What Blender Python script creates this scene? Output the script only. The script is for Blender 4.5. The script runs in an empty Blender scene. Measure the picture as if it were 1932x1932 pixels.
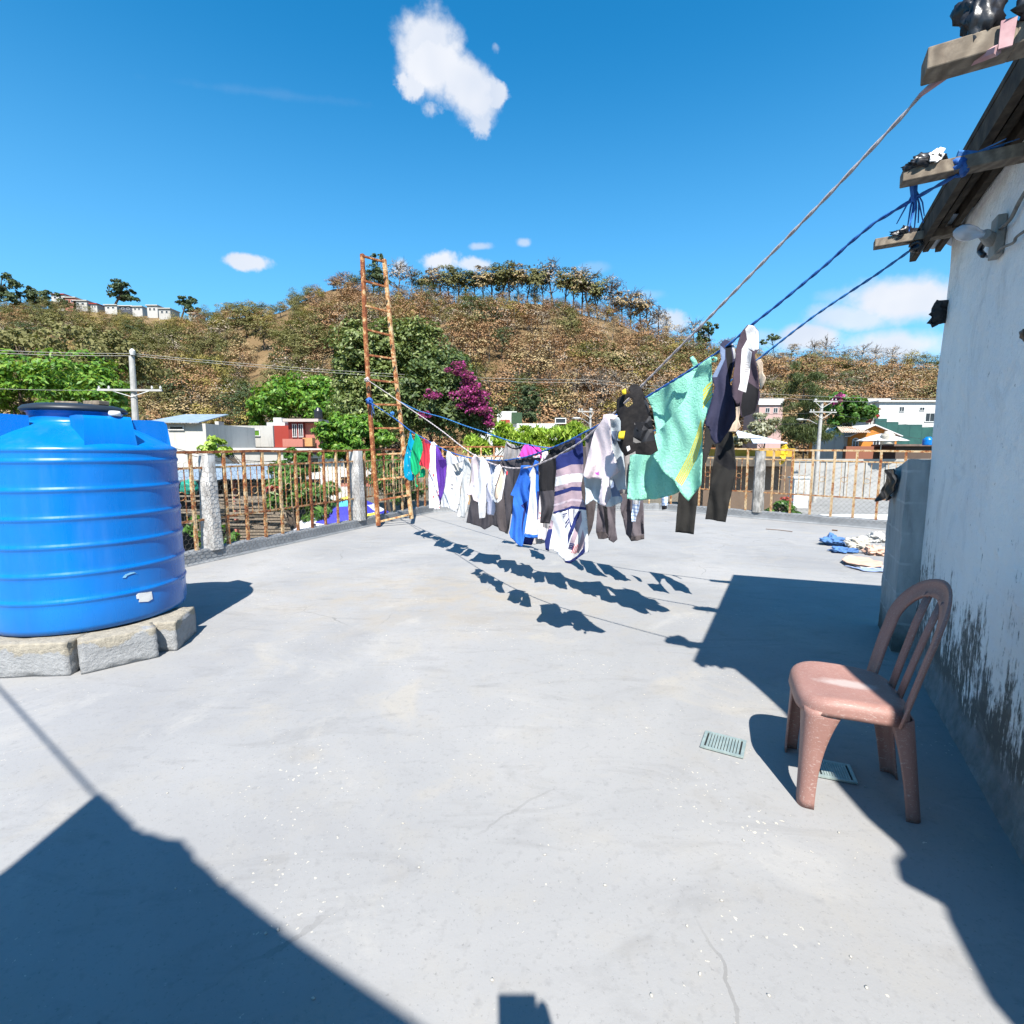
import bpy, bmesh, math, random
import numpy as np
from mathutils import Vector, Matrix, noise as mnoise
from mathutils.geometry import delaunay_2d_cdt
random.seed(7); RNG = np.random.default_rng(7)
SC = bpy.context.scene; COL = SC.collection
V = lambda *a: np.array(a, float)
# ------------------------------------------------------------------ camera model (survey of the place)
PITCH = math.radians(6.7); CH = 1.42; FPX = 966.0
CAM = V(0, 0, CH)
_F = V(0, math.cos(PITCH), -math.sin(PITCH)); _U = V(0, math.sin(PITCH), math.cos(PITCH)); _R = V(1, 0, 0)
def ray(x, y): return _F + (x-966)/FPX*_R + (966-y)/FPX*_U
def gnd(x, y, z=0.0):
    d = ray(x, y); return CAM + d*((z-CH)/d[2])
def at(x, y, Y):
    d = ray(x, y); return CAM + d*(Y/d[1])
def on_plane(x, y, p0, n):
    d = ray(x, y); return CAM + d*(np.dot(p0-CAM, n)/np.dot(d, n))
SUN = -ray(930, 1935); SUN /= np.linalg.norm(SUN)
def lift(g, z):                      # the point at height z whose shadow falls at ground point g
    return V(g[0], g[1], 0) + SUN*(z/SUN[2])
def norm(v):
    v = np.asarray(v, float); return v/np.linalg.norm(v)
# ------------------------------------------------------------------ tagging
def tag(o, label=None, cat=None, group=None, kind=None):
    if label: o['label'] = label
    if cat: o['category'] = cat
    if group: o['group'] = group
    if kind: o['kind'] = kind
    return o
def empty(name, loc=(0, 0, 0), rz=0.0, **k):
    o = bpy.data.objects.new(name, None); COL.objects.link(o)
    o.location = Vector(loc); o.rotation_euler = (0, 0, rz); o.empty_display_size = .1
    return tag(o, **k)
def np_mesh(name, v, f, mi=None, smooth=False):
    v = np.asarray(v, np.float32); me = bpy.data.meshes.new(name)
    if isinstance(f, np.ndarray):
        n, k = f.shape
        me.vertices.add(len(v)); me.vertices.foreach_set('co', v.ravel())
        me.loops.add(n*k); me.loops.foreach_set('vertex_index', f.astype(np.int32).ravel())
        me.polygons.add(n); me.polygons.foreach_set('loop_start', np.arange(0, n*k, k, dtype=np.int32))
        me.polygons.foreach_set('loop_total', np.full(n, k, np.int32))
        if mi is not None: me.polygons.foreach_set('material_index', np.asarray(mi, np.int32))
        me.update(calc_edges=True)
    else:
        me.from_pydata([tuple(map(float, p)) for p in v], [], f)
        if mi is not None: me.polygons.foreach_set('material_index', np.asarray(mi, np.int32))
    if smooth: me.polygons.foreach_set('use_smooth', np.ones(len(me.polygons), bool))
    me.update(); return me
def link(name, me, mats, parent=None, **k):
    o = bpy.data.objects.new(name, me); COL.objects.link(o)
    if me.materials.__len__() == 0:
        for m in (mats if isinstance(mats, (list, tuple)) else [mats]): me.materials.append(m)
    if parent is not None:
        o.parent = parent
        o.matrix_parent_inverse = Matrix.Translation(-parent.location) if False else Matrix.Identity(4)
    return tag(o, **k)
class MB:
    """collects shapes in world (or local) coordinates; build() links them as ONE mesh object"""
    def __init__(s): s.v = []; s.f = []; s.m = []; s.n = 0
    def add(s, v, f, mi=0):
        v = np.asarray(v, float); s.v.append(v); s.f += [tuple(i+s.n for i in q) for q in f]; s.m += [mi]*len(f); s.n += len(v); return s
    def obox(s, c, ax, ay, az, mi=0):
        c, ax, ay, az = map(lambda q: np.asarray(q, float), (c, ax, ay, az))
        if np.dot(np.cross(ax, ay), az) < 0: ax = -ax
        v = [c+i*ax+j*ay+k*az for k in (-1, 1) for j in (-1, 1) for i in (-1, 1)]
        return s.add(v, [(0, 2, 3, 1), (4, 5, 7, 6), (0, 1, 5, 4), (2, 6, 7, 3), (1, 3, 7, 5), (0, 4, 6, 2)], mi)
    def box(s, c, size, rz=0.0, mi=0):
        cs, sn = math.cos(rz), math.sin(rz)
        return s.obox(c, V(cs, sn, 0)*size[0]/2, V(-sn, cs, 0)*size[1]/2, V(0, 0, size[2]/2), mi)
    def beam(s, a, b, w, h, up=(0, 0, 1), mi=0):
        a, b = np.asarray(a, float), np.asarray(b, float); d = b-a; L = np.linalg.norm(d); d /= L
        sd = norm(np.cross(d, up)); u = np.cross(sd, d)
        return s.obox((a+b)/2, d*L/2, sd*w/2, u*h/2, mi)
    def tube(s, pts, r, sides=6, mi=0, cap=True):
        P = [np.asarray(p, float) for p in pts]; n = len(P)
        R = r if isinstance(r, (list, tuple, np.ndarray)) else [r]*n
        v = []; ref = V(.31, .17, .93)
        for i, p in enumerate(P):
            d = norm(P[min(i+1, n-1)]-P[max(i-1, 0)]+1e-9)
            a = np.cross(d, ref)
            if np.linalg.norm(a) < .05: a = np.cross(d, V(1, 0, 0))
            a = norm(a); b = np.cross(d, a)
            for k in range(sides):
                t = 2*math.pi*k/sides; v.append(p+R[i]*(math.cos(t)*a+math.sin(t)*b))
        f = [(i*sides+k, i*sides+(k+1) % sides, (i+1)*sides+(k+1) % sides, (i+1)*sides+k) for i in range(n-1) for k in range(sides)]
        if cap: f += [tuple(range(sides))[::-1], tuple((n-1)*sides+k for k in range(sides))]
        return s.add(v, f, mi)
    def lathe(s, prof, c=(0, 0, 0), sides=48, mi=0):
        c = np.asarray(c, float); n = len(prof); v = []
        for r, z in prof:
            for k in range(sides):
                t = 2*math.pi*k/sides; v.append(c+V(r*math.cos(t), r*math.sin(t), z))
        return s.add(v, [(i*sides+k, i*sides+(k+1) % sides, (i+1)*sides+(k+1) % sides, (i+1)*sides+k) for i in range(n-1) for k in range(sides)], mi)
    def prism(s, poly, z0, z1, mi=0):
        n = len(poly); ar = sum(poly[i][0]*poly[(i+1) % n][1]-poly[(i+1) % n][0]*poly[i][1] for i in range(n))
        if ar < 0: poly = poly[::-1]
        v = [(p[0], p[1], z0) for p in poly]+[(p[0], p[1], z1) for p in poly]
        return s.add(v, [tuple(range(n))[::-1], tuple(range(n, 2*n))]+[(i, (i+1) % n, n+(i+1) % n, n+i) for i in range(n)], mi)
    def grid(s, P, mi=0, close=False):
        P = np.asarray(P, float); a, b = P.shape[:2]
        return s.add(P.reshape(-1, 3), [(i*b+j, i*b+j+1, (i+1)*b+j+1, (i+1)*b+j) for i in range(a-1) for j in range(b-1)], mi)
    def build(s, name, mats, parent=None, smooth=False, bevel=0, solid=0, sub=0, loc=None, **k):
        v = np.concatenate(s.v) if s.v else np.zeros((0, 3))
        if parent is not None: v = v-np.array(parent.get('_o', (0, 0, 0)))
        if loc is not None: v = v-np.asarray(loc)
        me = np_mesh(name, v, s.f, s.m, smooth); o = link(name, me, mats, parent, **k)
        if parent is not None and '_o' in parent.keys(): o['_o'] = [float(q) for q in parent['_o']]
        if loc is not None: o.location = Vector(loc)
        if solid:
            m = o.modifiers.new('th', 'SOLIDIFY'); m.thickness = solid; m.offset = 0
        if sub:
            m = o.modifiers.new('sub', 'SUBSURF'); m.levels = m.render_levels = sub
        if bevel:
            m = o.modifiers.new('bv', 'BEVEL'); m.width = bevel; m.segments = 2; m.limit_method = 'ANGLE'
        return o
def root(name, loc, **k):            # a thing's empty; parts given in world coordinates are moved to it
    o = empty(name, loc, **k); o['_o'] = [float(q) for q in loc]; return o
# ------------------------------------------------------------------ materials
class NT:
    def __init__(s, t): s.t = t
    def n(s, typ, **k):
        x = s.t.nodes.new(typ)
        for a, b in k.items(): setattr(x, a, b)
        return x
    def l(s, a, b): s.t.links.new(a, b)
    def math(s, op, a, b=None, c=None, clamp=False):
        x = s.n('ShaderNodeMath', operation=op); x.use_clamp = clamp
        for i, q in enumerate((a, b, c)):
            if q is None: continue
            if isinstance(q, (int, float)): x.inputs[i].default_value = q
            else: s.l(q, x.inputs[i])
        return x.outputs[0]
    def noise(s, vec, scale, detail=4, rough=.55, dist=0):
        x = s.n('ShaderNodeTexNoise'); x.inputs['Scale'].default_value = scale; x.inputs['Detail'].default_value = detail
        x.inputs['Roughness'].default_value = rough; x.inputs['Distortion'].default_value = dist
        if vec is not None: s.l(vec, x.inputs['Vector'])
        return x.outputs['Fac']
    def ramp(s, fac, stops, interp='LINEAR'):
        x = s.n('ShaderNodeValToRGB'); e = x.color_ramp.elements; x.color_ramp.interpolation = interp
        while len(e) < len(stops): e.new(.5)
        for i, (p, c) in enumerate(stops):
            e[i].position = p; e[i].color = (*c, 1) if len(c) == 3 else c
        s.l(fac, x.inputs[0]); return x.outputs['Color']
    def mix(s, fac, a, b, mode='MIX'):
        x = s.n('ShaderNodeMix', data_type='RGBA', blend_type=mode)
        if isinstance(fac, (int, float)): x.inputs[0].default_value = fac
        else: s.l(fac, x.inputs[0])
        for i, q in ((6, a), (7, b)):
            if isinstance(q, (tuple, list)): x.inputs[i].default_value = (*q[:3], 1)
            else: s.l(q, x.inputs[i])
        return x.outputs[2]
    def mapr(s, v, a, b, c=0., d=1., smooth=False):
        x = s.n('ShaderNodeMapRange'); x.clamp = True
        if smooth: x.interpolation_type = 'SMOOTHSTEP'
        for i, q in enumerate((a, b, c, d)): x.inputs[i+1].default_value = q
        s.l(v, x.inputs[0]); return x.outputs[0]
    def scalev(s, vec, sc):
        x = s.n('ShaderNodeMapping'); x.inputs['Scale'].default_value = sc; s.l(vec, x.inputs['Vector']); return x.outputs[0]
def newmat(name, rough=.7, spec=.5, metal=0.0):
    m = bpy.data.materials.new(name); m.use_nodes = True; t = NT(m.node_tree); b = m.node_tree.nodes['Principled BSDF']
    b.inputs['Roughness'].default_value = rough; b.inputs['Specular IOR Level'].default_value = spec; b.inputs['Metallic'].default_value = metal
    tc = t.n('ShaderNodeTexCoord'); return m, t, b, tc.outputs['Object']
def bump(t, b, h, strength=.3, dist=.01):
    x = t.n('ShaderNodeBump'); x.inputs['Strength'].default_value = strength; x.inputs['Distance'].default_value = dist
    t.l(h, x.inputs['Height']); t.l(x.outputs[0], b.inputs['Normal'])
MC = {}
def pm(name, c1, c2=None, scale=6, rough=.75, bmp=0.0, bsc=60, spec=.4, metal=0.0, lo=.35, hi=.65, stretch=(1, 1, 1), detail=5):
    if name in MC: return MC[name]
    c1 = tuple(q*.84 for q in c1); c2 = tuple(q*.84 for q in c2) if c2 else None
    m, t, b, oc = newmat(name, rough, spec, metal)
    c2 = c2 or tuple(q*.75 for q in c1)
    vec = t.scalev(oc, stretch)
    t.l(t.ramp(t.noise(vec, scale, detail, .6), [(lo, c1), (hi, c2)]), b.inputs['Base Color'])
    if bmp: bump(t, b, t.noise(oc, bsc, 4, .6), bmp, .004)
    MC[name] = m; return m
def cloth(name, c, c2=None, rough=.9, scale=9, sheen=.0):
    if name in MC: return MC[name]
    m, t, b, oc = newmat(name, rough, .2)
    c = tuple(q*(.80 if min(c) > .5 else .92) for q in c); c2 = c2 or tuple(q*.86 for q in c)
    t.l(t.ramp(t.noise(oc, scale, 4), [(.4, c), (.7, c2)]), b.inputs['Base Color'])
    w = t.n('ShaderNodeTexNoise'); w.inputs['Scale'].default_value = 260; w.inputs['Detail'].default_value = 2; t.l(oc, w.inputs['Vector'])
    h = t.math('ADD', w.outputs['Fac'], t.math('MULTIPLY', t.noise(oc, 22, 3), 2.0)); bump(t, b, h, .35, .006)
    # thin cloth lets some light through
    tr = t.n('ShaderNodeBsdfTranslucent'); tr.inputs[0].default_value = (*c, 1)
    mx = t.n('ShaderNodeMixShader'); mx.inputs[0].default_value = .12 if max(c) > .2 else .02
    out = m.node_tree.nodes['Material Output']; t.l(b.outputs[0], mx.inputs[1]); t.l(tr.outputs[0], mx.inputs[2]); t.l(mx.outputs[0], out.inputs[0])
    MC[name] = m; return m
def leafmat(name, stops, rough=.55, trans=.25):
    if name in MC: return MC[name]
    m, t, b, oc = newmat(name, rough, .35)
    g = t.n('ShaderNodeNewGeometry'); c = t.ramp(g.outputs['Random Per Island'], stops)
    t.l(c, b.inputs['Base Color'])
    if trans:
        tr = t.n('ShaderNodeBsdfTranslucent'); t.l(t.mix(.35, c, (.5, .6, .05)), tr.inputs[0])
        mx = t.n('ShaderNodeMixShader'); mx.inputs[0].default_value = trans
        t.l(b.outputs[0], mx.inputs[1]); t.l(tr.outputs[0], mx.inputs[2]); t.l(mx.outputs[0], m.node_tree.nodes['Material Output'].inputs[0])
    MC[name] = m; return m

def mat_floor():
    m, t, b, oc = newmat('painted_concrete_floor', .8, .25)
    n1 = t.noise(oc, .55, 6, .6, .6); n2 = t.noise(oc, 3.2, 6, .62); n3 = t.noise(oc, 26, 4, .6)
    c = t.ramp(n1, [(.30, (.245, .25, .26)), (.5, (.285, .29, .298)), (.7, (.335, .335, .338))])
    c = t.mix(t.mapr(n2, .50, .72, 0, .38), c, (.31, .295, .265))
    c = t.mix(t.mapr(t.noise(oc, 1.1, 5, .6, 1.2), .58, .70, 0, .5), c, (.36, .335, .29))        # bare beige wear
    c = t.mix(t.mapr(n3, .56, .75, 0, .45), c, (.19, .193, .20))
    # dust-dirty patch under the clothes lines
    mp = t.n('ShaderNodeVectorMath', operation='DISTANCE'); t.l(t.scalev(oc, (.62, 1, 1)), mp.inputs[0]); mp.inputs[1].default_value = (-.35, 5.0, 0)
    c = t.mix(t.math('MULTIPLY', t.mapr(mp.outputs['Value'], .2, 1.5, .6, 0), t.mapr(n2, .35, .65)), c, (.33, .285, .22))
    # chips: small pale flecks
    vo = t.n('ShaderNodeTexVoronoi'); vo.inputs['Scale'].default_value = 30; vo.inputs['Randomness'].default_value = 1; 
    wn = t.n('ShaderNodeTexNoise'); wn.inputs['Scale'].default_value = 45; wn.inputs['Detail'].default_value = 3; t.l(oc, wn.inputs['Vector']); dv = t.mix(.045, oc, wn.outputs['Color']); t.l(dv, vo.inputs['Vector'])
    fleck = t.math('LESS_THAN', vo.outputs['Distance'], t.mapr(t.noise(oc, 1.7, 3), .42, .68, .0, .17))
    c = t.mix(t.math('MULTIPLY', fleck, .9), c, (.52, .49, .42))
    vo2 = t.n('ShaderNodeTexVoronoi'); vo2.inputs['Scale'].default_value = 6.5; t.l(dv, vo2.inputs['Vector'])
    c = t.mix(t.math('MULTIPLY', t.math('LESS_THAN', vo2.outputs['Distance'], t.mapr(t.noise(oc, 2.3, 2), .52, .75, 0, .075)), .9), c, (.56, .53, .46))
    # hairline cracks
    vc = t.n('ShaderNodeTexVoronoi', feature='DISTANCE_TO_EDGE'); vc.inputs['Scale'].default_value = .42
    w = t.n('ShaderNodeTexNoise'); w.inputs['Scale'].default_value = 2.2; w.inputs['Detail'].default_value = 6; t.l(oc, w.inputs['Vector'])
    t.l(t.mix(.22, oc, w.outputs['Color']), vc.inputs['Vector'])
    crack = t.math('MULTIPLY', t.math('LESS_THAN', vc.outputs['Distance'], .0016), t.mapr(t.noise(oc, .9, 2), .5, .6))
    c = t.mix(t.math('MULTIPLY', crack, .55), c, (.16, .16, .16))
    # darker blotches at random across the floor
    c = t.mix(t.mapr(t.noise(oc, 1.6, 5, .65), .60, .75, 0, .35), c, (.17, .175, .185))
    # swept grime: long faint smears, darker dirt patches and fine dark grit
    sm = t.noise(t.scalev(oc, (.5, 1.6, 1)), 2.4, 7, .68, 1.5); c = t.mix(t.mapr(sm, .54, .74, 0, .42), c, (.165, .165, .165))
    c = t.mix(t.mapr(t.noise(oc, .8, 6, .7, 2.0), .56, .70, 0, .38), c, (.40, .39, .37))
    c = t.mix(t.mapr(t.noise(oc, 75, 3, .7), .60, .72, 0, .5), c, (.12, .12, .125))
    c = t.mix(t.mapr(t.noise(oc, 48, 4, .75), .66, .74, 0, .6), c, (.46, .44, .40))
    c = t.mix(1.0, c, (.90, .88, .855), 'MULTIPLY')
    t.l(c, b.inputs['Base Color'])
    h = t.math('ADD', t.math('MULTIPLY', n3, .6), t.math('ADD', t.math('MULTIPLY', t.noise(oc, 120, 3, .7), .5), t.math('MULTIPLY', n2, 1.2))); bump(t, b, h, .22, .005)
    t.l(t.mapr(n2, .3, .7, .7, .9), b.inputs['Roughness'])
    return m
def mat_wall():
    m, t, b, oc = newmat('stained_whitewash', .9, .15)
    sp = t.n('ShaderNodeSeparateXYZ'); t.l(oc, sp.inputs[0]); z = sp.outputs[2]
    base = t.ramp(t.noise(t.scalev(oc, (1, 1, .35)), 1.6, 5), [(.35, (.70, .70, .69)), (.7, (.60, .61, .62))])
    streak = t.noise(t.scalev(oc, (1, 1, .13)), 26, 6, .7); fine = t.noise(t.scalev(oc, (1, 1, .4)), 55, 5, .7)
    low = t.mapr(t.math('ADD', z, t.math('MULTIPLY', t.math('SUBTRACT', t.noise(t.scalev(oc, (1, 1, .5)), 2.6, 5, .65), .5), 1.5)), .0, 1.15, 1, 0)
    s = t.math('ADD', t.math('MULTIPLY', streak, .46), t.math('ADD', t.math('MULTIPLY', fine, .28), t.math('MULTIPLY', t.noise(oc, 11, 7, .72, .6), .26)))
    thr = t.math('ADD', s, t.math('MULTIPLY', t.math('POWER', low, 1.7), .255))
    c = t.mix(t.mapr(thr, .585, .66, 0, .92), base, (.055, .055, .048))
    # scattered drips higher up
    d2 = t.noise(t.scalev(oc, (1, 1, .07)), 9, 4, .75)
    c = t.mix(t.math('MULTIPLY', t.mapr(d2, .635, .74, 0, .75), t.mapr(fine, .4, .55)), c, (.20, .21, .23))
    # bare cement at the foot
    edge = t.math('ADD', t.math('MULTIPLY', t.noise(t.scalev(oc, (1, 1, .6)), 3.2, 6, .7), .55), t.math('MULTIPLY', z, -1))
    c = t.mix(t.mapr(edge, .06, .12), c, t.ramp(t.noise(oc, 14, 5), [(.35, (.20, .20, .20)), (.7, (.13, .135, .135))]))
    c = t.mix(t.math('MULTIPLY', t.mapr(t.noise(t.scalev(oc, (1, 1, .6)), 3.1, 7, .7, .8), .54, .68), .42), c, (.36, .37, .38))
    chip = t.noise(oc, 16, 6, .72); c = t.mix(t.math('MULTIPLY', t.mapr(chip, .66, .69), .75), c, (.22, .22, .22))
    c = t.mix(1.0, c, (1.25, 1.24, 1.22), 'MULTIPLY')
    t.l(c, b.inputs['Base Color'])
    bump(t, b, t.math('ADD', t.noise(oc, 40, 6, .7), t.math('MULTIPLY', t.noise(oc, 6, 4), 4)), .7, .014)
    return m
def mat_block(name='mossy_block', joints=True):
    m, t, b, oc = newmat(name, .92, .15)
    sp = t.n('ShaderNodeSeparateXYZ'); t.l(oc, sp.inputs[0])
    c = t.ramp(t.noise(t.scalev(oc, (1, 1, .25)), 9, 6, .65), [(.3, (.46, .48, .48)), (.58, (.33, .35, .35)), (.80, (.13, .14, .13))])
    low = t.mapr(t.math('ADD', sp.outputs[2], t.math('MULTIPLY', t.noise(oc, 8, 4), .35)), .22, .52, .85, 0)
    c = t.mix(low, c, (.05, .055, .045))
    fz = t.math('FRACT', t.math('DIVIDE', t.math('ADD', sp.outputs[2], t.math('MULTIPLY', t.noise(oc, 7, 3), .02)), .215))
    c = t.mix(t.math('MULTIPLY', t.math('LESS_THAN', fz, .075), t.mapr(t.noise(oc, 12, 4), .35, .6, .0, .55)), c, (.55, .57, .57))
    t.l(c, b.inputs['Base Color']); bump(t, b, t.noise(oc, 50, 6, .7), .7, .01); return m
def mat_rust(name, keep=.5):
    m, t, b, oc = newmat(name, .75, .3)
    n = t.noise(oc, 9, 6, .7); f = t.noise(oc, 60, 4, .7)
    s = t.math('ADD', t.math('MULTIPLY', n, .6), t.math('MULTIPLY', f, .4))
    c = t.ramp(s, [(keep-.05, (.50, .37, .22)), (keep-.01, (.43, .25, .10)), (keep+.04, (.25, .075, .025)), (keep+.14, (.12, .038, .018))])
    t.l(c, b.inputs['Base Color']); bump(t, b, f, .4, .003); return m
def mat_wood(name, c1, c2, sc=1.0):
    m, t, b, oc = newmat(name, .85, .2)
    n = t.noise(t.scalev(oc, (3*sc, 3*sc, 3*sc)), 4, 6, .7, 1.5)
    wv = t.n('ShaderNodeTexWave'); wv.inputs['Scale'].default_value = 7*sc; wv.inputs['Distortion'].default_value = 9; wv.inputs['Detail'].default_value = 4; t.l(oc, wv.inputs['Vector'])
    t.l(t.mix(t.math('MULTIPLY', wv.outputs['Fac'], .5), t.ramp(n, [(.3, c1), (.7, c2)]), tuple(q*.55 for q in c2)), b.inputs['Base Color'])
    bump(t, b, wv.outputs['Fac'], .4, .004); return m
def mat_spots(name, base, spot, scale=14, size=.28, extra=None):
    m, t, b, oc = newmat(name, .9, .2)
    vo = t.n('ShaderNodeTexVoronoi'); vo.inputs['Scale'].default_value = scale
    w = t.n('ShaderNodeTexNoise'); w.inputs['Scale'].default_value = 12; t.l(oc, w.inputs['Vector']); t.l(t.mix(.1, oc, w.outputs['Color']), vo.inputs['Vector'])
    c = t.mix(t.math('LESS_THAN', vo.outputs['Distance'], size), base, spot)
    if extra:
        v2 = t.n('ShaderNodeTexVoronoi'); v2.inputs['Scale'].default_value = scale*.7; t.l(oc, v2.inputs['Vector'])
        c = t.mix(t.math('LESS_THAN', v2.outputs['Distance'], size*.8), c, extra)
    t.l(c, b.inputs['Base Color']); bump(t, b, t.noise(oc, 25, 3), .3, .006); return m
def mat_plaid(name, c1, c2, c3):
    m, t, b, oc = newmat(name, .9, .2); c = c1
    for dr, cc in (('X', c2), ('Z', c3)):
        wv = t.n('ShaderNodeTexWave', bands_direction=dr); wv.inputs['Scale'].default_value = 9; wv.inputs['Distortion'].default_value = .3; t.l(oc, wv.inputs['Vector'])
        c = t.mix(t.mapr(wv.outputs['Fac'], .62, .7, 0, .65), c, cc)
    t.l(c, b.inputs['Base Color']); return m
def mat_terry():
    m, t, b, oc = newmat('mint_terry', .95, .1)
    n = t.noise(oc, 95, 4, .75); t.l(t.ramp(n, [(.3, (.22, .58, .43)), (.7, (.33, .72, .56))]), b.inputs['Base Color'])
    bump(t, b, t.math('ADD', n, t.noise(oc, 30, 4, .7)), 1.0, .012); return m
def mat_hill():
    m, t, b, oc = newmat('dry_hill_earth', .95, .1)
    n = t.noise(oc, .05, 7, .65); n2 = t.noise(oc, .5, 5, .7)
    c = t.ramp(n, [(.32, (.10, .075, .036)), (.5, (.15, .10, .052)), (.68, (.20, .14, .075))])
    c = t.mix(t.mapr(n2, .58, .78, 0, .6), c, (.24, .17, .095)); t.l(c, b.inputs['Base Color']); return m

M = dict(
    floor=mat_floor(), wall=mat_wall(), block=mat_block(), terry=mat_terry(), hill=mat_hill(),
    rust=mat_rust('rusty_cream_paint', .485), rust2=mat_rust('heavier_rust', .43), rust3=mat_rust('pale_flaking_paint', .53),
    kerb=pm('grey_kerb_paint', (.25, .26, .27), (.19, .20, .21), 7, .85, .4, 70),
    cement=pm('rough_cement', (.46, .43, .37), (.33, .32, .29), 12, .95, .9, 55),
    greypaint=pm('grey_painted_cement', (.36, .375, .39), (.28, .295, .31), 10, .9, .9, 60),
    post=pm('whitewashed_post', (.60, .59, .57), (.33, .31, .29), 11, .92, .8, 45, stretch=(1, 1, .5)),
    post2=pm('weathered_post', (.45, .43, .40), (.14, .135, .125), 16, .95, .9, 40, stretch=(1, 1, .35)),
    wire=pm('dull_wire', (.16, .15, .14), (.09, .075, .06), 20, .6, 0, 50, .5, .5),
    wood=mat_wood('weathered_beam', (.30, .25, .19), (.14, .11, .085)),
    wood2=mat_wood('roof_board_dark', (.10, .078, .055), (.035, .028, .022), .6),
    ladderw=mat_rust('ladder_rust', .44), ladderp=mat_rust('ladder_flaking_paint', .50),
    blackbag=pm('black_plastic', (.012, .012, .014), (.02, .02, .024), 8, .35, .4, 30, .5),
    white=pm('white_plastic', (.75, .75, .74), (.66, .66, .66), 8, .45),
    concrete=pm('pole_concrete', (.46, .45, .43), (.34, .33, .31), 3, .9, .3, 20),
    metalroof=pm('blue_grey_sheet', (.42, .50, .58), (.30, .37, .44), 2, .45, 0, 20, .5, .3),
    asphalt=pm('street_asphalt', (.30, .30, .29), (.22, .22, .215), .6, .9, .2, 8),
    town=pm('town_ground', (.19, .16, .12), (.11, .10, .07), .15, .95),
)
def plaster(name, c, dirt=.6):
    if name in MC: return MC[name]
    m, t, b, oc = newmat(name, .9, .2); c = tuple(q*.66 for q in c)
    s = t.noise(t.scalev(oc, (1, 1, .2)), 1.6, 6, .7)
    t.l(t.mix(t.mapr(s, .5, .75, 0, dirt), c, tuple(q*.55 for q in c)), b.inputs['Base Color']); bump(t, b, t.noise(oc, 8, 5), .3, .03); MC[name] = m; return m
# ------------------------------------------------------------------ camera, sun, sky
cam = bpy.data.cameras.new('camera'); camo = bpy.data.objects.new('camera', cam); COL.objects.link(camo)
camo.location = Vector(CAM); camo.rotation_euler = (math.pi/2-PITCH, 0, 0); cam.sensor_width = 36; cam.lens = 18; cam.clip_start = .02; cam.clip_end = 3000; SC.camera = camo
sun = bpy.data.lights.new('sun', 'SUN'); suno = bpy.data.objects.new('sun', sun); COL.objects.link(suno)
sun.energy = 5.0; sun.angle = math.radians(.5); sun.color = (1, .955, .88); suno.rotation_euler = Vector(SUN).to_track_quat('Z', 'Y').to_euler(); suno.location = (0, -5, 12)
SC.view_settings.view_transform = 'Standard'; SC.view_settings.look = 'None'; SC.view_settings.exposure = 1.15; SC.view_settings.gamma = 1
W = bpy.data.worlds.new('World'); SC.world = W; W.use_nodes = True
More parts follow.
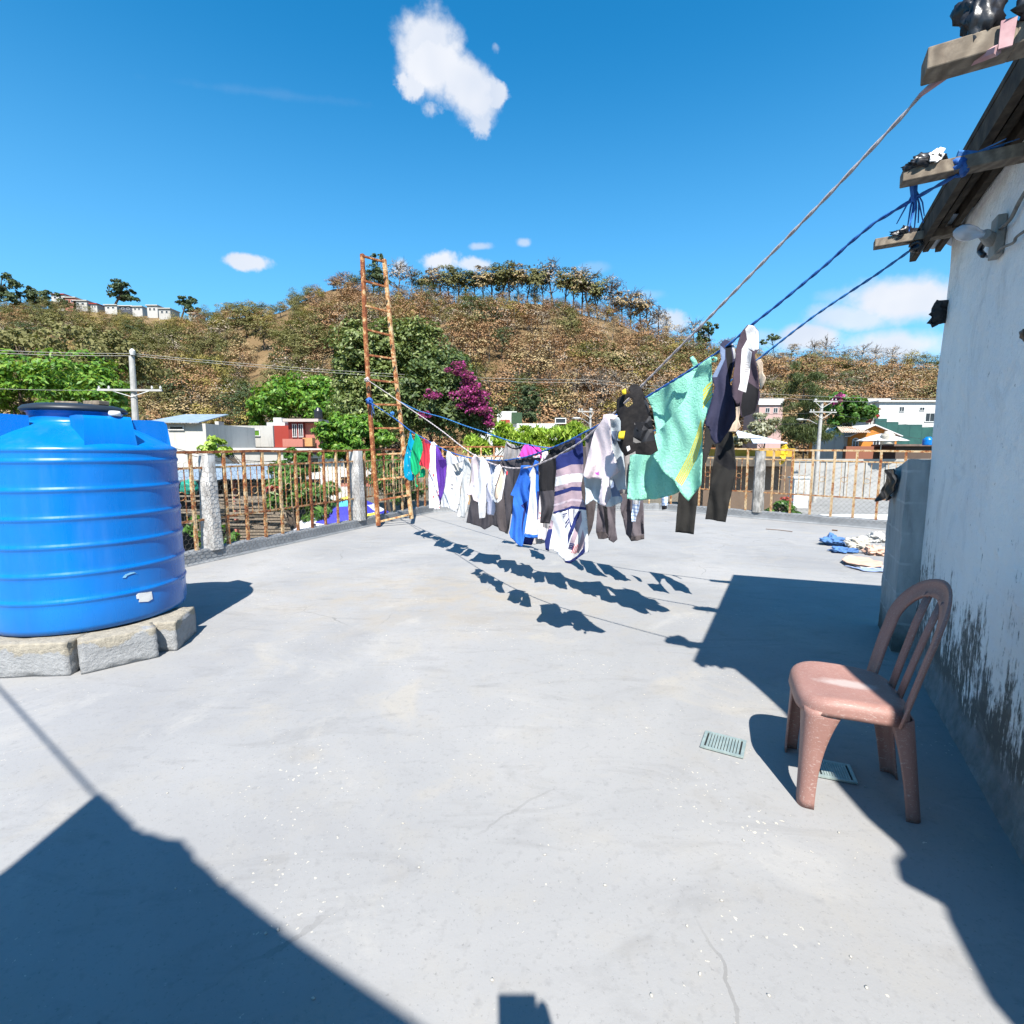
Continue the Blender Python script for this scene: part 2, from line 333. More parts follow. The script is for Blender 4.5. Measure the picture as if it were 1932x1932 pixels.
def build_sky():
    t = NT(W.node_tree); W.node_tree.nodes.clear()
    sk = t.n('ShaderNodeTexSky', sky_type='NISHITA'); sk.sun_disc = False; sk.sun_elevation = math.asin(SUN[2]); sk.sun_rotation = math.atan2(SUN[0], SUN[1])
    sk.altitude = 1500; sk.air_density = 1.0; sk.dust_density = .7; sk.ozone_density = 3.0
    hs = t.n('ShaderNodeHueSaturation'); hs.inputs['Saturation'].default_value = 1.36; hs.inputs['Hue'].default_value = .487; hs.inputs['Value'].default_value = 1.0; t.l(sk.outputs[0], hs.inputs['Color'])
    tc0 = t.n('ShaderNodeTexCoord'); sx = t.n('ShaderNodeSeparateXYZ'); t.l(tc0.outputs['Generated'], sx.inputs[0])
    pale = t.mix(t.mapr(sx.outputs[2], .06, .62, .50, 0, True), hs.outputs[0], (1.05, 2.55, 3.9))
    bg = t.n('ShaderNodeBackground'); t.l(pale, bg.inputs[0]); bg.inputs[1].default_value = .116
    tc = t.n('ShaderNodeTexCoord'); d = tc.outputs['Generated']
    def dot(v):
        x = t.n('ShaderNodeVectorMath', operation='DOT_PRODUCT'); t.l(d, x.inputs[0]); x.inputs[1].default_value = tuple(v); return x.outputs['Value']
    n1 = t.noise(d, 7, 3, .55); n2 = t.noise(d, 20, 5, .6)
    m1 = t.math('SUBTRACT', n1, .5); m2 = t.math('SUBTRACT', n2, .5)
    dist = t.math('ADD', t.math('MULTIPLY', m1, 1.3), t.math('MULTIPLY', m2, 1.9)); dist2 = t.math('ADD', t.math('MULTIPLY', m1, .5), t.math('MULTIPLY', m2, 3.4))
    total = None
    def cloud(px, py, rx, ry, ang=0, dens=1.0, soft=.30, k=1.0):
        nonlocal total
        c = norm(ray(px, py)); ex = norm(ray(px+50, py-50*math.tan(ang))-ray(px, py)); ex = norm(ex-c*np.dot(ex, c)); ey = np.cross(c, ex); s = 1/np.linalg.norm(ray(px, py))
        dc = dot(c)
        u = t.math('DIVIDE', dot(ex), t.math('MULTIPLY', dc, rx/FPX*s)); v = t.math('DIVIDE', dot(ey), t.math('MULTIPLY', dc, ry/FPX*s))
        r = t.math('SQRT', t.math('ADD', t.math('MULTIPLY', u, u), t.math('MULTIPLY', v, v)))
        f = t.math('ADD', t.math('SUBTRACT', 1.0, r), t.math('MULTIPLY', dist if rx > 56 or dens < .3 else dist2, k))
        a = t.math('MULTIPLY', t.mapr(f, 0.0, soft, 0, 1, True), dens)
        a = t.math('MULTIPLY', a, t.math('GREATER_THAN', dc, .3))
        total = a if total is None else t.math('MAXIMUM', total, a)
    # the big cloud overhead, several lobes
    cloud(803, 78, 72, 66, 0, .92, .55, .62); cloud(815, 128, 84, 66, 0, 1, .55, .6); cloud(872, 160, 92, 56, -.75, 1, .55, .6); cloud(905, 215, 26, 34, 0, .8, .5, .8); cloud(925, 178, 46, 26, -.3, .9, .5, .8); cloud(785, 160, 42, 30, 0, .9, .5, .8)
    cloud(815, 205, 28, 24, 0, .55, .6, .9); cloud(935, 85, 14, 14, 0, .35, .8, 1.0)
    # small clouds above the hill
    cloud(466, 495, 54, 17, 0, .95, .5, .55); cloud(825, 492, 50, 24, 0, .95, .5, .55); cloud(895, 497, 42, 14, 0, .85, .6, .55); cloud(757, 503, 20, 18, 0, .8, .6, .5); cloud(908, 465, 26, 8, 0, .6, .8, .5); cloud(988, 457, 16, 9, 0, .6, .8, .5)
    cloud(1270, 610, 44, 26, 0, .8, .6, .6); cloud(1120, 505, 40, 12, 0, .22, .9, .7); cloud(1220, 555, 40, 12, 0, .25, .9, .7)
    # bank by the house corner
    cloud(1700, 568, 120, 54, 0, .97, .6, .5); cloud(1610, 600, 95, 36, 0, .8, .7, .6); cloud(1530, 638, 75, 32, 0, .95, .6, .5); cloud(1690, 650, 125, 38, 0, .9, .7, .5); cloud(1440, 640, 60, 22, 0, .4, .9, .7)
    cloud(1960, 600, 160, 70, 0, .8, .8, .7); cloud(1600, 560, 60, 18, 0, .35, .9, .7)
    # faint high wisps
    cloud(500, 175, 240, 10, -.12, .05, 1.3, 1.2)
    shade = t.mix(t.mapr(n1, .35, .65), (.93, .95, 1.0), (.72, .79, .92))
    bc = t.n('ShaderNodeBackground'); t.l(shade, bc.inputs[0]); bc.inputs[1].default_value = .46
    mx = t.n('ShaderNodeMixShader'); t.l(total, mx.inputs[0]); t.l(bg.outputs[0], mx.inputs[1]); t.l(bc.outputs[0], mx.inputs[2])
    out = t.n('ShaderNodeOutputWorld'); t.l(mx.outputs[0], out.inputs[0])
build_sky()
W.cycles.sampling_method = 'NONE'
SC.cycles.max_bounces = 5; SC.cycles.diffuse_bounces = 3; SC.cycles.transparent_max_bounces = 6; SC.cycles.use_denoising = True
# ------------------------------------------------------------------ roof terrace: floor, kerb
wd = norm(V(.54, 1, 0)); wn = V(-wd[1], wd[0], 0)           # house wall direction and its outward normal (to the left)
FA = V(-5.35, 2.76, 0); FB = V(-1.865, 12.09, 0); FM = V(3.6, 12.45, 0); FR = V(8.4, 7.7, 0)
poly = [FA, FB, FM, FR, V(8.4, -6, 0), V(-8, -6, 0)]
fl = MB(); fl.add([(p[0], p[1], 0) for p in poly][::-1], [tuple(range(6))]); fl.build('floor', M['floor'], kind='structure')
sl = MB()
for a, b in ((FA, FB), (FB, FM), (FM, FR)):
    pass
sl.prism([(p[0], p[1]) for p in [FA+V(-.2, .07, 0), FB+V(-.15, .2, 0), FM+V(.08, .2, 0), FR+V(.2, .1, 0), V(8.4, -6, 0), V(-8, -6, 0)]], -3.2, -.02); sl.build('building_base', plaster('base_plaster', (.5, .48, .44)), kind='structure')
KH = .165
def kerb(a, b, w=.17):
    d = norm(b-a); n = V(-d[1], d[0], 0)                      # outwards (away from the camera side)
    if np.dot(n, V(0, 3, 0)-a) > 0: n = -n
    N = max(2, int(np.linalg.norm(b-a)/.25)); m = MB(); rows = []
    for i in range(N+1):
        p = a+(b-a)*i/N; e = .006*math.sin(i*2.1)+.004*math.sin(i*5.3)
        rows.append([p-n*.022+V(0, 0, .004), p+n*(.0+e)+V(0, 0, .03), p+n*(.01+e)+V(0, 0, KH-.015+e), p+n*.03+V(0, 0, KH+e), p+n*w+V(0, 0, KH+e*.5), p+n*w+V(0, 0, -.01)])
    m.grid(rows); return m
kb = MB()
for a, b in ((FA, FB), (FB, FM), (FM, FR)):
    k = kerb(a, b); kb.add(np.concatenate(k.v), k.f)
# drain spouts on the kerb: solid stubs, black painted for the shaded bore
kb.build('kerb', M['kerb'], kind='structure', smooth=False)
for (px, py, lab) in ((658, 959, 'larger dark drain pipe mouth through the kerb near the ladder'), (592, 986, 'smaller dark drain hole low in the kerb by the whitewashed post')):
    p = gnd(px, py+4, .06); d = norm(FB-FA); n = norm(V(d[1], -d[0], 0)); m = MB(); r = .04 if px > 640 else .022
    for rr, q in ((r, 0), ): m.tube([p+n*.0, p+n*.035], r, 12)
    m.build('drain_pipe', M['blackbag'], label=lab, cat='drain pipe')
# ------------------------------------------------------------------ railing fences
def hexmesh(a, b, z0, z1, cell, n, r=.0011):
    L = np.linalg.norm(b-a); d = (b-a)/L; w = cell; h = cell*1.05; E = []
    nu = int(L/w); nv = int((z1-z0)/(h*.75)) if z1 > z0 else 0
    for j in range(nv):
        for i in range(nu):
            u = i*w+(w/2 if j % 2 else 0); z = z0+j*h*.75
            jit = lambda: (RNG.random()-.5)*cell*.22
            t = (u+w/2, z+h*.75); l = (u, z+h*.5); lb = (u, z); rb_ = (u+w/2, z-h*.25)
            E += [(l, lb), (l, t), (lb, rb_)]
    E = np.array(E); E = E+0.0
    # shared wobble so that the ends of neighbouring wires stay together
    wob = lambda q: np.stack([q[..., 0]+.008*np.sin(q[..., 0]*9+q[..., 1]*13), q[..., 1]+.010*np.sin(q[..., 0]*7-q[..., 1]*5)], -1)
    E = wob(E); off = .012*np.sin(E[..., 0:1]*4)+.01*np.sin(E[..., 1:2]*9)
    P = a+E[..., 0:1]*d+E[..., 1:2]*V(0, 0, 1)+n*off
    return P, r
def wires_mesh(P, r):
    A, B = P[:, 0], P[:, 1]; d = B-A; d /= np.linalg.norm(d, axis=1, keepdims=True)+1e-9
    ref = np.tile(V(.3, .8, .52), (len(A), 1)); s = np.cross(d, ref); s /= np.linalg.norm(s, axis=1, keepdims=True)+1e-9; u = np.cross(d, s)
    vs = []
    for end in (A, B):
        for k in range(3):
            t = 2*math.pi*k/3; vs.append(end+r*(math.cos(t)*s+math.sin(t)*u))
    v = np.stack(vs, 1).reshape(-1, 3); base = np.arange(len(A))[:, None]*6
    f = np.concatenate([base+np.array([[k, (k+1) % 3, 3+(k+1) % 3, 3+k]]) for k in range(3)])
    return v, f
def fence(name, label, runs, posts, group=None, mesh_kind='hex', bar_gap=.345, rings=True):
    t = root(name, runs[0][0], label=label, cat='railing')
    rails = MB(); mid = MB(); low = MB(); o = runs[0][0]; cnt = 0
    for (a, b, za, zb) in runs:
        d = norm(b-a); L = np.linalg.norm(b-a); n = V(-d[1], d[0], 0)
        if np.dot(n, V(0, 3, 0)-a) > 0: n = -n
        zt = lambda s: za+(zb-za)*s/L
        c = lambda s, z: a+d*s+n*.085+V(0, 0, z)
        sag = lambda s: .008*math.sin(s*1.7)+.005*math.sin(s*4.1)
        segs = [(0, L)]
        N = max(3, int(L/.7))
        for i in range(N):
            s0, s1 = L*i/N, L*(i+1)/N
            rails.beam(c(s0-.01, zt(s0)-.018+sag(s0)), c(s1+.01, zt(s1)-.018+sag(s1)), .04, .034)
        ps = sorted([p for p in posts if abs(np.dot(p-a, n)) < .4 and -.1 < np.dot(p-a, d) < L+.1], key=lambda p: np.dot(p-a, d))
        cuts = [0]+[np.dot(p-a, d) for p in ps]+[L]
        for s0, s1 in zip(cuts[:-1], cuts[1:]):
            if s1-s0 < .3: continue
            e0 = s0+.08; e1 = s1-.08
            for (zz, mb, w) in ((.83, mid, .024), (.30, low, .026)):
                mb.beam(c(e0, KH+(zt(e0)-KH)*zz), c(e1, KH+(zt(e1)-KH)*zz), w, .026)
            nb = max(1, int(round((e1-e0)/bar_gap)))
            for i in range(nb+1):
                s = e0+(e1-e0)*(i+.5)/(nb+1); z = zt(s); dx = (RNG.random()-.5)*.012
                m = MB(); m.beam(c(s, KH-.01), c(s+dx, z-.03), .036, .036, up=tuple(d)); m.build('bar', M[random.choice(['rust', 'rust', 'rust2', 'rust3'] if mesh_kind == 'hex' else ['rust', 'rust3', 'rust3'])], t); cnt += 1
                if rings and i < nb:
                    s2 = e0+(e1-e0)*(i+1)/(nb+1); zl = KH+(z-KH)*.30; zu = KH+(z-KH)*.83; rr = .052
                    m = MB()
                    for off in (-.055, .055): m.beam(c(s2+off, zl), c(s2+off, zu), .010, .010, up=tuple(d))
                    zc = (zl+zu)/2-.02+.01*(i % 2)
                    m.tube([c(s2+rr*math.cos(q), zc+rr*math.sin(q)) for q in np.linspace(.2, 2*math.pi, 15)], .0055, 5)
                    m.build('scroll', M[random.choice(['rust3', 'rust3', 'rust'])], t)
        if mesh_kind == 'hex': P, r = hexmesh(a+d*.05-n*.0, b-d*.05, KH*.4, (za+zb)/2-.14, .074, n, .0019); P = P-n*.046
        else:
            E = []; w = .09
            nu = int(L/w); nv = int((1.05)/w)
            for i in range(nu):
                for j in range(nv):
                    u, z = i*w, KH*.5+j*w
                    E += [((u, z), (u+w/2, z+w/2)), ((u+w/2, z+w/2), (u+w, z)), ((u, z+w), (u+w/2, z+w/2)), ((u+w/2, z+w/2), (u+w, z+w))]
            E = np.array(E); E = E+np.stack([.012*np.sin(E[..., 0]*5+E[..., 1]*8), .014*np.sin(E[..., 0]*3)], -1)
            P = a+E[..., 0:1]*d+E[..., 1:2]*V(0, 0, 1)-n*(.005+.01*np.sin(E[..., 0:1]*4)); r = .0014
        v, f = wires_mesh(P-o, r); link('wire_mesh', np_mesh('wire_mesh', v, f), M['wire'], t)
    q = mesh_kind == 'hex'; rails.build('top_rail', M['rust2' if q else 'rust3'], t); mid.build('upper_rail', M['rust' if q else 'rust3'], t); low.build('lower_rail', M['rust'], t)
    return t
def post(t, p, h, w, mat, top=.8):
    N = 9; rows = []; m = MB()
    d = norm(FB-FA); ang = math.atan2(d[1], d[0]) if p[0] < 0 else math.radians(-45)
    ca, sa = math.cos(ang), math.sin(ang)
    for i in range(N+1):
        z = KH*.85+(h-KH*.85)*i/N; s = w*(1-(1-top)*i/N)/2*(1+.03*math.sin(i*2.3)); ring = []
        for k in range(13):
            q = 2*math.pi*k/12; cx, cy = math.cos(q), math.sin(q); f = s/max(abs(cx), abs(cy))**.75
            ring.append(p+V(ca*cx*f-sa*cy*f, sa*cx*f+ca*cy*f, z))
        rows.append(ring)
    m.grid(rows); m.add([rows[-1][k] for k in range(12)], [tuple(range(12))]); return m.build('post', mat, t, smooth=False)
dl = norm(FB-FA); nl = V(-dl[1], dl[0], 0)
def on_line(px, py, z, a, b):
    g = gnd(px, py, z); d = norm(b-a); return a+d*np.dot(g*V(1, 1, 0)-a, d)
P1 = on_line(425, 1034, KH, FA, FB)+nl*.095; P2 = on_line(694, 980, KH, FA, FB)+nl*.095
lf = fence('rusty_railing', 'rusty cream railing with rings and chicken wire between tank and ladder', [(FA, FB, 1.385, 1.50)], [P1, P2])
post(lf, P1, 1.375, .235, M['post'], .72); post(lf, P2, 1.44, .26, M['post'], .82)
nb_ = V(*norm(FM-FB)); PB1 = FB+(FM-FB)*.36+V(0, .08, 0)
bf = fence('rusty_railing', 'rusty cream railing behind the clotheslines, below the bright green leaves', [(FB, FM, 1.55, 1.56)], [PB1], mesh_kind='hex')
post(bf, PB1, 1.5, .2, M['post2'])
dr = norm(FR-FM); nr = V(-dr[1], dr[0], 0)
PR1 = on_line(1423, 965, KH, FM, FR)+nr*.08; PR2 = PR1+dr*4.2
rf = fence('rusty_railing', 'pale rusty railing with diamond wire above the street, left of the house', [(FM, FR, 1.54, 1.40)], [PR1, PR2], mesh_kind='diamond', bar_gap=.40)
post(rf, PR1, 1.44, .22, M['post2'], .85); post(rf, PR2, 1.4, .22, M['post2'], .85)
# ------------------------------------------------------------------ ladder
LZ, RZ = 9.62, 9.98
def lad():
    pl = [(714, 992), (705, 870), (697, 757), (690, 640), (683.5, 480)]; pr = [(776.5, 979), (764, 870), (752, 757), (739, 640), (725, 490)]
    t = root('ladder', at(745, 985, 9.8), label='tall homemade rusty ladder standing against the left railing, holding the ropes', cat='ladder')
    L = [at(x, y, LZ-(y-992)*.0004) for x, y in pl]; R = [at(x, y, RZ-(y-992)*.0004) for x, y in pr]
    for nm, P, mt in (('side_rail', L, M['ladderw']), ('side_rail', R, M['ladderp'])):
        m = MB()
        for a, b in zip(P[:-1], P[1:]): m.beam(a, b+(b-a)*.004, .066, .06, up=(.35, .94, 0))
        m.build(nm, mt, t, bevel=.006)
    def rung(xl, yl, xr, yr):
        m = MB(); m.beam(at(xl, yl, LZ+.05), at(xr, yr, RZ-.02), .038, .034); m.build('rung', M[random.choice(['ladderw', 'ladderp', 'ladderw', 'rust2'])], t, bevel=.004)
    for xl, yl, xr, yr in ((684, 483, 724, 494), (687, 530, 727, 541), (690, 577, 732, 588), (692, 622, 737, 633), (696, 670, 743, 677), (700, 717, 750, 722), (704, 763, 754, 764), (707, 808, 761, 808), (711, 858, 764, 855), (713, 905, 770, 899), (716, 944, 773, 934), (717, 984, 776, 970)): rung(xl, yl, xr, yr)
    return t
lad()
# ------------------------------------------------------------------ water tank and its blocks
TB = .22; TC = V(-3.165, 3.775, TB); TR = .592
def tank():
    m, t, b, oc = newmat('blue_polyethylene', .27, .5); t.l(t.ramp(t.noise(t.scalev(oc, (1, 1, .25)), 3, 4), [(.35, (.001, .150, .49)), (.7, (.001, .122, .43))]), b.inputs['Base Color'])
    bc = b.inputs['Base Color'].links[0].from_socket; dust = t.noise(t.scalev(oc, (1, 1, .12)), 7, 6, .7); scf = t.noise(t.scalev(oc, (1, 1, 2.5)), 18, 5, .75)
    t.l(t.mix(t.math('ADD', t.mapr(dust, .52, .78, 0, .08), t.mapr(scf, .70, .78, 0, .25)), bc, (.20, .33, .50)), b.inputs['Base Color']); t.l(t.mapr(dust, .35, .7, .22, .42), b.inputs['Roughness'])
    bump(t, b, t.noise(oc, 5, 3), .12, .02); MC['tankblue'] = m
    blue = m
    o = root('water_tank', TC, label='round blue plastic water tank with black lid, resting on concrete blocks', cat='water tank')
    prof = [(0, .0), (TR-.05, .0), (TR-.012, .012), (TR, .05)]
    def rib(z, h=.009, w=.019):
        return [(TR, z-w-.03), (TR, z-w-.004), (TR+.001, z-w), (TR+h*.75, z-w*.45), (TR+h, z), (TR+h*.75, z+w*.45), (TR+.001, z+w), (TR, z+w+.004), (TR, z+w+.03)]
    for i, z in enumerate([.226, .403, .588, .771, .956, 1.140]):
        prof += rib(z)
    prof += [(TR, 1.196), (TR+.006, 1.204), (TR+.007, 1.216), (TR-.004, 1.232), (TR-.05, 1.258), (TR-.055, 1.260), (.41, 1.335), (.40, 1.340), (.292, 1.392), (.274, 1.402), (.268, 1.412), (.266, 1.43), (.266, 1.47), (.274, 1.476), (.274, 1.492), (.24, 1.494)]
    b_ = MB(); b_.lathe(prof, TC, 128); b_.build('body', blue, o, smooth=True)
    # raised lifting pads on the shoulder
    for k, az in enumerate((-32, 58, 148, 238)):
        a = math.radians(az); e = V(math.cos(a), math.sin(a), 0); s = V(-e[1], e[0], 0); pd = MB(); rows = []
        zt = 1.445; hw = .135
        def sec(r, z): return [TC+e*r+s*q*hw*(1.0 if z > 1.35 else 1.12)+V(0, 0, z) for q in (-1, -.94, -.5, 0, .5, .94, 1)]
        prof2 = [(.30, zt-.004), (.42, zt), (.515, zt-.006), (.535, zt-.03), (.548, 1.24)]
        tp = [sec(r, z) for r, z in prof2]; pd.grid(tp)
        for sd in (0, -1):
            side = [[row[sd], TC+V(*(row[sd]-TC)[:2], 0)+V(0, 0, 1.22)] for row in tp]; pd.grid(side if sd else [r[::-1] for r in side])
        pd.build('lifting_pad', blue, o, smooth=True, bevel=.0)
    ld = MB(); ld.lathe([(.24, 1.482), (.292, 1.480), (.306, 1.490), (.304, 1.502), (.285, 1.520), (.23, 1.534), (.1, 1.542), (0, 1.543)], TC, 72); ld.build('lid', pm('black_rubber_lid', (.022, .028, .038), None, 6, .45), o, smooth=True)
    for (az, r) in ((-5, .34), (-40, .62)):
        pass
    vp = MB(); p = at(217, 787, 3.55); vp.lathe([(0, .0), (.034, .0), (.036, .02), (.03, .034), (0, .036)], (p[0], p[1], TC[2]+1.442), 18); vp.build('vent_cap', M['white'], o, smooth=True)
    # torn paper label and a scuff low on the wall
    def patch(pts, name, mat, lift=.004):
        vv = []
        for x, y in pts:
            d = ray(x, y); a = d[0]**2+d[1]**2; c = CAM-TC; bq = 2*(c[0]*d[0]+c[1]*d[1]); cc = c[0]**2+c[1]**2-(TR+lift)**2
            q = (-bq-math.sqrt(max(0, bq*bq-4*a*cc)))/(2*a); vv.append(CAM+d*q)
        g = MB(); g.add(vv, [tuple(range(len(vv)))[::-1]]); return g.build(name, mat, o, solid=.002)
    patch([(257, 1123), (262, 1119), (277, 1117), (286, 1116), (288, 1130), (280, 1135), (262, 1136), (263, 1130), (258, 1130)], 'torn_label', M['white'])
    patch([(231, 1090), (236, 1084), (246, 1080), (253, 1079), (260, 1083), (255, 1081), (247, 1083), (240, 1086), (237, 1090)], 'scuff', pm('pale_scuff', (.22, .50, .74), None, 40, .7))
    return o
tank()
for (x0, y0, x1, y1, lab) in ((66, 759, 108, 770, 'grey wood offcut lying on the far side of the black tank lid'), (150, 758, 195, 769, 'pale board offcut weighing down the near side of the tank lid')):
    a = V(TC[0]+(-.13 if x0 < 100 else .17), TC[1]+(.10 if x0 < 100 else -.02), TC[2]+(1.556 if x0 < 100 else 1.548)); m = MB(); m.box(a, (.14, .08, .03), .35 if x0 < 100 else -.2); m.build('wood_offcut', M['wood'], loc=a, label=lab, cat='wood offcut', bevel=.004)
def cblock(a, b, depth, h, lab, seed):
    """rough cement block: a-b is the front foot line seen by the camera"""
    rn = random.Random(seed); d = norm(b-a); n = V(-d[1], d[0], 0); L = np.linalg.norm(b-a)
    if np.dot(n, TC-a) < 0: n = -n
    c = (a+b)/2+n*depth/2+V(0, 0, h/2); bm = bmesh.new(); bmesh.ops.create_cube(bm, size=1)
    bmesh.ops.subdivide_edges(bm, edges=bm.edges, cuts=14, use_grid_fill=True)
    for v in bm.verts:
        q = Vector(v.co); r = max(abs(q.x), abs(q.y), abs(q.z)); e = sum(abs(k) > .42 for k in q)
        w = c+d*q.x*L+n*q.y*depth+V(0, 0, q.z*h)
        k = .006*mnoise.noise(Vector(w)*9)+.005*mnoise.noise(Vector(w)*31)
        if e >= 2: k -= .004+.022*max(0, mnoise.noise(Vector(w)*7+Vector((seed, 0, 0)))-.1)
        w = w+norm(w-c)*k
        if q.z < -.49: w[2] = .0
        v.co = Vector(w-c)
    me = bpy.data.meshes.new('cement_block'); bm.to_mesh(me); bm.free(); o = link('cement_block', me, [bm_mat(seed)], label=lab, cat='cement block', group='cement blocks carrying the tank'); o.location = Vector(c)
    for p in me.polygons: p.use_smooth = True
    return o
def bm_mat(seed):
    m, t, b, oc = newmat('grey_painted_block_%d' % seed, .95, .1)
    sp = t.n('ShaderNodeSeparateXYZ'); t.l(oc, sp.inputs[0])
    e = t.math('ADD', t.math('MULTIPLY', sp.outputs[2], 7.0), t.math('MULTIPLY', t.noise(oc, 4, 5, .65), 2.2))
    g = t.ramp(t.noise(oc, 20, 5), [(.3, (.33, .335, .34)), (.7, (.26, .265, .27))]); s = t.ramp(t.noise(oc, 30, 6, .7), [(.3, (.37, .335, .27)), (.7, (.24, .22, .185))])
    t.l(t.mix(t.mapr(e, 1.58, 1.68), g, s), b.inputs['Base Color']); bump(t, b, t.math('ADD', t.noise(oc, 60, 6, .75), t.noise(oc, 16, 4)), 1.0, .012); return m
cblock(gnd(-75, 1283), gnd(133, 1275), .24, .22, 'leftmost block under the tank in view, sandy top and grey face', 1)
cblock(gnd(152, 1274), gnd(301, 1240), .22, .215, 'middle block under the tank with grey paint below a sandy top', 2)
cblock(gnd(335, 1228), gnd(372, 1192), .26, .215, 'right block under the tank, its broken top slab overhanging', 3)
for (x, y) in ((-3.6, 4.2), (-3.1, 4.25), (-3.66, 3.6)):
    m = cblock(V(x-.2, y-.05, 0), V(x+.2, y, 0), .2, .215, 'block hidden beneath the far side of the blue tank', 4)
# ------------------------------------------------------------------ whitewashed house on the right
def house():
    # wall foot line through the survey points
    g1, g2 = gnd(1743, 1277), gnd(1874, 1503); d = norm(g2-g1); d = -d if d[1] < 0 else d; n = V(-d[1], d[0], 0)
    C0 = gnd(1718, 1234); C0 = g1+d*np.dot(C0-g1, d)            # far corner of the white wall
    back = -n
    o = root('whitewashed_house', C0, label='whitewashed house with dark stained wall foot and boarded eaves on the right', cat='house')
    e1 = lift(gnd(1385, 1085), 2.79); e2 = lift(gnd(1310, 1250), 2.89)
    L = 2.62; NU, NV = 60, 56; rows = []
    for j in range(NV+1):
        z = 2.78*j/NV; row = []
        for i in range(NU+1):
            s = -L+L*i/NU; p = C0+d*s+V(0, 0, z)
            k = .010*mnoise.noise(Vector((p[0]*1.4, p[1]*1.4, p[2]*1.4)))+.004*mnoise.noise(Vector((p[0]*6, p[1]*6, p[2]*6)))+.03*max(0, .14-z)/.14
            if i == NU: k = k-.03; p = p-d*.006
            if i >= NU-1: p = p+d*(.012*mnoise.noise(Vector((3, 1, z*3))))
            row.append(p+n*k)
        rows.append(row)
    m = MB(); m.grid(rows)
    end = [[rows[j][-1], rows[j][-1]+back*.16, rows[j][-1]+back*.5, rows[j][-1]+back*3.5] for j in range(NV+1)]; m.grid([r for r in end]); m.grid([[r[0]+back*3.5, r[0]+back*.5, r[0]] for r in rows])
    m.build('wall', M['wall'], o, smooth=False)
    # roof: boards and sheet above the wall, along the eave e1-e2, running back; unseen near edge shaped to cast the floor shadow
    de = norm(e1-e2); rn = norm(V(de[1], -de[0], 0))           # to the right, over the house
    shp = [lift(gnd(x, y), 2.89) for x, y in ((1385, 1262), (1430, 1298), (1480, 1345), (1530, 1405), (1580, 1480), (1640, 1548), (1700, 1600), (1712, 1618), (1698, 1632), (1706, 1668), (1790, 1712), (1800, 1745), (1880, 1900))]
    left = [e1, e1*.5+e2*.5, e2]+shp+[V(1.30, -4.5, 2.9)]; k = len(left); right = [(e1+rn*3.0+V(0, 0, .55))*(1-i/(k-1))+V(5, -4.5, 3.5)*i/(k-1) for i in range(k)]
    m = MB(); m.grid([[p for p in left], [p for p in right]]); m.grid([[p+V(0, 0, .03) for p in right], [p+V(0, 0, .03) for p in left]]); m.grid([[p+V(0, 0, .03) for p in left], [p for p in left]]); m.grid([[left[0], right[0]], [left[0]+V(0, 0, .03), right[0]+V(0, 0, .03)]])
    m.build('roof', M['wood2'], o)
    # corrugated lip seen at the far end below the boards
    m = MB(); rows = []
    for i in range(41):
        s = i/40*.42; z = .012*math.sin(s/.105*2*math.pi); rows.append([e1+rn*(s+.05)+de*.02+V(0, 0, -.02+z), e1+rn*(s+.05)-de*.5+V(0, 0, -.02+z)])
    m.grid(rows); m.build('corrugated_sheet', M['metalroof'], o, solid=.004)
    # wall plate and lengthwise battens under the eave
    m = MB()
    for off, w, h in ((.02, .035, .10), (.085, .03, .05), (.15, .03, .06)):
        a, b = e1+rn*off+V(0, 0, -h/2-.003), e2+de*.02+rn*off+V(0, 0, -h/2-.003); m.beam(a, b, w, h)
    m.build('eave_batten', M['wood2'], o)
    # three rafter tails
    tips = [lift(gnd(1257, 1208), 2.585), lift(gnd(1310, 1147), 2.645), lift(gnd(1340, 1095), 2.725)]
    sz = [(.085, .062), (.075, .055), (.072, .05)]
    for i, (t0, (w, h)) in enumerate(zip(tips, sz)):
        m = MB(); q = norm(rn+V(0, 0, .02)); N = 8
        for j in range(N): m.beam(t0+q*(1.6*j/N), t0+q*(1.6*(j+1)/N+.002), w, h)
        m.build('rafter', M['wood'], o, bevel=.004, label=['grey rafter tail nearest the camera, tied with a pinkish rope', 'middle rafter tail with black rags and blue rope', 'far rafter tail above the corner of the wall'][i])
    # bulb holder, bulb and cables
    wp = lambda x, y, out=.02: on_plane(x, y, C0+n*out, n)
    hb = MB(); a = wp(1893, 655*0+455, .0); p = wp(1884, 440, .02)
    b0 = wp(1882, 448, .02); hb.obox(b0, d*.045, n*.018, V(0, 0, .09)); hb.tube([b0+n*.02+V(0, 0, -.01), wp(1858, 442, .085)], [.030, .024], 14)
    h = hb.build('lamp_holder', pm('old_grey_plastic', (.34, .33, .30), None, 20, .6), o, bevel=.004)
    bm_ = MB(); c = wp(1832, 440, .15); ax = norm(c-wp(1858, 442, .10)); pr = []
    P = [c-ax*.05, c-ax*.03, c-ax*.01, c+ax*.02, c+ax*.045, c+ax*.062, c+ax*.068]; bm_.tube(P, [.014, .018, .029, .036, .031, .017, .004], 20)
    gl, gt, gb, _ = newmat('bulb_glass', .08, .5); gb.inputs['Base Color'].default_value = (.66, .68, .72, 1); gb.inputs['Transmission Weight'].default_value = .45; bm_.build('bulb', gl, h, smooth=True)
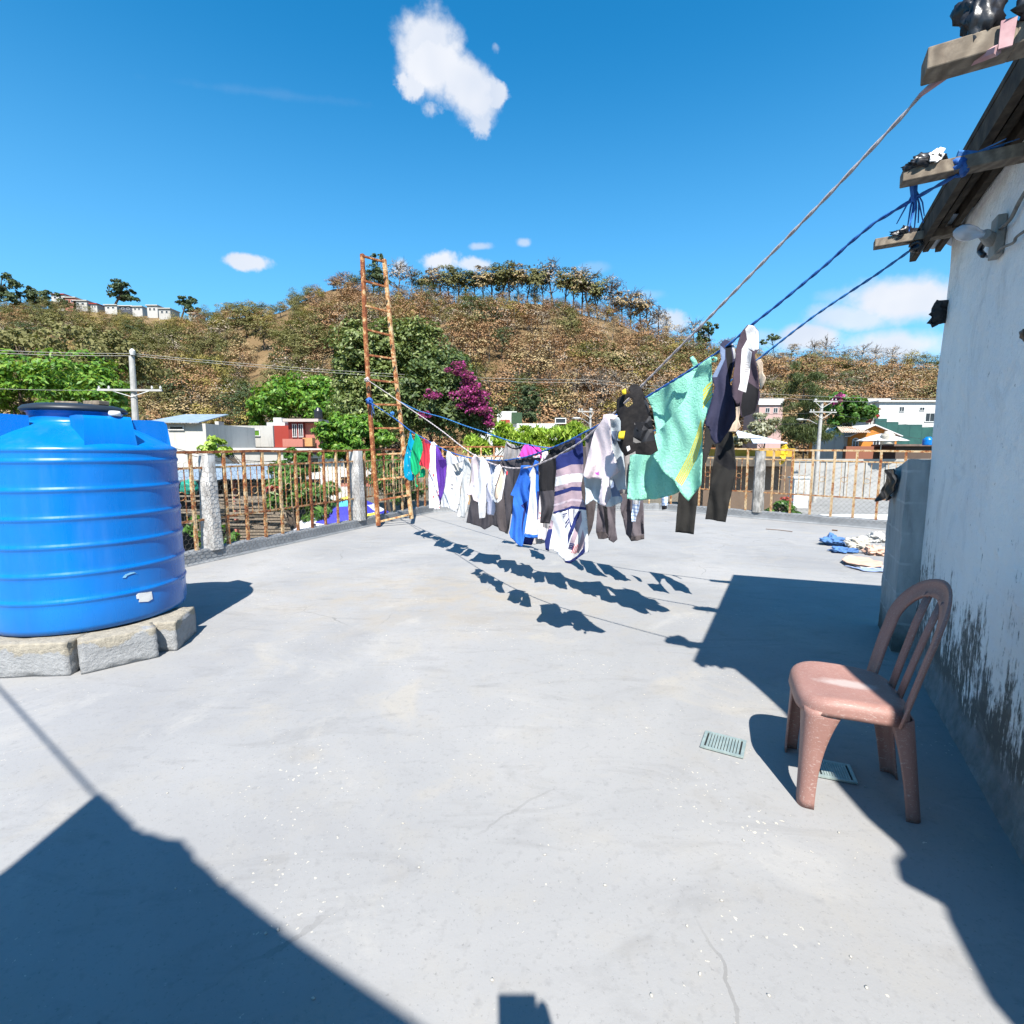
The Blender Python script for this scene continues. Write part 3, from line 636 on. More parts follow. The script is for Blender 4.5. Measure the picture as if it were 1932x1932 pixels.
    def cable(name, pts, r, mat, out=.025):
        P = [wp(x, y, out) for x, y in pts]; S = []
        for i in range(len(P)-1):
            p0, p1, p2, p3 = P[max(i-1, 0)], P[i], P[i+1], P[min(i+2, len(P)-1)]
            for q in np.linspace(0, 1, 6, endpoint=False):
                S.append(.5*((2*p1)+(-p0+p2)*q+(2*p0-5*p1+4*p2-p3)*q*q+(-p0+3*p1-3*p2+p3)*q**3))
        m = MB(); m.tube(S+[P[-1]], r, 6); m.build(name, mat, o, smooth=True)
    cg = pm('grey_cable', (.25, .24, .22), (.15, .14, .13), 30, .6)
    cable('cable', [(1990, 290), (1932, 366), (1905, 415), (1880, 436), (1862, 452), (1850, 475)], .008, cg)
    cable('cable', [(1850, 475), (1858, 483), (1875, 483), (1890, 468), (1912, 458), (1918, 447), (1940, 432), (1990, 405)], .006, cg)
    cable('cable_sleeve', [(1872, 440), (1855, 458), (1849, 473), (1856, 482)], .013, M['blackbag'], .035)
    # mossy block stub that continues the wall
    return o, C0, d, n
HO, HC0, HD, HN = house()
def blockwall():
    a = gnd(1657, 1180); n = HN; s1 = np.dot(a-HC0, HD); off = np.dot(a-HC0, n); p0 = HC0+n*off; b = p0-HD*.02; a = p0+HD*s1
    o = root('block_wall', a, label='low mossy grey block wall continuing from the whitewashed house', cat='wall')
    zt = [1.27, 1.30, 1.33, 1.36]; rows = []; N = 40; K = 30
    L = np.linalg.norm(a-b); d = norm(a-b)
    for j in range(K+1):
        row = []
        for i in range(N+1):
            u = i/N; z = (1.37-.11*u)*j/K
            k = .006*mnoise.noise(Vector((u*9, z*9, 1)))
            zz = z % .215; uu = (u*L+.2*(int(z/.215) % 2)) % .41
            if zz < .014 or uu < .014: k += .004
            row.append(b+d*L*u+V(0, 0, z)+n*k)
        rows.append(row)
    m = MB(); m.grid([r[::-1] for r in rows])
    m.grid([[r[-1]+d*.0, r[-1]-n*.15] for r in rows]); m.grid([[p, p-n*.15] for p in rows[-1]][::-1])
    m.grid([[r[0], r[0]-n*.2] for r in rows][::-1])
    m.build('masonry', M['block'], o); return a, b
BWA, BWB = blockwall()
# ------------------------------------------------------------------ rag and plastic scraps
def crumple(name, lab, cat, c, size, mat, seed, flat=1.0, rag=.35, group=None, det=4, rz=0):
    bm = bmesh.new(); bmesh.ops.create_icosphere(bm, subdivisions=det, radius=1.0); ca, sa = math.cos(rz), math.sin(rz)
    for v in bm.verts:
        q = v.co.copy(); f = 1+rag*mnoise.noise(q*1.6+Vector((seed, 0, 0)))+rag*.8*abs(mnoise.noise(q*3.7+Vector((0, seed, 0))))-rag*.5*abs(mnoise.noise(q*7+Vector((0, 0, seed))))
        p = Vector((q.x*f*size[0], q.y*f*size[1], q.z*f*size[2])); p = Vector((p.x*ca-p.y*sa, p.x*sa+p.y*ca, p.z))
        if flat < 1 and p.z < -size[2]*flat: p.z = -size[2]*flat
        v.co = p
    me = bpy.data.meshes.new(name); bm.to_mesh(me); bm.free()
    for p in me.polygons: p.use_smooth = True
    o = link(name, me, [mat], label=lab, cat=cat, group=group); o.location = Vector(np.asarray(c, float)); return o
def sheet(name, lab, cat, pts3, mat, seed=0, amp=.02, thick=.004, n=None, group=None, parent=None, spacing=None, smooth=True):
    """a crumpled flat piece with a traced outline"""
    P = [np.asarray(p, float) for p in pts3]; c = sum(P)/len(P)
    if n is None: n = norm(np.cross(P[len(P)//3]-P[0], P[2*len(P)//3]-P[0]))
    ex = norm(P[1]-P[0]); ex = norm(ex-n*np.dot(ex, n)); ey = np.cross(n, ex)
    uv = [(float(np.dot(p-c, ex)), float(np.dot(p-c, ey))) for p in P]; w = max(max(abs(a) for a in q) for q in zip(*uv)); s = spacing or w/14
    V2, F2 = cdt_fill(uv, [], s, seed)
    v = []
    for u, q in V2:
        k = amp*(mnoise.noise(Vector((u/w*2.2, q/w*2.2, seed)))+.6*mnoise.noise(Vector((u/w*5, q/w*5, seed+9))))
        v.append(c+ex*u+ey*q+n*k)
    me = np_mesh(name, np.array(v)-c, [tuple(f) for f in F2], smooth=smooth); o = link(name, me, [mat], label=lab, cat=cat, group=group); o.location = Vector(c)
    m = o.modifiers.new('th', 'SOLIDIFY'); m.thickness = thick; return o
def inside(poly, pts):
    poly = np.asarray(poly); x, y = pts[:, 0], pts[:, 1]; r = np.zeros(len(pts), bool); j = len(poly)-1
    for i in range(len(poly)):
        xi, yi = poly[i]; xj, yj = poly[j]
        c = ((yi > y) != (yj > y)) & (x < (xj-xi)*(y-yi)/((yj-yi) if abs(yj-yi) > 1e-12 else 1e-12)+xi); r ^= c; j = i
    return r
def cdt_fill(outline, extras, s, seed=0, holes=()):
    def resample(poly, closed=True):
        out = []
        n = len(poly)
        for i in range(n if closed else n-1):
            a, b = np.array(poly[i]), np.array(poly[(i+1) % n]); k = max(1, int(np.linalg.norm(b-a)/(s*1.2)))
            for q in range(k): out.append(tuple(a+(b-a)*q/k))
        return out
    vs = []; es = []
    for pl in [outline]+list(extras)+list(holes):
        r = resample(pl); b = len(vs); vs += r; es += [(b+i, b+(i+1) % len(r)) for i in range(len(r))]
    o = np.array(outline); lo, hi = o.min(0), o.max(0); rr = np.random.default_rng(seed+1)
    gx, gy = np.meshgrid(np.arange(lo[0], hi[0], s), np.arange(lo[1], hi[1], s)); gx = gx+(np.arange(gx.shape[0]) % 2)[:, None]*s/2
    g = np.stack([gx.ravel(), gy.ravel()], 1)+(rr.random((gx.size, 2))-.5)*s*.3; g = g[inside(outline, g)]
    vs += [tuple(p) for p in g]
    r = delaunay_2d_cdt([Vector((float(a), float(b))) for a, b in vs], es, [], 0, 1e-5)
    V2 = np.array([(p.x, p.y) for p in r[0]]); F2 = np.array([f for f in r[2]]); cen = V2[F2].mean(1); k = inside(outline, cen)
    for h in holes: k &= ~inside(h, cen)
    return V2, F2[k]
# black plastic bags pinched on the rafters, torn flaps at the house corner
tipC, tipB, tipA = lift(gnd(1257, 1208), 2.585), lift(gnd(1310, 1147), 2.645), lift(gnd(1340, 1095), 2.725)
hr = norm(V(HD[1], -HD[0], 0))
crumple('plastic_bag', 'black plastic bag standing on the nearest rafter tail', 'plastic bag', tipC+hr*.125+V(0, 0, .095), (.062, .04, .085), M['blackbag'], 3, rag=.5)
crumple('plastic_bag', 'black plastic bag lying further along the nearest rafter, at the frame corner', 'plastic bag', tipC+hr*.34+V(0, 0, .07), (.13, .05, .055), M['blackbag'], 8, rag=.5)
crumple('rag', 'black and white rag wedged on the middle rafter tail', 'rag', tipB+hr*.10+V(0, 0, .04), (.095, .03, .032), M['blackbag'], 12, rag=.6)
sheet('rag', 'white scrap of cloth folded over the rag on the middle rafter', 'rag', [at(1752, 290, 2.4), at(1775, 277, 2.42), at(1781, 283, 2.42), at(1778, 300, 2.4), at(1766, 308, 2.38), at(1755, 303, 2.38)], M['white'], 4, .012)
crumple('rag', 'frayed black rag bound on the far rafter tail', 'rag', tipA+hr*.17+V(0, 0, .03), (.08, .03, .035), M['blackbag'], 21, rag=.8)
sheet('plastic_flap', 'torn black plastic flap sticking out at the white wall corner', 'plastic flap', [at(x, y, 3.40) for x, y in ((1802, 566), (1767, 566), (1761, 578), (1759, 588), (1754, 592), (1758, 598), (1749, 610), (1756, 612), (1760, 618), (1770, 612), (1800, 606))], M['blackbag'], 2, .02)
sheet('plastic_flap', 'black plastic scrap on the white wall at the right picture edge', 'plastic flap', [on_plane(x, y, HC0+HN*.02, HN) for x, y in ((1932, 620), (1921, 626), (1924, 638), (1932, 646), (1950, 640), (1950, 622))], M['blackbag'], 5, .01)
sheet('black_cloth', 'black cloth draped over the end of the low block wall', 'cloth', [at(x, y, 4.12-(x-1655)*.011) for x, y in ((1690, 884), (1676, 886), (1668, 896), (1666, 915), (1661, 930), (1652, 944), (1660, 946), (1668, 938), (1676, 945), (1684, 938), (1687, 915), (1694, 898))], M['blackbag'], 7, .05, .006)
# ------------------------------------------------------------------ drains in the floor, rags and litter on it
def drain(pts, lab):
    P = [gnd(x, y, .004) for x, y in pts]; c = sum(P)/4; t = root('drain_grate', c, label=lab, cat='drain grate', group='metal drain grates in the floor')
    ex = norm((P[1]-P[0])+(P[2]-P[3])); ey = V(-ex[1], ex[0], 0); w = np.linalg.norm(P[1]-P[0]+P[2]-P[3])/4; h = abs(np.dot(P[3]-P[0]+P[2]-P[1], ey))/4
    zu = V(0, 0, 1); met = pm('green_grey_metal', (.42, .50, .47), (.30, .38, .37), 30, .5, .1, 60, .5, .4)
    m = MB(); m.obox(c+zu*.002, ex*w*.97, ey*h*.97, zu*.002); m.build('dark_plate', pm('drain_shade', (.02, .022, .022)), t)  # flat near-black plate; its colour stands for the shaded hollow
    m = MB()
    for sx in (-1, 1): m.obox(c+ex*sx*(w-.006)+zu*.005, ex*.007, ey*h, zu*.004); m.obox(c+ey*sx*(h-.006)+zu*.005, ex*(w-.0135), ey*.007, zu*.004)
    m.build('frame', met, t); m = MB(); k = 11
    for i in range(k): m.obox(c+ex*(-w+.02+(2*w-.04)*(i+.5)/k)+zu*.006, ex*(w/k*.58), ey*(h-.014), zu*.003)
    m.build('slats', met, t)
drain([(1331, 1381), (1408, 1400), (1402, 1432), (1322, 1410)], 'sunlit metal drain grate in the open floor left of the chair')
drain([(1541, 1434), (1614, 1448), (1606, 1478), (1532, 1464)], 'metal drain grate under the chair, half in shadow')
den = cloth('pile_denim', (.10, .22, .46), (.06, .13, .30)); pal = cloth('pile_white', (.66, .64, .60)); pnk = cloth('pile_peach', (.66, .44, .34)); sac = cloth('pile_sack', (.52, .49, .43)); lbl = cloth('pile_paleblue', (.30, .38, .58))
def pile(x, y, sx, sy, sz, mat, lab, nm, ct, seed): p = gnd(x, y); crumple(nm, lab, ct, p+V(0, 0, sz*.55), (sx, sy, sz), mat, seed, .55, .62, det=5)
pile(1571, 1028, .14, .13, .085, den, 'crumpled blue denim piece, leftmost of the rags on the floor', 'rag', 'rag', 31)
pile(1590, 1042, .17, .10, .045, den, 'folded blue denim end lying in front of the crumpled denim', 'rag', 'rag', 32)
pile(1618, 1034, .13, .14, .10, sac, 'beige sack standing among the rags by the block wall', 'sack', 'sack', 33)
pile(1656, 1022, .16, .14, .075, pal, 'white cloth at the back of the rag heap', 'rag', 'rag', 34)
pile(1655, 1046, .16, .12, .07, pnk, 'peach coloured cloth beside the beige sack', 'rag', 'rag', 35)
def flatp(pts, mat, lab, nm, ct, seed, z=.03): sheet(nm, lab, ct, [gnd(x, y, z) for x, y in pts], mat, seed, .014, .010, n=V(0, 0, 1))
flatp([(1588, 1055), (1600, 1048), (1640, 1052), (1665, 1060), (1665, 1068), (1630, 1066), (1596, 1060)], pnk, 'flat peach cardboard sheet in front of the rag heap', 'cardboard_sheet', 'cardboard', 36, .05)
flatp([(1600, 1062), (1640, 1063), (1668, 1066), (1668, 1072), (1625, 1070)], pal, 'white cardboard lying under the peach sheet', 'cardboard_sheet', 'cardboard', 37, .025)
flatp([(1592, 1066), (1625, 1071), (1650, 1068), (1668, 1072), (1668, 1078), (1630, 1076)], lbl, 'pale blue cloth, nearest of the rags on the floor', 'rag', 'rag', 38, .02)
tw = pm('dry_twig', (.16, .09, .05), None, 20, .9)
for i, pts in enumerate(([(1460, 973), (1472, 975), (1480, 979)], [(1445, 998), (1470, 1000), (1495, 1003)], [(1490, 971), (1496, 971), (1500, 973)], [(1570, 1000), (1580, 1001)])):
    m = MB(); m.tube([gnd(x, y, .012) for x, y in pts], .006 if i < 2 else .012, 5); m.build('twig', tw, label=['short dry twig near the back kerb', 'long thin twig lying on the sunny floor', 'reddish bark piece by the back kerb', 'small brown bark scrap left of the rag heap'][i], cat='twig')
peb = pm('pale_pebble', (.55, .52, .46), None, 30, .9)
rp = random.Random(5); pts = []
for i in range(46):
    x = rp.uniform(300, 1650); y = rp.uniform(1010, 1900); g = gnd(x, y)
    if g[0] > 1.9: continue
    o = crumple('paint_chip', 'tiny pale chip of mortar lying on the grey floor', 'mortar chip', g+V(0, 0, .002), (rp.uniform(.003, .007), rp.uniform(.003, .006), .002), peb, i, .7, .4, 'mortar chips scattered on the floor', 1, rp.uniform(0, 3))
# ------------------------------------------------------------------ brown plastic chair
def chair():
    A, B = gnd(1505, 1520), gnd(1485, 1410); C, D = gnd(1693, 1475), gnd(1723, 1534)
    fm, rm = (A+B)/2, (C+D)/2; f = norm(fm-rm); c = (fm+rm)/2; rz = math.atan2(f[1], f[0])
    m, t, b, oc = newmat('faded_brown_plastic', .55, .35)
    base = t.ramp(t.noise(oc, 5, 4), [(.35, (.285, .155, .13)), (.7, (.235, .122, .10))])
    scr = t.noise(t.scalev(oc, (12, 90, 30)), 4.5, 5, .7); base = t.mix(t.mapr(scr, .56, .68, 0, .7), base, (.46, .38, .35))
    scr2 = t.noise(t.scalev(oc, (60, 14, 45)), 4.5, 4, .7); base = t.mix(t.mapr(scr2, .60, .70, 0, .6), base, (.40, .27, .235))
    # paint spill on the seat
    ds = t.n('ShaderNodeVectorMath', operation='DISTANCE'); t.l(t.scalev(oc, (.62, 1.7, .4)), ds.inputs[0]); ds.inputs[1].default_value = (.03*.62, .0*1.7, .45*.4)
    w = t.math('ADD', ds.outputs['Value'], t.math('MULTIPLY', t.noise(oc, 22, 5), .07)); base = t.mix(t.mapr(w, .07, .115, .55, 0), base, (.46, .42, .40))
    t.l(base, b.inputs['Base Color']); bump(t, b, t.noise(oc, 140, 3), .15, .002)
    o = empty('plastic_chair', c, rz, label='scuffed reddish brown plastic chair in front of the stained wall', cat='chair')
    hw = lambda x: .216+.04*x                      # half width at x
    rows = []; NA = 72
    rings = [(q, 0, 0) for q in (.05, .18, .35, .55, .72, .86, .94, 1.0)]+[(1.0, .034*math.sin(u), .034*(1-math.cos(u))) for u in np.linspace(.25, math.pi/2, 6)]+[(1.0, .035, .046), (1.0, .037, .062)]
    for e, out, dz in rings:
        row = []
        for k in range(NA):
            th = 2*math.pi*k/NA; cx, cy = math.cos(th), math.sin(th); sc = 1/(abs(cx)**4.2+abs(cy)**4.2)**(1/4.2)
            x = .033+e*cx*sc*.158; y = e*cy*sc*(hw(x)-.034); fr = max(0, cx*sc*e-.35)/.65
            row.append((x+out*cx*sc*1.0, y+out*cy*sc*1.0, .458-.011*(1-e*e)-.008*max(0, -cx*e)-.016*fr**2-dz))
        rows.append(row)
    m1 = MB(); m1.add(np.array(rows).reshape(-1, 3), [((i+1)*NA+k, (i+1)*NA+(k+1) % NA, i*NA+(k+1) % NA, i*NA+k) for i in range(len(rows)-1) for k in range(NA)]+[tuple(range(NA))]); m1.build('seat', m, o, smooth=True, solid=.007)
    # skirts joining the legs
    def leg(tx, ty, bx, by, front, wt, wb):
        sx = 1 if front else -1; sy = 1 if ty > 0 else -1; L = 15; rows = []
        for i in range(L+1):
            q = i/L; x = tx+(bx-tx)*q; y = ty+(by-ty)*q; z = .408*(1-q)
            w = wb+(wt-wb)*((1-q)**2.6); r = .044*(1-q)+.026*q; row = []
            w = max(w, r+.02); prof = [(-w, 0), (-(w*2+r)/3, 0), (-(w+2*r)/3, 0), (-r, 0)]+[(-r+r*math.sin(u), -r+r*math.cos(u)) for u in np.linspace(.3, 1.27, 4)]+[(0, -r), (0, -(w+2*r)/3), (0, -(w*2+r)/3), (0, -w)]
            for u, v in prof:                                  # u along x (from the corner inwards), v along y
                row.append((x+sx*u, y+sy*v, z))
            rows.append(row if sx*sy > 0 else row[::-1])
        g = MB(); g.grid(rows); g.build('leg', m, o, smooth=True, solid=.007)
    for s in (1, -1):
        leg(.206, s*.215, .212, s*.226, True, .125, .054); leg(-.160, s*.192, -.213, s*.170, False, .085, .050)
    # back: a wide arched band, wrapped around a vertical cylinder and reclined
    Rw = .80
    def wrap(s, h): 
        s = s*1.06; th = s/Rw; rec = (h-.45)*.23+max(0, h-.6)**2*.15
        return V(-.122-Rw*(math.cos(th)-math.cos(.205/Rw))-rec, Rw*math.sin(th), h)
    def band(path, w, name, th=.014):
        P = [np.array(p) for p in path]; rows = []
        for i, p in enumerate(P):
            d = norm(np.append(P[min(i+1, len(P)-1)]-P[max(i-1, 0)], 0))[:2]; nn = np.array([-d[1], d[0]]); ww = w(i/(len(P)-1)) if callable(w) else w
            row = []
            for q, bo in ((-1, .006), (-.55, .0), (0, -.003), (.55, .0), (1, .006)):
                s, h = p+nn*q*ww/2; row.append(wrap(s, h)+V(bo, 0, 0))
            rows.append(row)
        g = MB(); g.grid(rows); return g.build(name, m, o, smooth=True, solid=th)
    A0 = [(-.196, .40), (-.199, .45), (-.203, .52), (-.206, .60), (-.205, .67)]
    arch = [(-.207*math.cos(u), .69+.195*math.sin(u)) for u in np.linspace(.1, math.pi-.1, 22)]
    path = A0+arch+[(-s, h) for s, h in A0[::-1]]
    band(path, lambda q: .060+.012*math.sin(q*math.pi), 'back_frame', .010)
    for s in (-.055, .055): band([(s*.8, .43), (s*.9, .57), (s, .72), (s*1.05, .855)], .040, 'back_slat', .010)
    return o
chair()
# ------------------------------------------------------------------ the three clotheslines
def conv(frame, pts):
    fx, fy, k = {'1': (742.6, 774.8, .13369), '2': (904.0, 807.1, .13369), '3': (1065.4, 742.6, .16715), '4': (1226.8, 581.1, .23395), '6': (1033.1, 613.4, .21726)}[frame]
    return [(fx+x*k, fy+y*k) for x, y in pts]
class Rope:
    def __init__(s, A, B, px, label, mat, r):
        s.A, s.B = A, B; h = (B-A)*V(1, 1, 0); s.h = norm(h); s.n = V(s.h[1], -s.h[0], 0)
        if np.dot(s.n, CAM-A) < 0: s.n = -s.n                   # towards the camera
        P = [A]+[on_plane(x, y, A, s.n) for x, y in px]+[B]
        S = []
        for i in range(len(P)-1):
            p0, p1, p2, p3 = P[max(i-1, 0)], P[i], P[i+1], P[min(i+2, len(P)-1)]
            k = max(2, int(np.linalg.norm(p2-p1)/.12))
            for q in np.linspace(0, 1, k, endpoint=False): S.append(.5*((2*p1)+(-p0+p2)*q+(2*p0-5*p1+4*p2-p3)*q*q+(-p0+3*p1-3*p2+p3)*q**3))
        S.append(P[-1]); s.P = S; m = MB()
        # two twisted strands
        D = []; acc = 0; F = []
        for a, b in zip(S[:-1], S[1:]):
            k = max(1, int(np.linalg.norm(b-a)/.02))
            F += [a+(b-a)*q/k for q in range(k)]
        F.append(S[-1])
        for ph in (0, math.pi):
            T = []
            for i, p in enumerate(F):
                t = i*.9+ph; T.append(p+s.n*r*.55*math.cos(t)+V(0, 0, r*.55*math.sin(t)))
            m.tube(T, r*.72, 5)
        s.o = m.build('clothesline', mat, smooth=True, label=label, cat='rope')
rb = pm('blue_nylon_rope', (.03, .16, .50), (.015, .07, .30), 40, .6, .3, 200)
rb2 = pm('light_blue_nylon_rope', (.06, .26, .58), (.02, .12, .38), 40, .6, .3, 200)
rw = pm('white_rope', (.60, .55, .54), (.46, .38, .38), 30, .7, .3, 200); rpk = pm('pink_strap', (.62, .42, .42), (.42, .22, .24), 12, .7)
LL = lambda x, y: at(x, y, LZ-.06); 
R2 = Rope(LL(697, 758), tipB+hr*.20+V(0, 0, -.03), [(742.6, 788.2), (774.7, 812.9), (798.8, 826.9), (822.8, 840.3), (846.9, 852.3), (876.3, 861.7), (900, 866), (925.4, 868.6), (950.8, 868.9), (970.8, 865.9), (990.9, 862.6), (1020.3, 853.2), (1051, 841.2), (1077.8, 829.2), (1097.7, 818.5), (1122.2, 806.1), (1170, 779), (1226.8, 744.9), (1318, 689), (1341.4, 673.5), (1378.9, 647), (1414, 616.2), (1460.8, 580), (1560, 498), (1650, 420)], 'blue clothesline carrying the mint towel, from ladder to the middle rafter', rb, .0075)
R1 = Rope(LL(692, 716), tipC+hr*.135+V(0, 0, -.01), [(735, 745), (778.7, 774.8), (809.4, 795.5), (841.5, 818.9), (862.9, 836.3), (891, 856.4), (916.4, 869.7), (936.3, 877.7), (960, 882.8), (980, 883.5), (1002, 881), (1036.4, 867.3), (1051, 860.6), (1071, 848.5), (1097.7, 832.5), (1132, 802), (1162.3, 775.7), (1206.9, 731.8), (1272, 665.5), (1322, 615.6), (1420, 515), (1549.7, 382.3), (1629.9, 296.7), (1710, 211), (1763.6, 152.4)], 'white clothesline carrying the black vest, from ladder to the nearest rafter', rw, .0060)
R3 = Rope(at(755, 758, RZ-.06), tipA+hr*.24+V(0, 0, -.03), [(789.4, 774.8), (836.2, 788.2), (876.3, 802.9), (916.4, 816.2), (954.8, 829.8), (989.6, 837.8), (1032, 845), (1090, 848), (1150, 842), (1230, 815), (1310, 770), (1370, 725), (1429, 679), (1534.8, 597), (1655.6, 516.6)], 'blue clothesline furthest from the camera, from ladder to the far rafter', rb2, .0075)
# knots and frayed tails
def knot(c, r, mat, lab, nm='knot', k=3):
    m = MB(); rn = random.Random(int(c[0]*1000))
    for q in range(k):
        a = V(rn.random()-.5, rn.random()-.5, rn.random()-.5); a = norm(a); b = norm(np.cross(a, V(.3, .5, .8))); d = np.cross(a, b)
        m.tube([c+r*(math.cos(u)*b+math.sin(u)*d)+a*r*.5*math.sin(2*u) for u in np.linspace(0, 2*math.pi, 12)], r*.38, 5)
    return m.build(nm, mat, smooth=True, label=lab, cat='rope knot')
knot(LL(697, 757), .05, rb, 'blue rope knot on the left side rail of the ladder'); knot(LL(692, 716), .035, rw, 'white rope knot on the left side rail of the ladder'); knot(at(740, 780, 9.9), .03, rb2, 'small blue and white knot on a ladder rung', k=4)
def tassel(p, ln, mat, lab, seed, spread=.05, n=9, down=V(0, 0, -1)):
    rn = random.Random(seed); m = MB()
    for i in range(n):
        q = down*ln*rn.uniform(.7, 1.05)+V(rn.uniform(-1, 1), rn.uniform(-1, 1), rn.uniform(-.3, .3))*spread
        m.tube([p, p+q*.5+V(rn.uniform(-1, 1), 0, rn.uniform(-1, 1))*spread*.25, p+q], [.004, .004, .0025], 4)
    m.tube([p+V(-.01, 0, .02), p+down*ln*.35], [.018, .012], 6)
    return m.build('rope_tail', mat, label=lab, cat='rope tail')
pt = on_plane(1727, 356, R2.A, R2.n); tassel(pt, .17, rb, 'frayed dark blue rope tassel hanging below the middle rafter', 3)
tassel(tipB+hr*.20+V(0, 0, .03), .16, rb2, 'bright blue frayed rope end blown along the middle rafter', 5, .03, 8, norm(hr+V(0, 0, .15)))
tassel(LL(703, 763), .22, rb, 'blue rope tail hanging from the ladder knot', 8, .05, 5)
knot(tipA+hr*.22+V(0, 0, -.05), .03, M['blackbag'], 'dark knot under the far rafter tail'); knot(tipB+hr*.20, .034, rb, 'blue rope wound round the middle rafter tail', k=4)
m = MB(); q0 = tipC+hr*.16
m.add([q0+hr*.0+V(0, 0, .036)-HD*.05, q0+hr*.035+V(0, 0, .036)-HD*.05, q0+hr*.03+V(0, 0, -.036)-HD*.05, q0+hr*.0+V(0, 0, -.036)-HD*.05], [(0, 1, 2, 3)])
m.tube([q0+V(0, 0, -.034)-HD*.045, R1.P[-2], R1.P[-4]], [.012, .009, .005], 6)
m.build('pink_strap', rpk, label='pinkish cloth strap tying the white rope to the nearest rafter', cat='strap', solid=.006)
# ------------------------------------------------------------------ laundry
def garment(name, label, cat, rope, outline, mats, panels=(), off=0.0, yaw=0.0, amp=.028, wl=.13, seed=0, holes=(), group=None, extra=(), belly=.04, diag=.16):
    """cloth hung from a rope; outline and panels are surveyed in the hanging plane; extra = further layers (outline, material index, offset)"""
    cx = sum(p[0] for p in outline)/len(outline); ty = min(p[1] for p in outline)
    cp = on_plane(cx, ty+12, rope.A, rope.n); cy, sy = math.cos(math.radians(yaw*1.5)), math.sin(math.radians(yaw*1.5))
    n0 = V(rope.n[0]*cy-rope.n[1]*sy, rope.n[0]*sy+rope.n[1]*cy, 0); hh = V(-n0[1], n0[0], 0)
    AV = []; AF = []; AM = []; base = 0; rs = np.random.default_rng(seed+11)
    ph = rs.random(8)*6.28
    for (ol, mi0, of, pans, hls) in [(outline, 0, off, panels, holes)]+[(e[0], e[1], e[2], e[3] if len(e) > 3 else (), ()) for e in extra]:
        p0 = cp+n0*of
        def uv(pts):
            out = []
            for x, y in pts:
                q = on_plane(x, y, p0, n0); out.append((float(np.dot(q-p0, hh)), float(q[2])))
            return out
        o2 = uv(ol); arr = np.array(o2); w, h = np.ptp(arr[:, 0]), np.ptp(arr[:, 1]); s = max(.011, min(.024, max(w, h)/45))
        pu = [(uv(p), k) for p, k in pans]; hu = [uv(p) for p in hls]
        V2, F2 = cdt_fill(o2, [p for p, _ in pu], s, seed, hu)
        u, z = V2[:, 0], V2[:, 1]; zt = arr[:, 1].max(); t = np.clip((zt-z)/max(h, .05), 0, 1)
        uw = u+.035*np.sin(z*6+ph[0])+.02*np.sin(z*15+ph[1])
        rg = lambda a: np.sign(np.sin(a))*np.abs(np.sin(a))**.8
        wq = wl*1.45; d = amp*((.5+.5*t)*(.62*rg(2*np.pi*uw/wq+ph[2])+.30*np.sin(2*np.pi*uw/(wq*.41)+ph[3]+2*z))+.45*np.sin(2*np.pi*uw/(wq*2.6)+ph[4])+diag*np.sin((uw*.9+z*.55)*13+ph[5])+.10*np.sin((z-uw*.5)*27+ph[6])*t)
        d = d+belly*np.sin(t*np.pi*.9)*np.sin(ph[7]+u*3)
        d = d*np.clip((t)*9, .25, 1)
        P = p0+u[:, None]*hh; P[:, 2] = z
        tv = (CAM-P)*V(1, 1, 0); tv /= np.linalg.norm(tv, axis=1, keepdims=True); dd = tv*.85+n0*.15; P = P+d[:, None]*dd*1.15
        cen = V2[F2].mean(1); mi = np.full(len(F2), mi0)
        for p, k in pu: mi[inside(p, cen)] = k
        # orient towards the camera
        AV.append(P); AF.append(F2+base); AM.append(mi); base += len(P)
    P = np.concatenate(AV); F = np.concatenate(AF); me = np_mesh(name, P-cp, F, np.concatenate(AM), True)
    o = link(name, me, mats, label=label, cat=cat, group=group); o.location = Vector(cp)
    md = o.modifiers.new('th', 'SOLIDIFY'); md.thickness = .005; md.offset = 0
    return o
c = conv
teal = cloth('teal_cotton', (.0, .32, .52)); grn = cloth('green_cotton', (.01, .42, .17)); red = cloth('red_cotton', (.66, .045, .07)); pur = cloth('purple_jersey', (.13, .045, .36)); wht = cloth('white_cotton', (.80, .80, .82)); wh2 = cloth('offwhite_cotton', (.74, .74, .72))
pkw = cloth('pinkish_white', (.80, .70, .74)); char = cloth('charcoal_jersey', (.055, .052, .062)); blk = cloth('black_cotton', (.016, .016, .019)); slate = cloth('slate_blue', (.20, .26, .40)); lav = cloth('lavender_white', (.66, .66, .80)); brn = cloth('dark_brown_grey', (.085, .072, .075)); bei = cloth('beige_cloth', (.66, .52, .40))
blu = cloth('royal_blue', (.035, .16, .62)); nav = cloth('navy_cloth', (.018, .028, .13)); mau = cloth('mauve_towel', (.38, .29, .34)); lmau = cloth('light_mauve', (.52, .44, .50)); pbl = cloth('pale_grey_blue', (.62, .70, .76)); nv2 = cloth('navy_shirt', (.045, .045, .085)); plum = cloth('dark_plum', (.075, .055, .075)); lgr = cloth('light_grey_trim', (.55, .56, .60)); sgr = cloth('sweat_grey', (.115, .10, .115)); ggr = cloth('stone_grey', (.34, .32, .32)); mag = cloth('magenta_cloth', (.66, .07, .42)); dmag = cloth('deep_magenta', (.44, .02, .24)); yel = cloth('yellow_stripe', (.78, .70, .08)); tealp = cloth('pale_teal_dots', (.30, .62, .72))
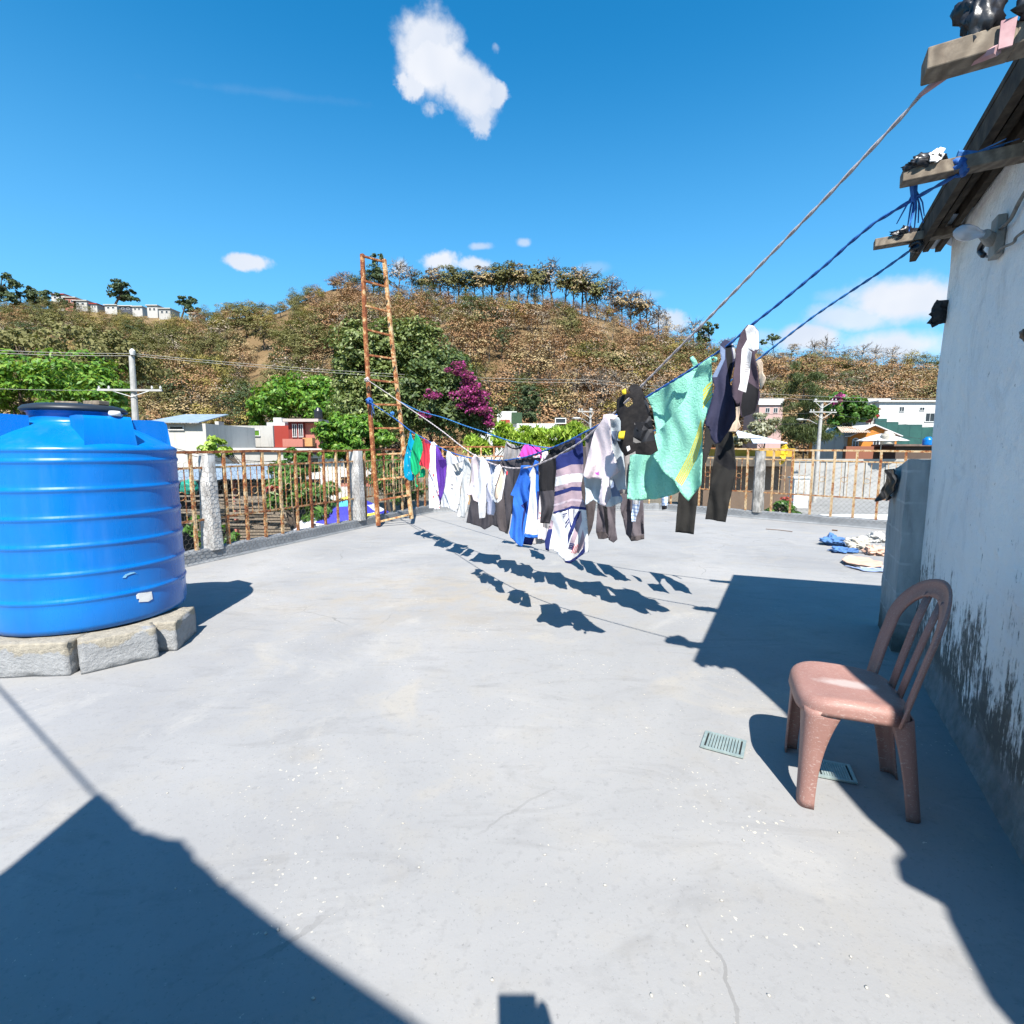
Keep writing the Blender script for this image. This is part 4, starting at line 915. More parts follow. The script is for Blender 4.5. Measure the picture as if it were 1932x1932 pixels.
flo = mat_spots('red_floral', (.76, .70, .70), (.60, .08, .10), 16, .22, (.64, .42, .42)); pld = mat_plaid('blue_plaid', (.42, .52, .68), (.75, .78, .82), (.12, .20, .42)); met = M['terry']; yt = pm('yellow_tag', (.80, .58, .02)); flr = pm('flag_red', (.52, .06, .07)); fln = pm('flag_navy', (.03, .03, .10)); letr = pm('dark_print', (.10, .10, .12)); mgp = pm('magenta_print', (.55, .10, .50)); brnR = cloth('mixed_rag', (.30, .06, .16))
GR = 'laundry on the clotheslines'
# --- first blue rope (R2), left to right
dots = [([(x, y), (x+14, y+5), (x+16, y+26), (x+2, y+22)], 1) for x, y in ((240, 560), (225, 640), (250, 690), (200, 760), (215, 860), (195, 890), (255, 600), (190, 580))]
garment('tank_top', 'teal tank top with pale dots, leftmost garment by the ladder', 'tank top', R2, c('1', [(235, 282), (215, 400), (185, 540), (150, 690), (145, 850), (155, 940), (230, 985), (280, 985), (292, 930), (262, 880), (248, 830), (245, 700), (295, 440), (262, 380), (248, 290)]), [teal, tealp], [(c('1', p), k) for p, k in dots], yaw=15, seed=1, off=-.02)
garment('tank_top', 'bright green tank top with a dangling strap, second garment from the ladder', 'tank top', R2, c('1', [(310, 318), (288, 440), (252, 560), (237, 690), (240, 830), (300, 920), (330, 900), (370, 865), (390, 800), (368, 740), (400, 620), (418, 520), (392, 430), (362, 370)]), [grn], yaw=12, seed=2, off=.03, extra=[(c('1', [(385, 830), (425, 812), (452, 850), (448, 910), (420, 945), (395, 930), (380, 880)]), 0, .02), (c('1', [(300, 905), (312, 905), (318, 1040), (345, 1060), (330, 1090), (305, 1050)]), 0, .02), (c('1', [(370, 860), (392, 870), (400, 940), (340, 952), (345, 935), (380, 920)]), 0, .015)])
garment('shorts', 'small red shorts bunched beside the red floral trousers', 'shorts', R2, c('1', [(430, 395), (400, 450), (410, 560), (370, 690), (362, 765), (440, 800), (508, 850), (522, 700), (532, 560), (530, 470), (480, 420)]), [red, brnR], [(c('1', [(440, 400), (480, 390), (540, 460), (500, 470), (440, 450)]), 1)], yaw=10, seed=3, off=.06)
garment('trousers', 'white trousers with red flower print hanging beside the purple shirt', 'trousers', R2, c('1', [(530, 445), (512, 560), (520, 700), (500, 850), (500, 1050), (503, 1380), (560, 1372), (580, 1395), (657, 1390), (642, 1200), (612, 950), (596, 800), (602, 600), (606, 480), (570, 440)]), [flo], yaw=8, seed=4, off=.02, amp=.02)
garment('shirt', 'purple shirt twisted on the line between floral trousers and white tee', 'shirt', R2, c('1', [(600, 488), (594, 700), (604, 880), (622, 1050), (632, 1200), (650, 1300), (690, 1200), (722, 1050), (730, 950), (737, 850), (762, 650), (722, 690), (690, 655), (650, 560)]), [pur, cloth('dark_purple', (.05, .015, .17))], [(c('1', [(628, 700), (700, 690), (760, 650), (755, 760), (690, 820), (650, 780)]), 1)], yaw=10, seed=5, amp=.035)
lt = [(c('1', p), 1) for p in ([(812, 930), (824, 930), (824, 948), (812, 948)], [(816, 965), (822, 965), (822, 985), (816, 985)], [(806, 1035), (818, 1030), (824, 1055), (832, 1030), (840, 1036), (828, 1065), (818, 1065)], [(803, 1115), (816, 1090), (826, 1090), (840, 1118), (829, 1118), (821, 1102), (813, 1118)])]
garment('tank_top', 'white sleeveless top with small dark letters and a low neckline', 'tank top', R2, c('1', [(760, 565), (738, 640), (755, 800), (740, 950), (720, 1100), (695, 1190), (668, 1260), (665, 1350), (700, 1372), (760, 1360), (800, 1390), (890, 1440), (920, 1320), (935, 1100), (975, 900), (992, 650), (960, 640), (900, 655), (850, 640), (800, 585)]), [wht, letr, wh2], lt, holes=[c('1', [(828, 755), (900, 745), (978, 715), (958, 870), (920, 925), (872, 918), (842, 850)])], yaw=14, seed=6, off=.05, extra=[(c('1', [(765, 580), (760, 800), (780, 1000), (930, 1000), (970, 880), (985, 660), (900, 660), (800, 600)]), 2, -.05)])
garment('shirt', 'pale grey white shirt with a long seam, right of the lettered top', 'shirt', R2, c('1', [(1000, 648), (985, 720), (975, 900), (950, 1100), (925, 1330), (900, 1500), (1000, 1515), (1030, 1400), (1062, 1250), (1042, 1180), (1077, 1000), (1092, 850), (1085, 750), (1040, 678)]), [wh2, lgr], [(c('1', [(920, 1325), (926, 1322), (1000, 1510), (992, 1515)]), 1), (c('1', [(1040, 890), (1076, 900), (1076, 915), (1040, 905)]), 1), (c('1', [(1038, 940), (1072, 950), (1072, 965), (1038, 955)]), 1)], yaw=12, seed=7, off=-.03)
garment('cloth_strip', 'white and red floral strip hanging between dark trousers and blue shirt', 'cloth', R2, c('2', [(545, 398), (520, 500), (513, 680), (545, 700), (575, 640), (590, 540), (590, 415)]), [flo], seed=8, off=-.1)
garment('blouse', 'white floral blouse behind the collar of the blue shirt', 'blouse', R2, c('2', [(700, 405), (670, 470), (640, 540), (760, 545), (840, 520), (860, 380), (800, 395)]), [flo], seed=9, off=-.1)
garment('shirt', 'long black shirt hanging left of the striped robe', 'shirt', R2, c('2', [(1020, 288), (970, 380), (930, 440), (880, 480), (830, 560), (830, 600), (870, 632), (850, 750), (862, 960), (880, 1150), (865, 1335), (990, 1360), (1050, 1150), (1062, 850), (1100, 600), (1300, 400), (1335, 180), (1300, 160), (1180, 225)]), [blk, char], [(c('2', [(860, 890), (1060, 880), (1050, 1150), (990, 1360), (865, 1335), (880, 1150)]), 1)], yaw=14, seed=10, amp=.04)
garment('towel', 'large mint green bath towel with yellow striped border', 'towel', R2, c('6', [(1310, 350), (1288, 300), (1262, 266), (1235, 280), (1262, 352), (1200, 412), (1060, 502), (860, 625), (905, 720), (932, 870), (950, 1000), (950, 1090), (880, 1105), (712, 1128), (700, 1300), (690, 1508), (800, 1522), (930, 1515), (1060, 1482), (1140, 1450), (1300, 1000), (1420, 600), (1422, 290), (1400, 285)]), [met, yel], yaw=7, seed=11, off=-.05, amp=.04, wl=.24, belly=.05, diag=.55,
    extra=[(c('6', [(1312, 345), (1380, 300), (1418, 276), (1425, 480), (1428, 640), (1420, 690), (1352, 850), (1342, 1000), (1338, 1200), (1330, 1390), (1275, 1460), (1215, 1538), (1150, 1455), (1090, 1350), (1000, 1270), (950, 1200), (918, 1150), (915, 960), (1060, 810), (1180, 650), (1255, 450)]), 0, .09,
        [(c('6', [(1105+i*12-2, 1350+i*11), (1230+i*13, 1110+i*11), (1287+i*10, 960+i*11), (1334+i*2, 815+i*25), (1338+i*1.2, 832+i*25), (1297+i*10, 962+i*11), (1239+i*13, 1114+i*11), (1112+i*12, 1356+i*11)]), 1) for i in range(5)]+
        [(c('6', [(1348, 560+i*36), (1385, 512+i*33), (1424, 482+i*30), (1425, 498+i*30), (1388, 530+i*33), (1349, 582+i*36)]), 1) for i in range(5)]),
        (c('6', [(1415, 278), (1440, 272), (1472, 285), (1474, 308), (1462, 328), (1432, 322), (1426, 308), (1450, 312), (1458, 300), (1444, 290), (1420, 296)]), 0, .09)])
garment('shirt', 'navy shirt with grey inside, between towel and plum shorts', 'shirt', R2, c('4', [(600, 252), (567, 290), (562, 350), (572, 420), (530, 500), (497, 565), (500, 592), (522, 640), (490, 760), (440, 930), (480, 990), (490, 1050), (527, 1095), (562, 1090), (640, 980), (692, 880), (682, 800), (642, 600), (692, 400), (672, 300), (650, 268)]), [nv2, slate, lgr, blk], [(c('4', [(566, 300), (545, 430), (497, 568), (540, 562), (604, 420), (604, 340)]), 1), (c('4', [(657, 290), (680, 290), (690, 400), (672, 412)]), 2), (c('4', [(604, 300), (650, 290), (662, 420), (640, 640), (618, 480)]), 3)], yaw=25, seed=12, amp=.04, off=.02, extra=[(c('4', [(640, 640), (655, 760), (680, 802), (722, 790), (735, 690), (700, 560)]), 3, -.03)])
wb = [(800, 128), (765, 170), (782, 250), (737, 330), (727, 480), (722, 600), (704, 665), (770, 682), (800, 520), (822, 360), (790, 322), (838, 352), (872, 335), (872, 190), (842, 148)]
wbt = [(c('4', [(758+i*1, 430+i*20), (800+i*-1, 436+i*20), (799-i, 442+i*20), (757+i, 438+i*20)]), 3) for i in range(5)]
garment('shorts', 'dark plum shorts with a white waistband, top right of the laundry', 'shorts', R2, c('4', [(785, 135), (732, 200), (692, 330), (682, 470), (655, 640), (662, 720), (700, 790), (722, 762), (727, 860), (740, 882), (845, 840), (882, 720), (872, 560), (842, 380), (874, 338), (874, 188), (840, 142)]), [plum, wht, lgr, ggr, blk], [(c('4', [(790, 600), (880, 655), (870, 740), (845, 838), (740, 880), (727, 800), (740, 700)]), 4), (c('4', wb), 1), (c('4', [(772, 410), (806, 340), (814, 365), (792, 520), (768, 640), (745, 640)]), 2), (c('4', [(846, 185), (858, 188), (858, 320), (846, 325)]), 2)]+wbt, yaw=30, seed=13, off=.06, amp=.03)
# --- white rope (R1)
garment('shirt', 'pinkish white shirt drooping at the left of the white laundry', 'shirt', R1, c('1', [(1150, 612), (1100, 680), (1088, 760), (1095, 860), (1090, 1000), (1060, 1090), (1030, 1195), (1110, 1190), (1130, 1260), (1190, 1300), (1192, 1220), (1212, 1180), (1162, 1080), (1202, 960), (1222, 800), (1240, 700), (1195, 655)]), [pkw], yaw=20, seed=14, off=.03, amp=.035)
garment('shirt', 'plain white shirt hanging in front of the charcoal trousers', 'shirt', R1, c('1', [(1225, 660), (1213, 800), (1190, 950), (1128, 1060), (1180, 1190), (1200, 1300), (1205, 1420), (1213, 1522), (1292, 1510), (1302, 1440), (1312, 1250), (1312, 1060), (1342, 1000), (1362, 850), (1342, 760), (1302, 700), (1258, 648)]), [wht], yaw=20, seed=15, off=.06, amp=.03)
garment('trousers', 'charcoal trousers behind the plain white shirt', 'trousers', R2, c('1', [(1160, 740), (1120, 1100), (1098, 1250), (1060, 1400), (1028, 1580), (1100, 1592), (1200, 1632), (1290, 1672), (1345, 1640), (1400, 1610), (1475, 1640), (1480, 1450), (1440, 1100), (1410, 800)]), [char], yaw=20, seed=16, off=-.08, amp=.035)
garment('shorts', 'slate blue shorts between the white shirt and the white waistband', 'shorts', R1, c('2', [(150, 490), (162, 650), (120, 780), (95, 830), (110, 1040), (132, 1062), (200, 1052), (200, 980), (212, 800), (217, 650), (230, 540), (190, 495)]), [slate, nav], [(c('2', [(175, 640), (200, 650), (190, 800), (170, 900), (180, 760)]), 1)], yaw=15, seed=17, off=.0)
garment('shirt', 'short lavender white shirt under the slate blue shorts', 'shirt', R1, c('2', [(150, 560), (105, 1040), (108, 1195), (122, 1222), (215, 1228), (240, 1150), (232, 1050), (215, 600)]), [lav], yaw=15, seed=18, off=-.03)
ring = [(290, 513), (230, 560), (205, 640), (170, 900), (185, 1000), (215, 1048), (270, 1052), (322, 1000), (352, 840), (384, 600), (345, 555), (362, 640), (332, 830), (290, 960), (250, 1030), (218, 960), (240, 800), (290, 650), (322, 560)]
dsh = [(c('2', [(196+i*-2.2, 800+i*26), (203-i*2.2, 802+i*26), (203-i*2.2, 814+i*26), (196-i*2.2, 812+i*26)]), 3) for i in range(6)]
garment('shorts', 'brown shorts with a wide white elastic waistband twisted open', 'shorts', R1, c('2', [(290, 513), (230, 560), (205, 640), (170, 900), (185, 1000), (222, 1052), (240, 1090), (235, 1200), (250, 1350), (290, 1442), (370, 1480), (392, 1440), (372, 1200), (352, 900), (384, 600), (345, 552)]), [brn, wht, bei, slate], [(c('2', [(322, 570), (290, 700), (250, 820), (228, 960), (250, 1020), (312, 960), (332, 830), (352, 690)]), 2), (c('2', ring), 1)]+dsh, yaw=25, seed=19, off=.04, amp=.025)
garment('trousers', 'dark charcoal trousers hanging left of the royal blue shirt', 'trousers', R2, c('2', [(305, 442), (342, 500), (382, 600), (372, 800), (357, 850), (372, 1100), (382, 1300), (368, 1490), (400, 1505), (420, 1420), (455, 1200), (480, 1000), (480, 930), (512, 700), (517, 450), (430, 485)]), [char, red], [(c('2', [(388, 610), (402, 615), (400, 665), (388, 660)]), 1)], yaw=15, seed=20, off=-.02)
garment('shirt', 'royal blue shirt with a long pointed tail', 'shirt', R1, c('2', [(590, 533), (570, 640), (530, 740), (440, 950), (482, 972), (472, 1150), (430, 1450), (418, 1490), (440, 1560), (520, 1622), (600, 1702), (622, 1640), (652, 1620), (645, 1400), (692, 1150), (722, 900), (762, 650), (800, 558), (690, 528)]), [blu, nav], [(c('2', [(580, 1110), (690, 1030), (650, 1180), (612, 1400), (600, 1560), (588, 1400), (622, 1160)]), 1)], yaw=22, seed=21, off=.05, amp=.045, wl=.11)  # navy panel paints the dark inside of the fold
garment('shorts', 'white shorts with royal blue side stripe and hem', 'shorts', R1, c('2', [(790, 455), (760, 530), (700, 660), (722, 760), (692, 1150), (642, 1400), (635, 1540), (740, 1555), (826, 1555), (832, 1300), (842, 900), (830, 600), (838, 480)]), [blu, wht, nav], [(c('2', [(762, 540), (702, 670), (724, 780), (692, 1150), (642, 1500), (822, 1512), (830, 1290), (795, 900), (800, 600)]), 1), (c('2', [(812, 900), (842, 900), (834, 1300), (818, 1300)]), 2)], yaw=22, seed=22, off=.02, amp=.025, extra=[(c('2', [(650, 1500), (622, 1640), (740, 1662), (775, 1560), (760, 1500)]), 2, -.05)])
# striped robe: horizontal bands, letters and a flag patch
bands = [605, 695, 830, 905, 970, 1080, 1110, 1185, 1215]; bm2 = [520, 650, 770, 835, 890, 1005, 1035, 1110, 1150]; br2 = [517, 642, 767, 842, 905, 1030, 1060, 1130, 1168]
cols = [2, 1, 2, 3, 2, 4, 2, 3]                               # mauve white mauve navy mauve light mauve navy
pn = []
for i, k in enumerate(cols): pn.append((c('2', [(1000, bands[i]+20), (1150, (bands[i]*2+bm2[i])/3), (1300, bm2[i]), (1560, br2[i]), (1560, br2[i+1]), (1300, bm2[i+1]), (1150, (bands[i+1]*2+bm2[i+1])/3), (1000, bands[i+1]+20)]), k))
pn.append((c('2', [(980, 1240), (1300, 1150), (1560, 1168), (1700, 1950), (1100, 2000), (880, 1800)]), 1))
pn.append((c('2', [(985, 1400), (925, 1600), (940, 1720), (985, 1742), (1002, 1600), (1032, 1450)]), 3)); pn.append((c('2', [(1000, 1300), (965, 1440), (1030, 1440), (1045, 1330)]), 2))
for b in ([(1180, 1215), (1240, 1205), (1240, 1222), (1180, 1232)], [(1182, 1243), (1222, 1236), (1222, 1252), (1182, 1258)], [(1184, 1268), (1206, 1264), (1206, 1276), (1184, 1280)], [(1250, 1160), (1262, 1158), (1275, 1360), (1285, 1410), (1262, 1330)], [(1275, 1290), (1300, 1400), (1322, 1330), (1330, 1160), (1342, 1160), (1334, 1350), (1302, 1425), (1280, 1400)], [(1215, 1345), (1262, 1270), (1264, 1290), (1222, 1362)], [(1212, 1405), (1262, 1325), (1268, 1345), (1214, 1425)]): pn.append((c('2', b), 3))
for p, k in (([(150, 1330), (185, 1330), (135, 1450), (75, 1600), (32, 1720), (38, 1600), (95, 1430)], 3), ([(185, 1335), (195, 1440), (110, 1690), (60, 1680), (130, 1460)], 2), ([(205, 1540), (228, 1640), (205, 1750), (150, 1812), (120, 1800), (165, 1690)], 2), ([(225, 1660), (228, 1800), (150, 1900), (30, 1935), (-20, 1890), (60, 1880), (140, 1840), (205, 1760)], 3), ([(60, 1682), (165, 1705), (125, 1815), (35, 1768)], 1), ([(60, 1682), (110, 1692), (92, 1766), (38, 1754)], 6)): pn.append((c('3', p), k))
for i in range(4):
    x0, y0 = 114+i*14, 1694+i*3.2; pn.append((c('3', [(x0, y0), (x0+7, y0+1.6), (x0-33, y0+107), (x0-40, y0+105)]), 5))
for y in (1700, 1722, 1744):
    for i in range(3): pn.append((c('3', [(56+i*14-(y-1700)*.3, y), (60+i*14-(y-1700)*.3, y+1), (59+i*14-(y-1700)*.3, y+5), (55+i*14-(y-1700)*.3, y+4)]), 1))
garment('robe', 'long navy, mauve and white striped robe with a flag patch at its hem', 'robe', R1, c('2', [(1085, 430), (1090, 600), (1070, 800), (1060, 960), (1050, 1180), (1035, 1240), (1000, 1350), (960, 1480), (925, 1600), (940, 1722), (985, 1742), (1010, 1705), (1100, 1772), (1180, 1850), (1213, 1890)])+c('3', [(10, 1908), (60, 1918), (130, 1885), (212, 1822), (266, 1802), (262, 1600), (248, 1400), (237, 1290), (195, 1180), (182, 1060), (207, 900), (207, 700), (198, 560), (175, 498), (120, 500)])+c('2', [(1350, 290), (1250, 345), (1130, 380)]), [nav, wht, mau, nav, lmau, flr, fln], pn, yaw=24, seed=23, off=.06, amp=.03, wl=.15)
garment('shirt', 'creamy white shirt with a small magenta mark near its hem', 'shirt', R1, c('3', [(440, 238), (430, 290), (380, 360), (330, 430), (300, 560), (260, 700), (205, 930), (260, 962), (345, 960), (420, 965), (412, 1050), (388, 1180), (400, 1240), (460, 1258), (522, 1160), (512, 960), (560, 920), (622, 880), (572, 740), (532, 600), (522, 450), (512, 300), (560, 300), (602, 250), (520, 230)]), [pkw, mgp], [(c('3', [(340, 888), (362, 896), (385, 885), (387, 925), (348, 915)]), 1)], yaw=24, seed=24, off=.07, amp=.04)
garment('shirt', 'pale grey blue shirt hanging behind the creamy white shirt', 'shirt', R1, c('3', [(520, 255), (600, 268), (657, 290), (642, 500), (662, 700), (682, 900), (692, 1092), (642, 1080), (610, 1100), (650, 1190), (642, 1232), (540, 1272), (480, 1287), (400, 1262), (320, 1205), (235, 1255), (240, 1130), (218, 960), (400, 420)]), [pbl, slate, nav], [(c('3', [(527, 420), (592, 420), (550, 570), (530, 560)]), 1), (c('3', [(548, 960), (600, 1095), (690, 1092), (692, 1170), (600, 1160), (535, 1170), (512, 1060)]), 1)], yaw=24, seed=25, off=-.03, amp=.04)
# quilted black vest
qm, qt, qb, qo = newmat('quilted_black', .55, .4); qb.inputs['Base Color'].default_value = (.017, .017, .02, 1)
wv = qt.n('ShaderNodeTexVoronoi', feature='DISTANCE_TO_EDGE'); wv.inputs['Scale'].default_value = 13; qt.l(qo, wv.inputs['Vector']); bump(qt, qb, qt.mapr(wv.outputs['Distance'], 0, .25), .9, .02)
flc = cloth('black_fleece', (.013, .012, .013), (.022, .02, .02), scale=40)
garment('vest', 'thick black quilted vest with yellow tags hanging from the white rope', 'vest', R1, c('6', [(772, 508), (725, 522), (710, 545), (722, 600), (650, 615), (605, 650), (600, 760), (642, 840), (640, 950), (608, 1005), (640, 1080), (680, 1137), (740, 1110), (765, 1095), (770, 1120), (900, 1130), (958, 1090), (937, 1000), (917, 900), (882, 700), (832, 590), (806, 540)]), [flc, qm, blk, yt, wht], [(c('6', [(825, 600), (880, 700), (917, 900), (937, 1000), (745, 1030), (760, 850), (850, 845), (880, 800)]), 1), (c('6', [(760, 850), (850, 850), (820, 920), (800, 930)]), 2)], holes=[c('6', [(655, 680), (700, 632), (738, 642), (742, 690), (700, 722)])], yaw=22, seed=26, off=.10, amp=.035, wl=.24, belly=.05, extra=[(c('6', [(648, 575), (682, 553), (688, 610), (655, 614)]), 3, .13), (c('6', [(625, 925), (676, 922), (668, 992), (618, 990)]), 3, .16), (c('6', [(608, 984), (640, 990), (636, 1004), (610, 1002)]), 4, .165), (c('6', [(688, 1060), (712, 1048), (722, 1080), (700, 1100)]), 4, .17)])
# --- far blue rope (R3)
garment('skirt', 'stone grey skirt with a gathered elastic waist on the far rope', 'skirt', R3, c('2', [(385, 188), (352, 330), (338, 480), (440, 490), (530, 480), (560, 400), (602, 300), (632, 238), (560, 262), (500, 240), (440, 225)]), [ggr, blk], [(c('2', [(385, 190), (400, 225), (460, 280), (540, 285), (630, 240), (600, 290), (520, 310), (440, 290), (395, 260)]), 1)], yaw=10, seed=27, amp=.02, wl=.06)
garment('shirt', 'bright magenta shirt next to the stone grey skirt', 'shirt', R3, c('2', [(640, 240), (602, 320), (573, 390), (620, 430), (608, 520), (680, 525), (730, 440), (890, 432), (887, 330), (840, 270), (760, 240)]), [mag, dmag], [(c('2', [(808, 390), (887, 368), (888, 432), (850, 425)]), 1)], yaw=10, seed=28, amp=.03)
garment('blouse', 'red patterned white blouse right of the magenta shirt', 'blouse', R3, c('2', [(888, 325), (972, 340), (960, 400), (950, 480), (890, 480)]), [flo], seed=29)
garment('blouse', 'white blouse with red print whose hem shows below the black shirt', 'blouse', R3, c('2', [(850, 900), (826, 1340), (826, 1560), (925, 1598), (967, 1450), (985, 1360), (1000, 900)]), [flo, ggr], [(c('2', [(900, 1335), (1000, 1345), (980, 1430), (890, 1410)]), 1)], seed=30, off=-.05)
garment('blouse', 'pale grey patterned blouse lowest behind the white shorts', 'blouse', R3, c('2', [(770, 900), (750, 1640), (790, 1652), (920, 1630), (935, 1590), (900, 900)]), [ggr, flo], seed=31, off=-.12)
garment('trousers', 'dark grey trousers directly right of the striped robe', 'trousers', R3, c('3', [(200, 600), (280, 588), (330, 800), (352, 1240), (332, 1420), (302, 1540), (266, 1612), (240, 1400), (180, 1000)]), [brn], yaw=10, seed=32)
garment('trousers', 'brown grey sweatpants with ribbed cuffs below the pale shirts', 'trousers', R3, c('3', [(400, 560), (372, 1255), (355, 1560), (380, 1642), (440, 1632), (497, 1620), (500, 1650), (552, 1680), (597, 1640), (572, 1500), (577, 1260), (600, 540)]), [sgr, brn, blk], [(c('3', [(355, 1560), (480, 1555), (497, 1620), (380, 1642)]), 1), (c('3', [(440, 1260), (485, 1285), (500, 1500), (500, 1600), (470, 1560)]), 2)], yaw=10, seed=33, amp=.036, wl=.11)
garment('trousers', 'dark grey sweatpants with ribbed cuff below the mint towel', 'trousers', R3, c('3', [(680, 500), (640, 1180), (630, 1300), (660, 1440), (690, 1590), (725, 1630), (750, 1670), (893, 1654), (890, 1400), (880, 1210), (870, 480)]), [sgr, brn], [(c('3', [(700, 1618), (893, 1605), (893, 1654), (750, 1670)]), 1)], yaw=10, seed=34, amp=.038, wl=.11)
garment('shirt', 'pale blue plaid cloth dangling below the towel edge', 'shirt', R3, c('3', [(765, 800), (765, 1180), (760, 1280), (750, 1370), (755, 1450), (797, 1452), (802, 1400), (832, 1330), (852, 1190), (850, 800)]), [pld, wht], [(c('3', [(765, 1175), (852, 1180), (840, 1255), (770, 1250)]), 1)], seed=35, off=.12)
garment('cloth_strip', 'blue plaid shirt sleeve seen below the towel, above the back kerb', 'cloth', R3, c('3', [(1088, 900), (1088, 1170), (1100, 1312), (1152, 1300), (1162, 1170), (1162, 900)]), [pld, blk], [(c('3', [(1090, 1270), (1152, 1262), (1152, 1312), (1098, 1312)]), 1)], seed=36)
garment('trousers', 'long black trousers hanging behind towel and navy shirt', 'trousers', R3, c('4', [(480, 690), (442, 1000), (415, 1300), (380, 1400), (230, 1490), (203, 1806), (352, 1822), (387, 1480), (422, 1320), (472, 1180), (500, 1100), (530, 1100), (502, 1300), (480, 1450), (443, 1706), (607, 1727), (662, 1450), (694, 1290), (672, 1080), (657, 990), (640, 690)]), [cloth('faded_black', (.028, .027, .026)), blk], [(c('4', [(545, 1100), (600, 1130), (690, 1250), (690, 1300), (640, 1310), (560, 1260), (522, 1230)]), 1)], yaw=14, seed=37, amp=.032, wl=.16, belly=.03)
garment('bra', 'beige bra strap hanging on the far rope behind the plum shorts', 'bra', R3, c('4', [(862, 418), (848, 430), (870, 480), (880, 600), (890, 657), (917, 610), (932, 560), (907, 520), (907, 440), (890, 412)]), [bei], seed=38)
garment('undershirt', 'beige undershirt hem showing under the navy shirt', 'undershirt', R3, c('4', [(680, 700), (690, 810), (690, 900), (622, 1000), (692, 1000), (727, 955), (710, 900), (722, 820), (740, 700)]), [bei], seed=39)

garment('trousers', 'dark trousers on the middle rope, hidden behind the royal blue shirt', 'trousers', R2, c('2', [(520, 445), (480, 700), (490, 1200), (470, 1400), (640, 1450), (690, 1350), (800, 1400), (840, 1000), (860, 420)]), [char], seed=41, off=-.02)  # unseen garments from here, added to close the rope's shadow band on the floor
garment('shirt', 'dark shirt on the middle rope, hidden behind the striped robe', 'shirt', R2, c('2', [(1090, 330), (1080, 600), (1080, 1000), (1090, 1300), (1400, 1330), (1440, 1000), (1440, 100)]), [char], seed=42, off=-.02)
garment('shirt', 'grey shirt on the middle rope, hidden behind the creamy white shirt', 'shirt', R2, c('3', [(230, 450), (240, 700), (260, 1100), (480, 1180), (660, 1120), (690, 700), (670, 215)]), [sgr], seed=43, off=-.02)

for nm, lb, px, col, sd in (('shirt', 'dark shirt on the middle rope, tucked behind the plain white shirt', [(905, 868), (900, 900), (898, 940), (930, 960), (948, 930), (945, 868)], char, 44), ('trousers', 'brown trousers on the middle rope, tucked behind the white waistband', [(945, 869), (938, 920), (945, 965), (975, 972), (985, 930), (980, 866)], brn, 45),
    ('shirt', 'black shirt on the middle rope, tucked behind the white and blue shorts', [(985, 864), (982, 920), (985, 985), (1010, 990), (1020, 920), (1015, 856)], blk, 46), ('towel', 'grey towel on the middle rope, tucked behind the black vest', [(1160, 786), (1160, 860), (1170, 930), (1205, 935), (1215, 850), (1215, 754)], ggr, 47), ('shirt', 'dark shirt on the middle rope, tucked behind the navy top of the robe', [(1058, 838), (1050, 900), (1050, 970), (1085, 980), (1100, 900), (1095, 822)], char, 48)):
    garment(nm, lb, nm, R2, px, [col], yaw=28, seed=sd, off=-.12)  # more unseen garments added for the same floor shadow
# ------------------------------------------------------------------ land: town ground, street, hill
GZ = -3.2
m = MB(); m.add([(-1600, -1200, GZ-.02), (1600, -1200, GZ-.02), (1600, 1600, GZ-.02), (-1600, 1600, GZ-.02)], [(0, 1, 2, 3)]); m.build('ground', M['town'], kind='structure')
m = MB(); m.add([gnd(x, y, GZ) for x, y in ((1330, 1040), (1800, 1060), (1800, 928), (1340, 928))], [(0, 1, 2, 3)]); m.build('street', M['asphalt'], kind='structure')
SKY = [(-900, 620), (-200, 592), (0, 590), (60, 583), (130, 582), (190, 584), (250, 592), (350, 600), (410, 606), (470, 600), (540, 592), (600, 560), (650, 540), (700, 548), (740, 562), (800, 566), (860, 572), (930, 576), (1000, 572), (1040, 575), (1090, 592), (1150, 606), (1200, 626), (1250, 648), (1300, 664), (1400, 678), (1500, 684), (1600, 690), (1700, 700), (1800, 706), (2200, 715), (2900, 730)]
YC = [(-900, 330), (0, 320), (250, 320), (420, 270), (520, 235), (650, 222), (1000, 225), (1150, 215), (1300, 235), (1600, 240), (2900, 260)]
YB = [(-900, 100), (300, 105), (600, 95), (1000, 92), (1300, 95), (1700, 105), (2900, 120)]
ip = lambda T, x: float(np.interp(x, [a for a, _ in T], [b for _, b in T]))
def pix_of(X, Y): return 966+FPX*(X/Y)/1.0073*1.0146
def hill_z(px, Y):
    yc, yb = ip(YC, px), ip(YB, px); sk = sum(ip(SKY, px+q) for q in (-12, 0, 12))/3
    zc = at(px, sk, yc)[2]; f = (Y-yb)/(yc-yb)
    if f < 0: return GZ-.3
    if f <= 1: z = GZ+(zc-GZ)*(f**.92)
    else: z = zc-(f-1)*14-(f-1)**2*30
    b = at(px, 852, Y); e = min(1, f*3)*max(0, min(1, (1.0-f)*6)) if f < 1 else 0
    return z+e*(4.0*mnoise.noise(Vector((b[0]*.022, b[1]*.022, 2)))+1.6*mnoise.noise(Vector((b[0]*.07, b[1]*.07, 5))))
def hill_pt(px, Y):
    p = at(px, 852, Y); p[2] = hill_z(px, Y); return p
xs = np.arange(-900, 2901, 19); fs = np.linspace(-.05, 1.5, 62); rows = []
for f in fs: rows.append([hill_pt(x, ip(YB, x)+f*(ip(YC, x)-ip(YB, x))) for x in xs])
m = MB(); m.grid(rows); m.build('hill', M['hill'], kind='structure', smooth=True)
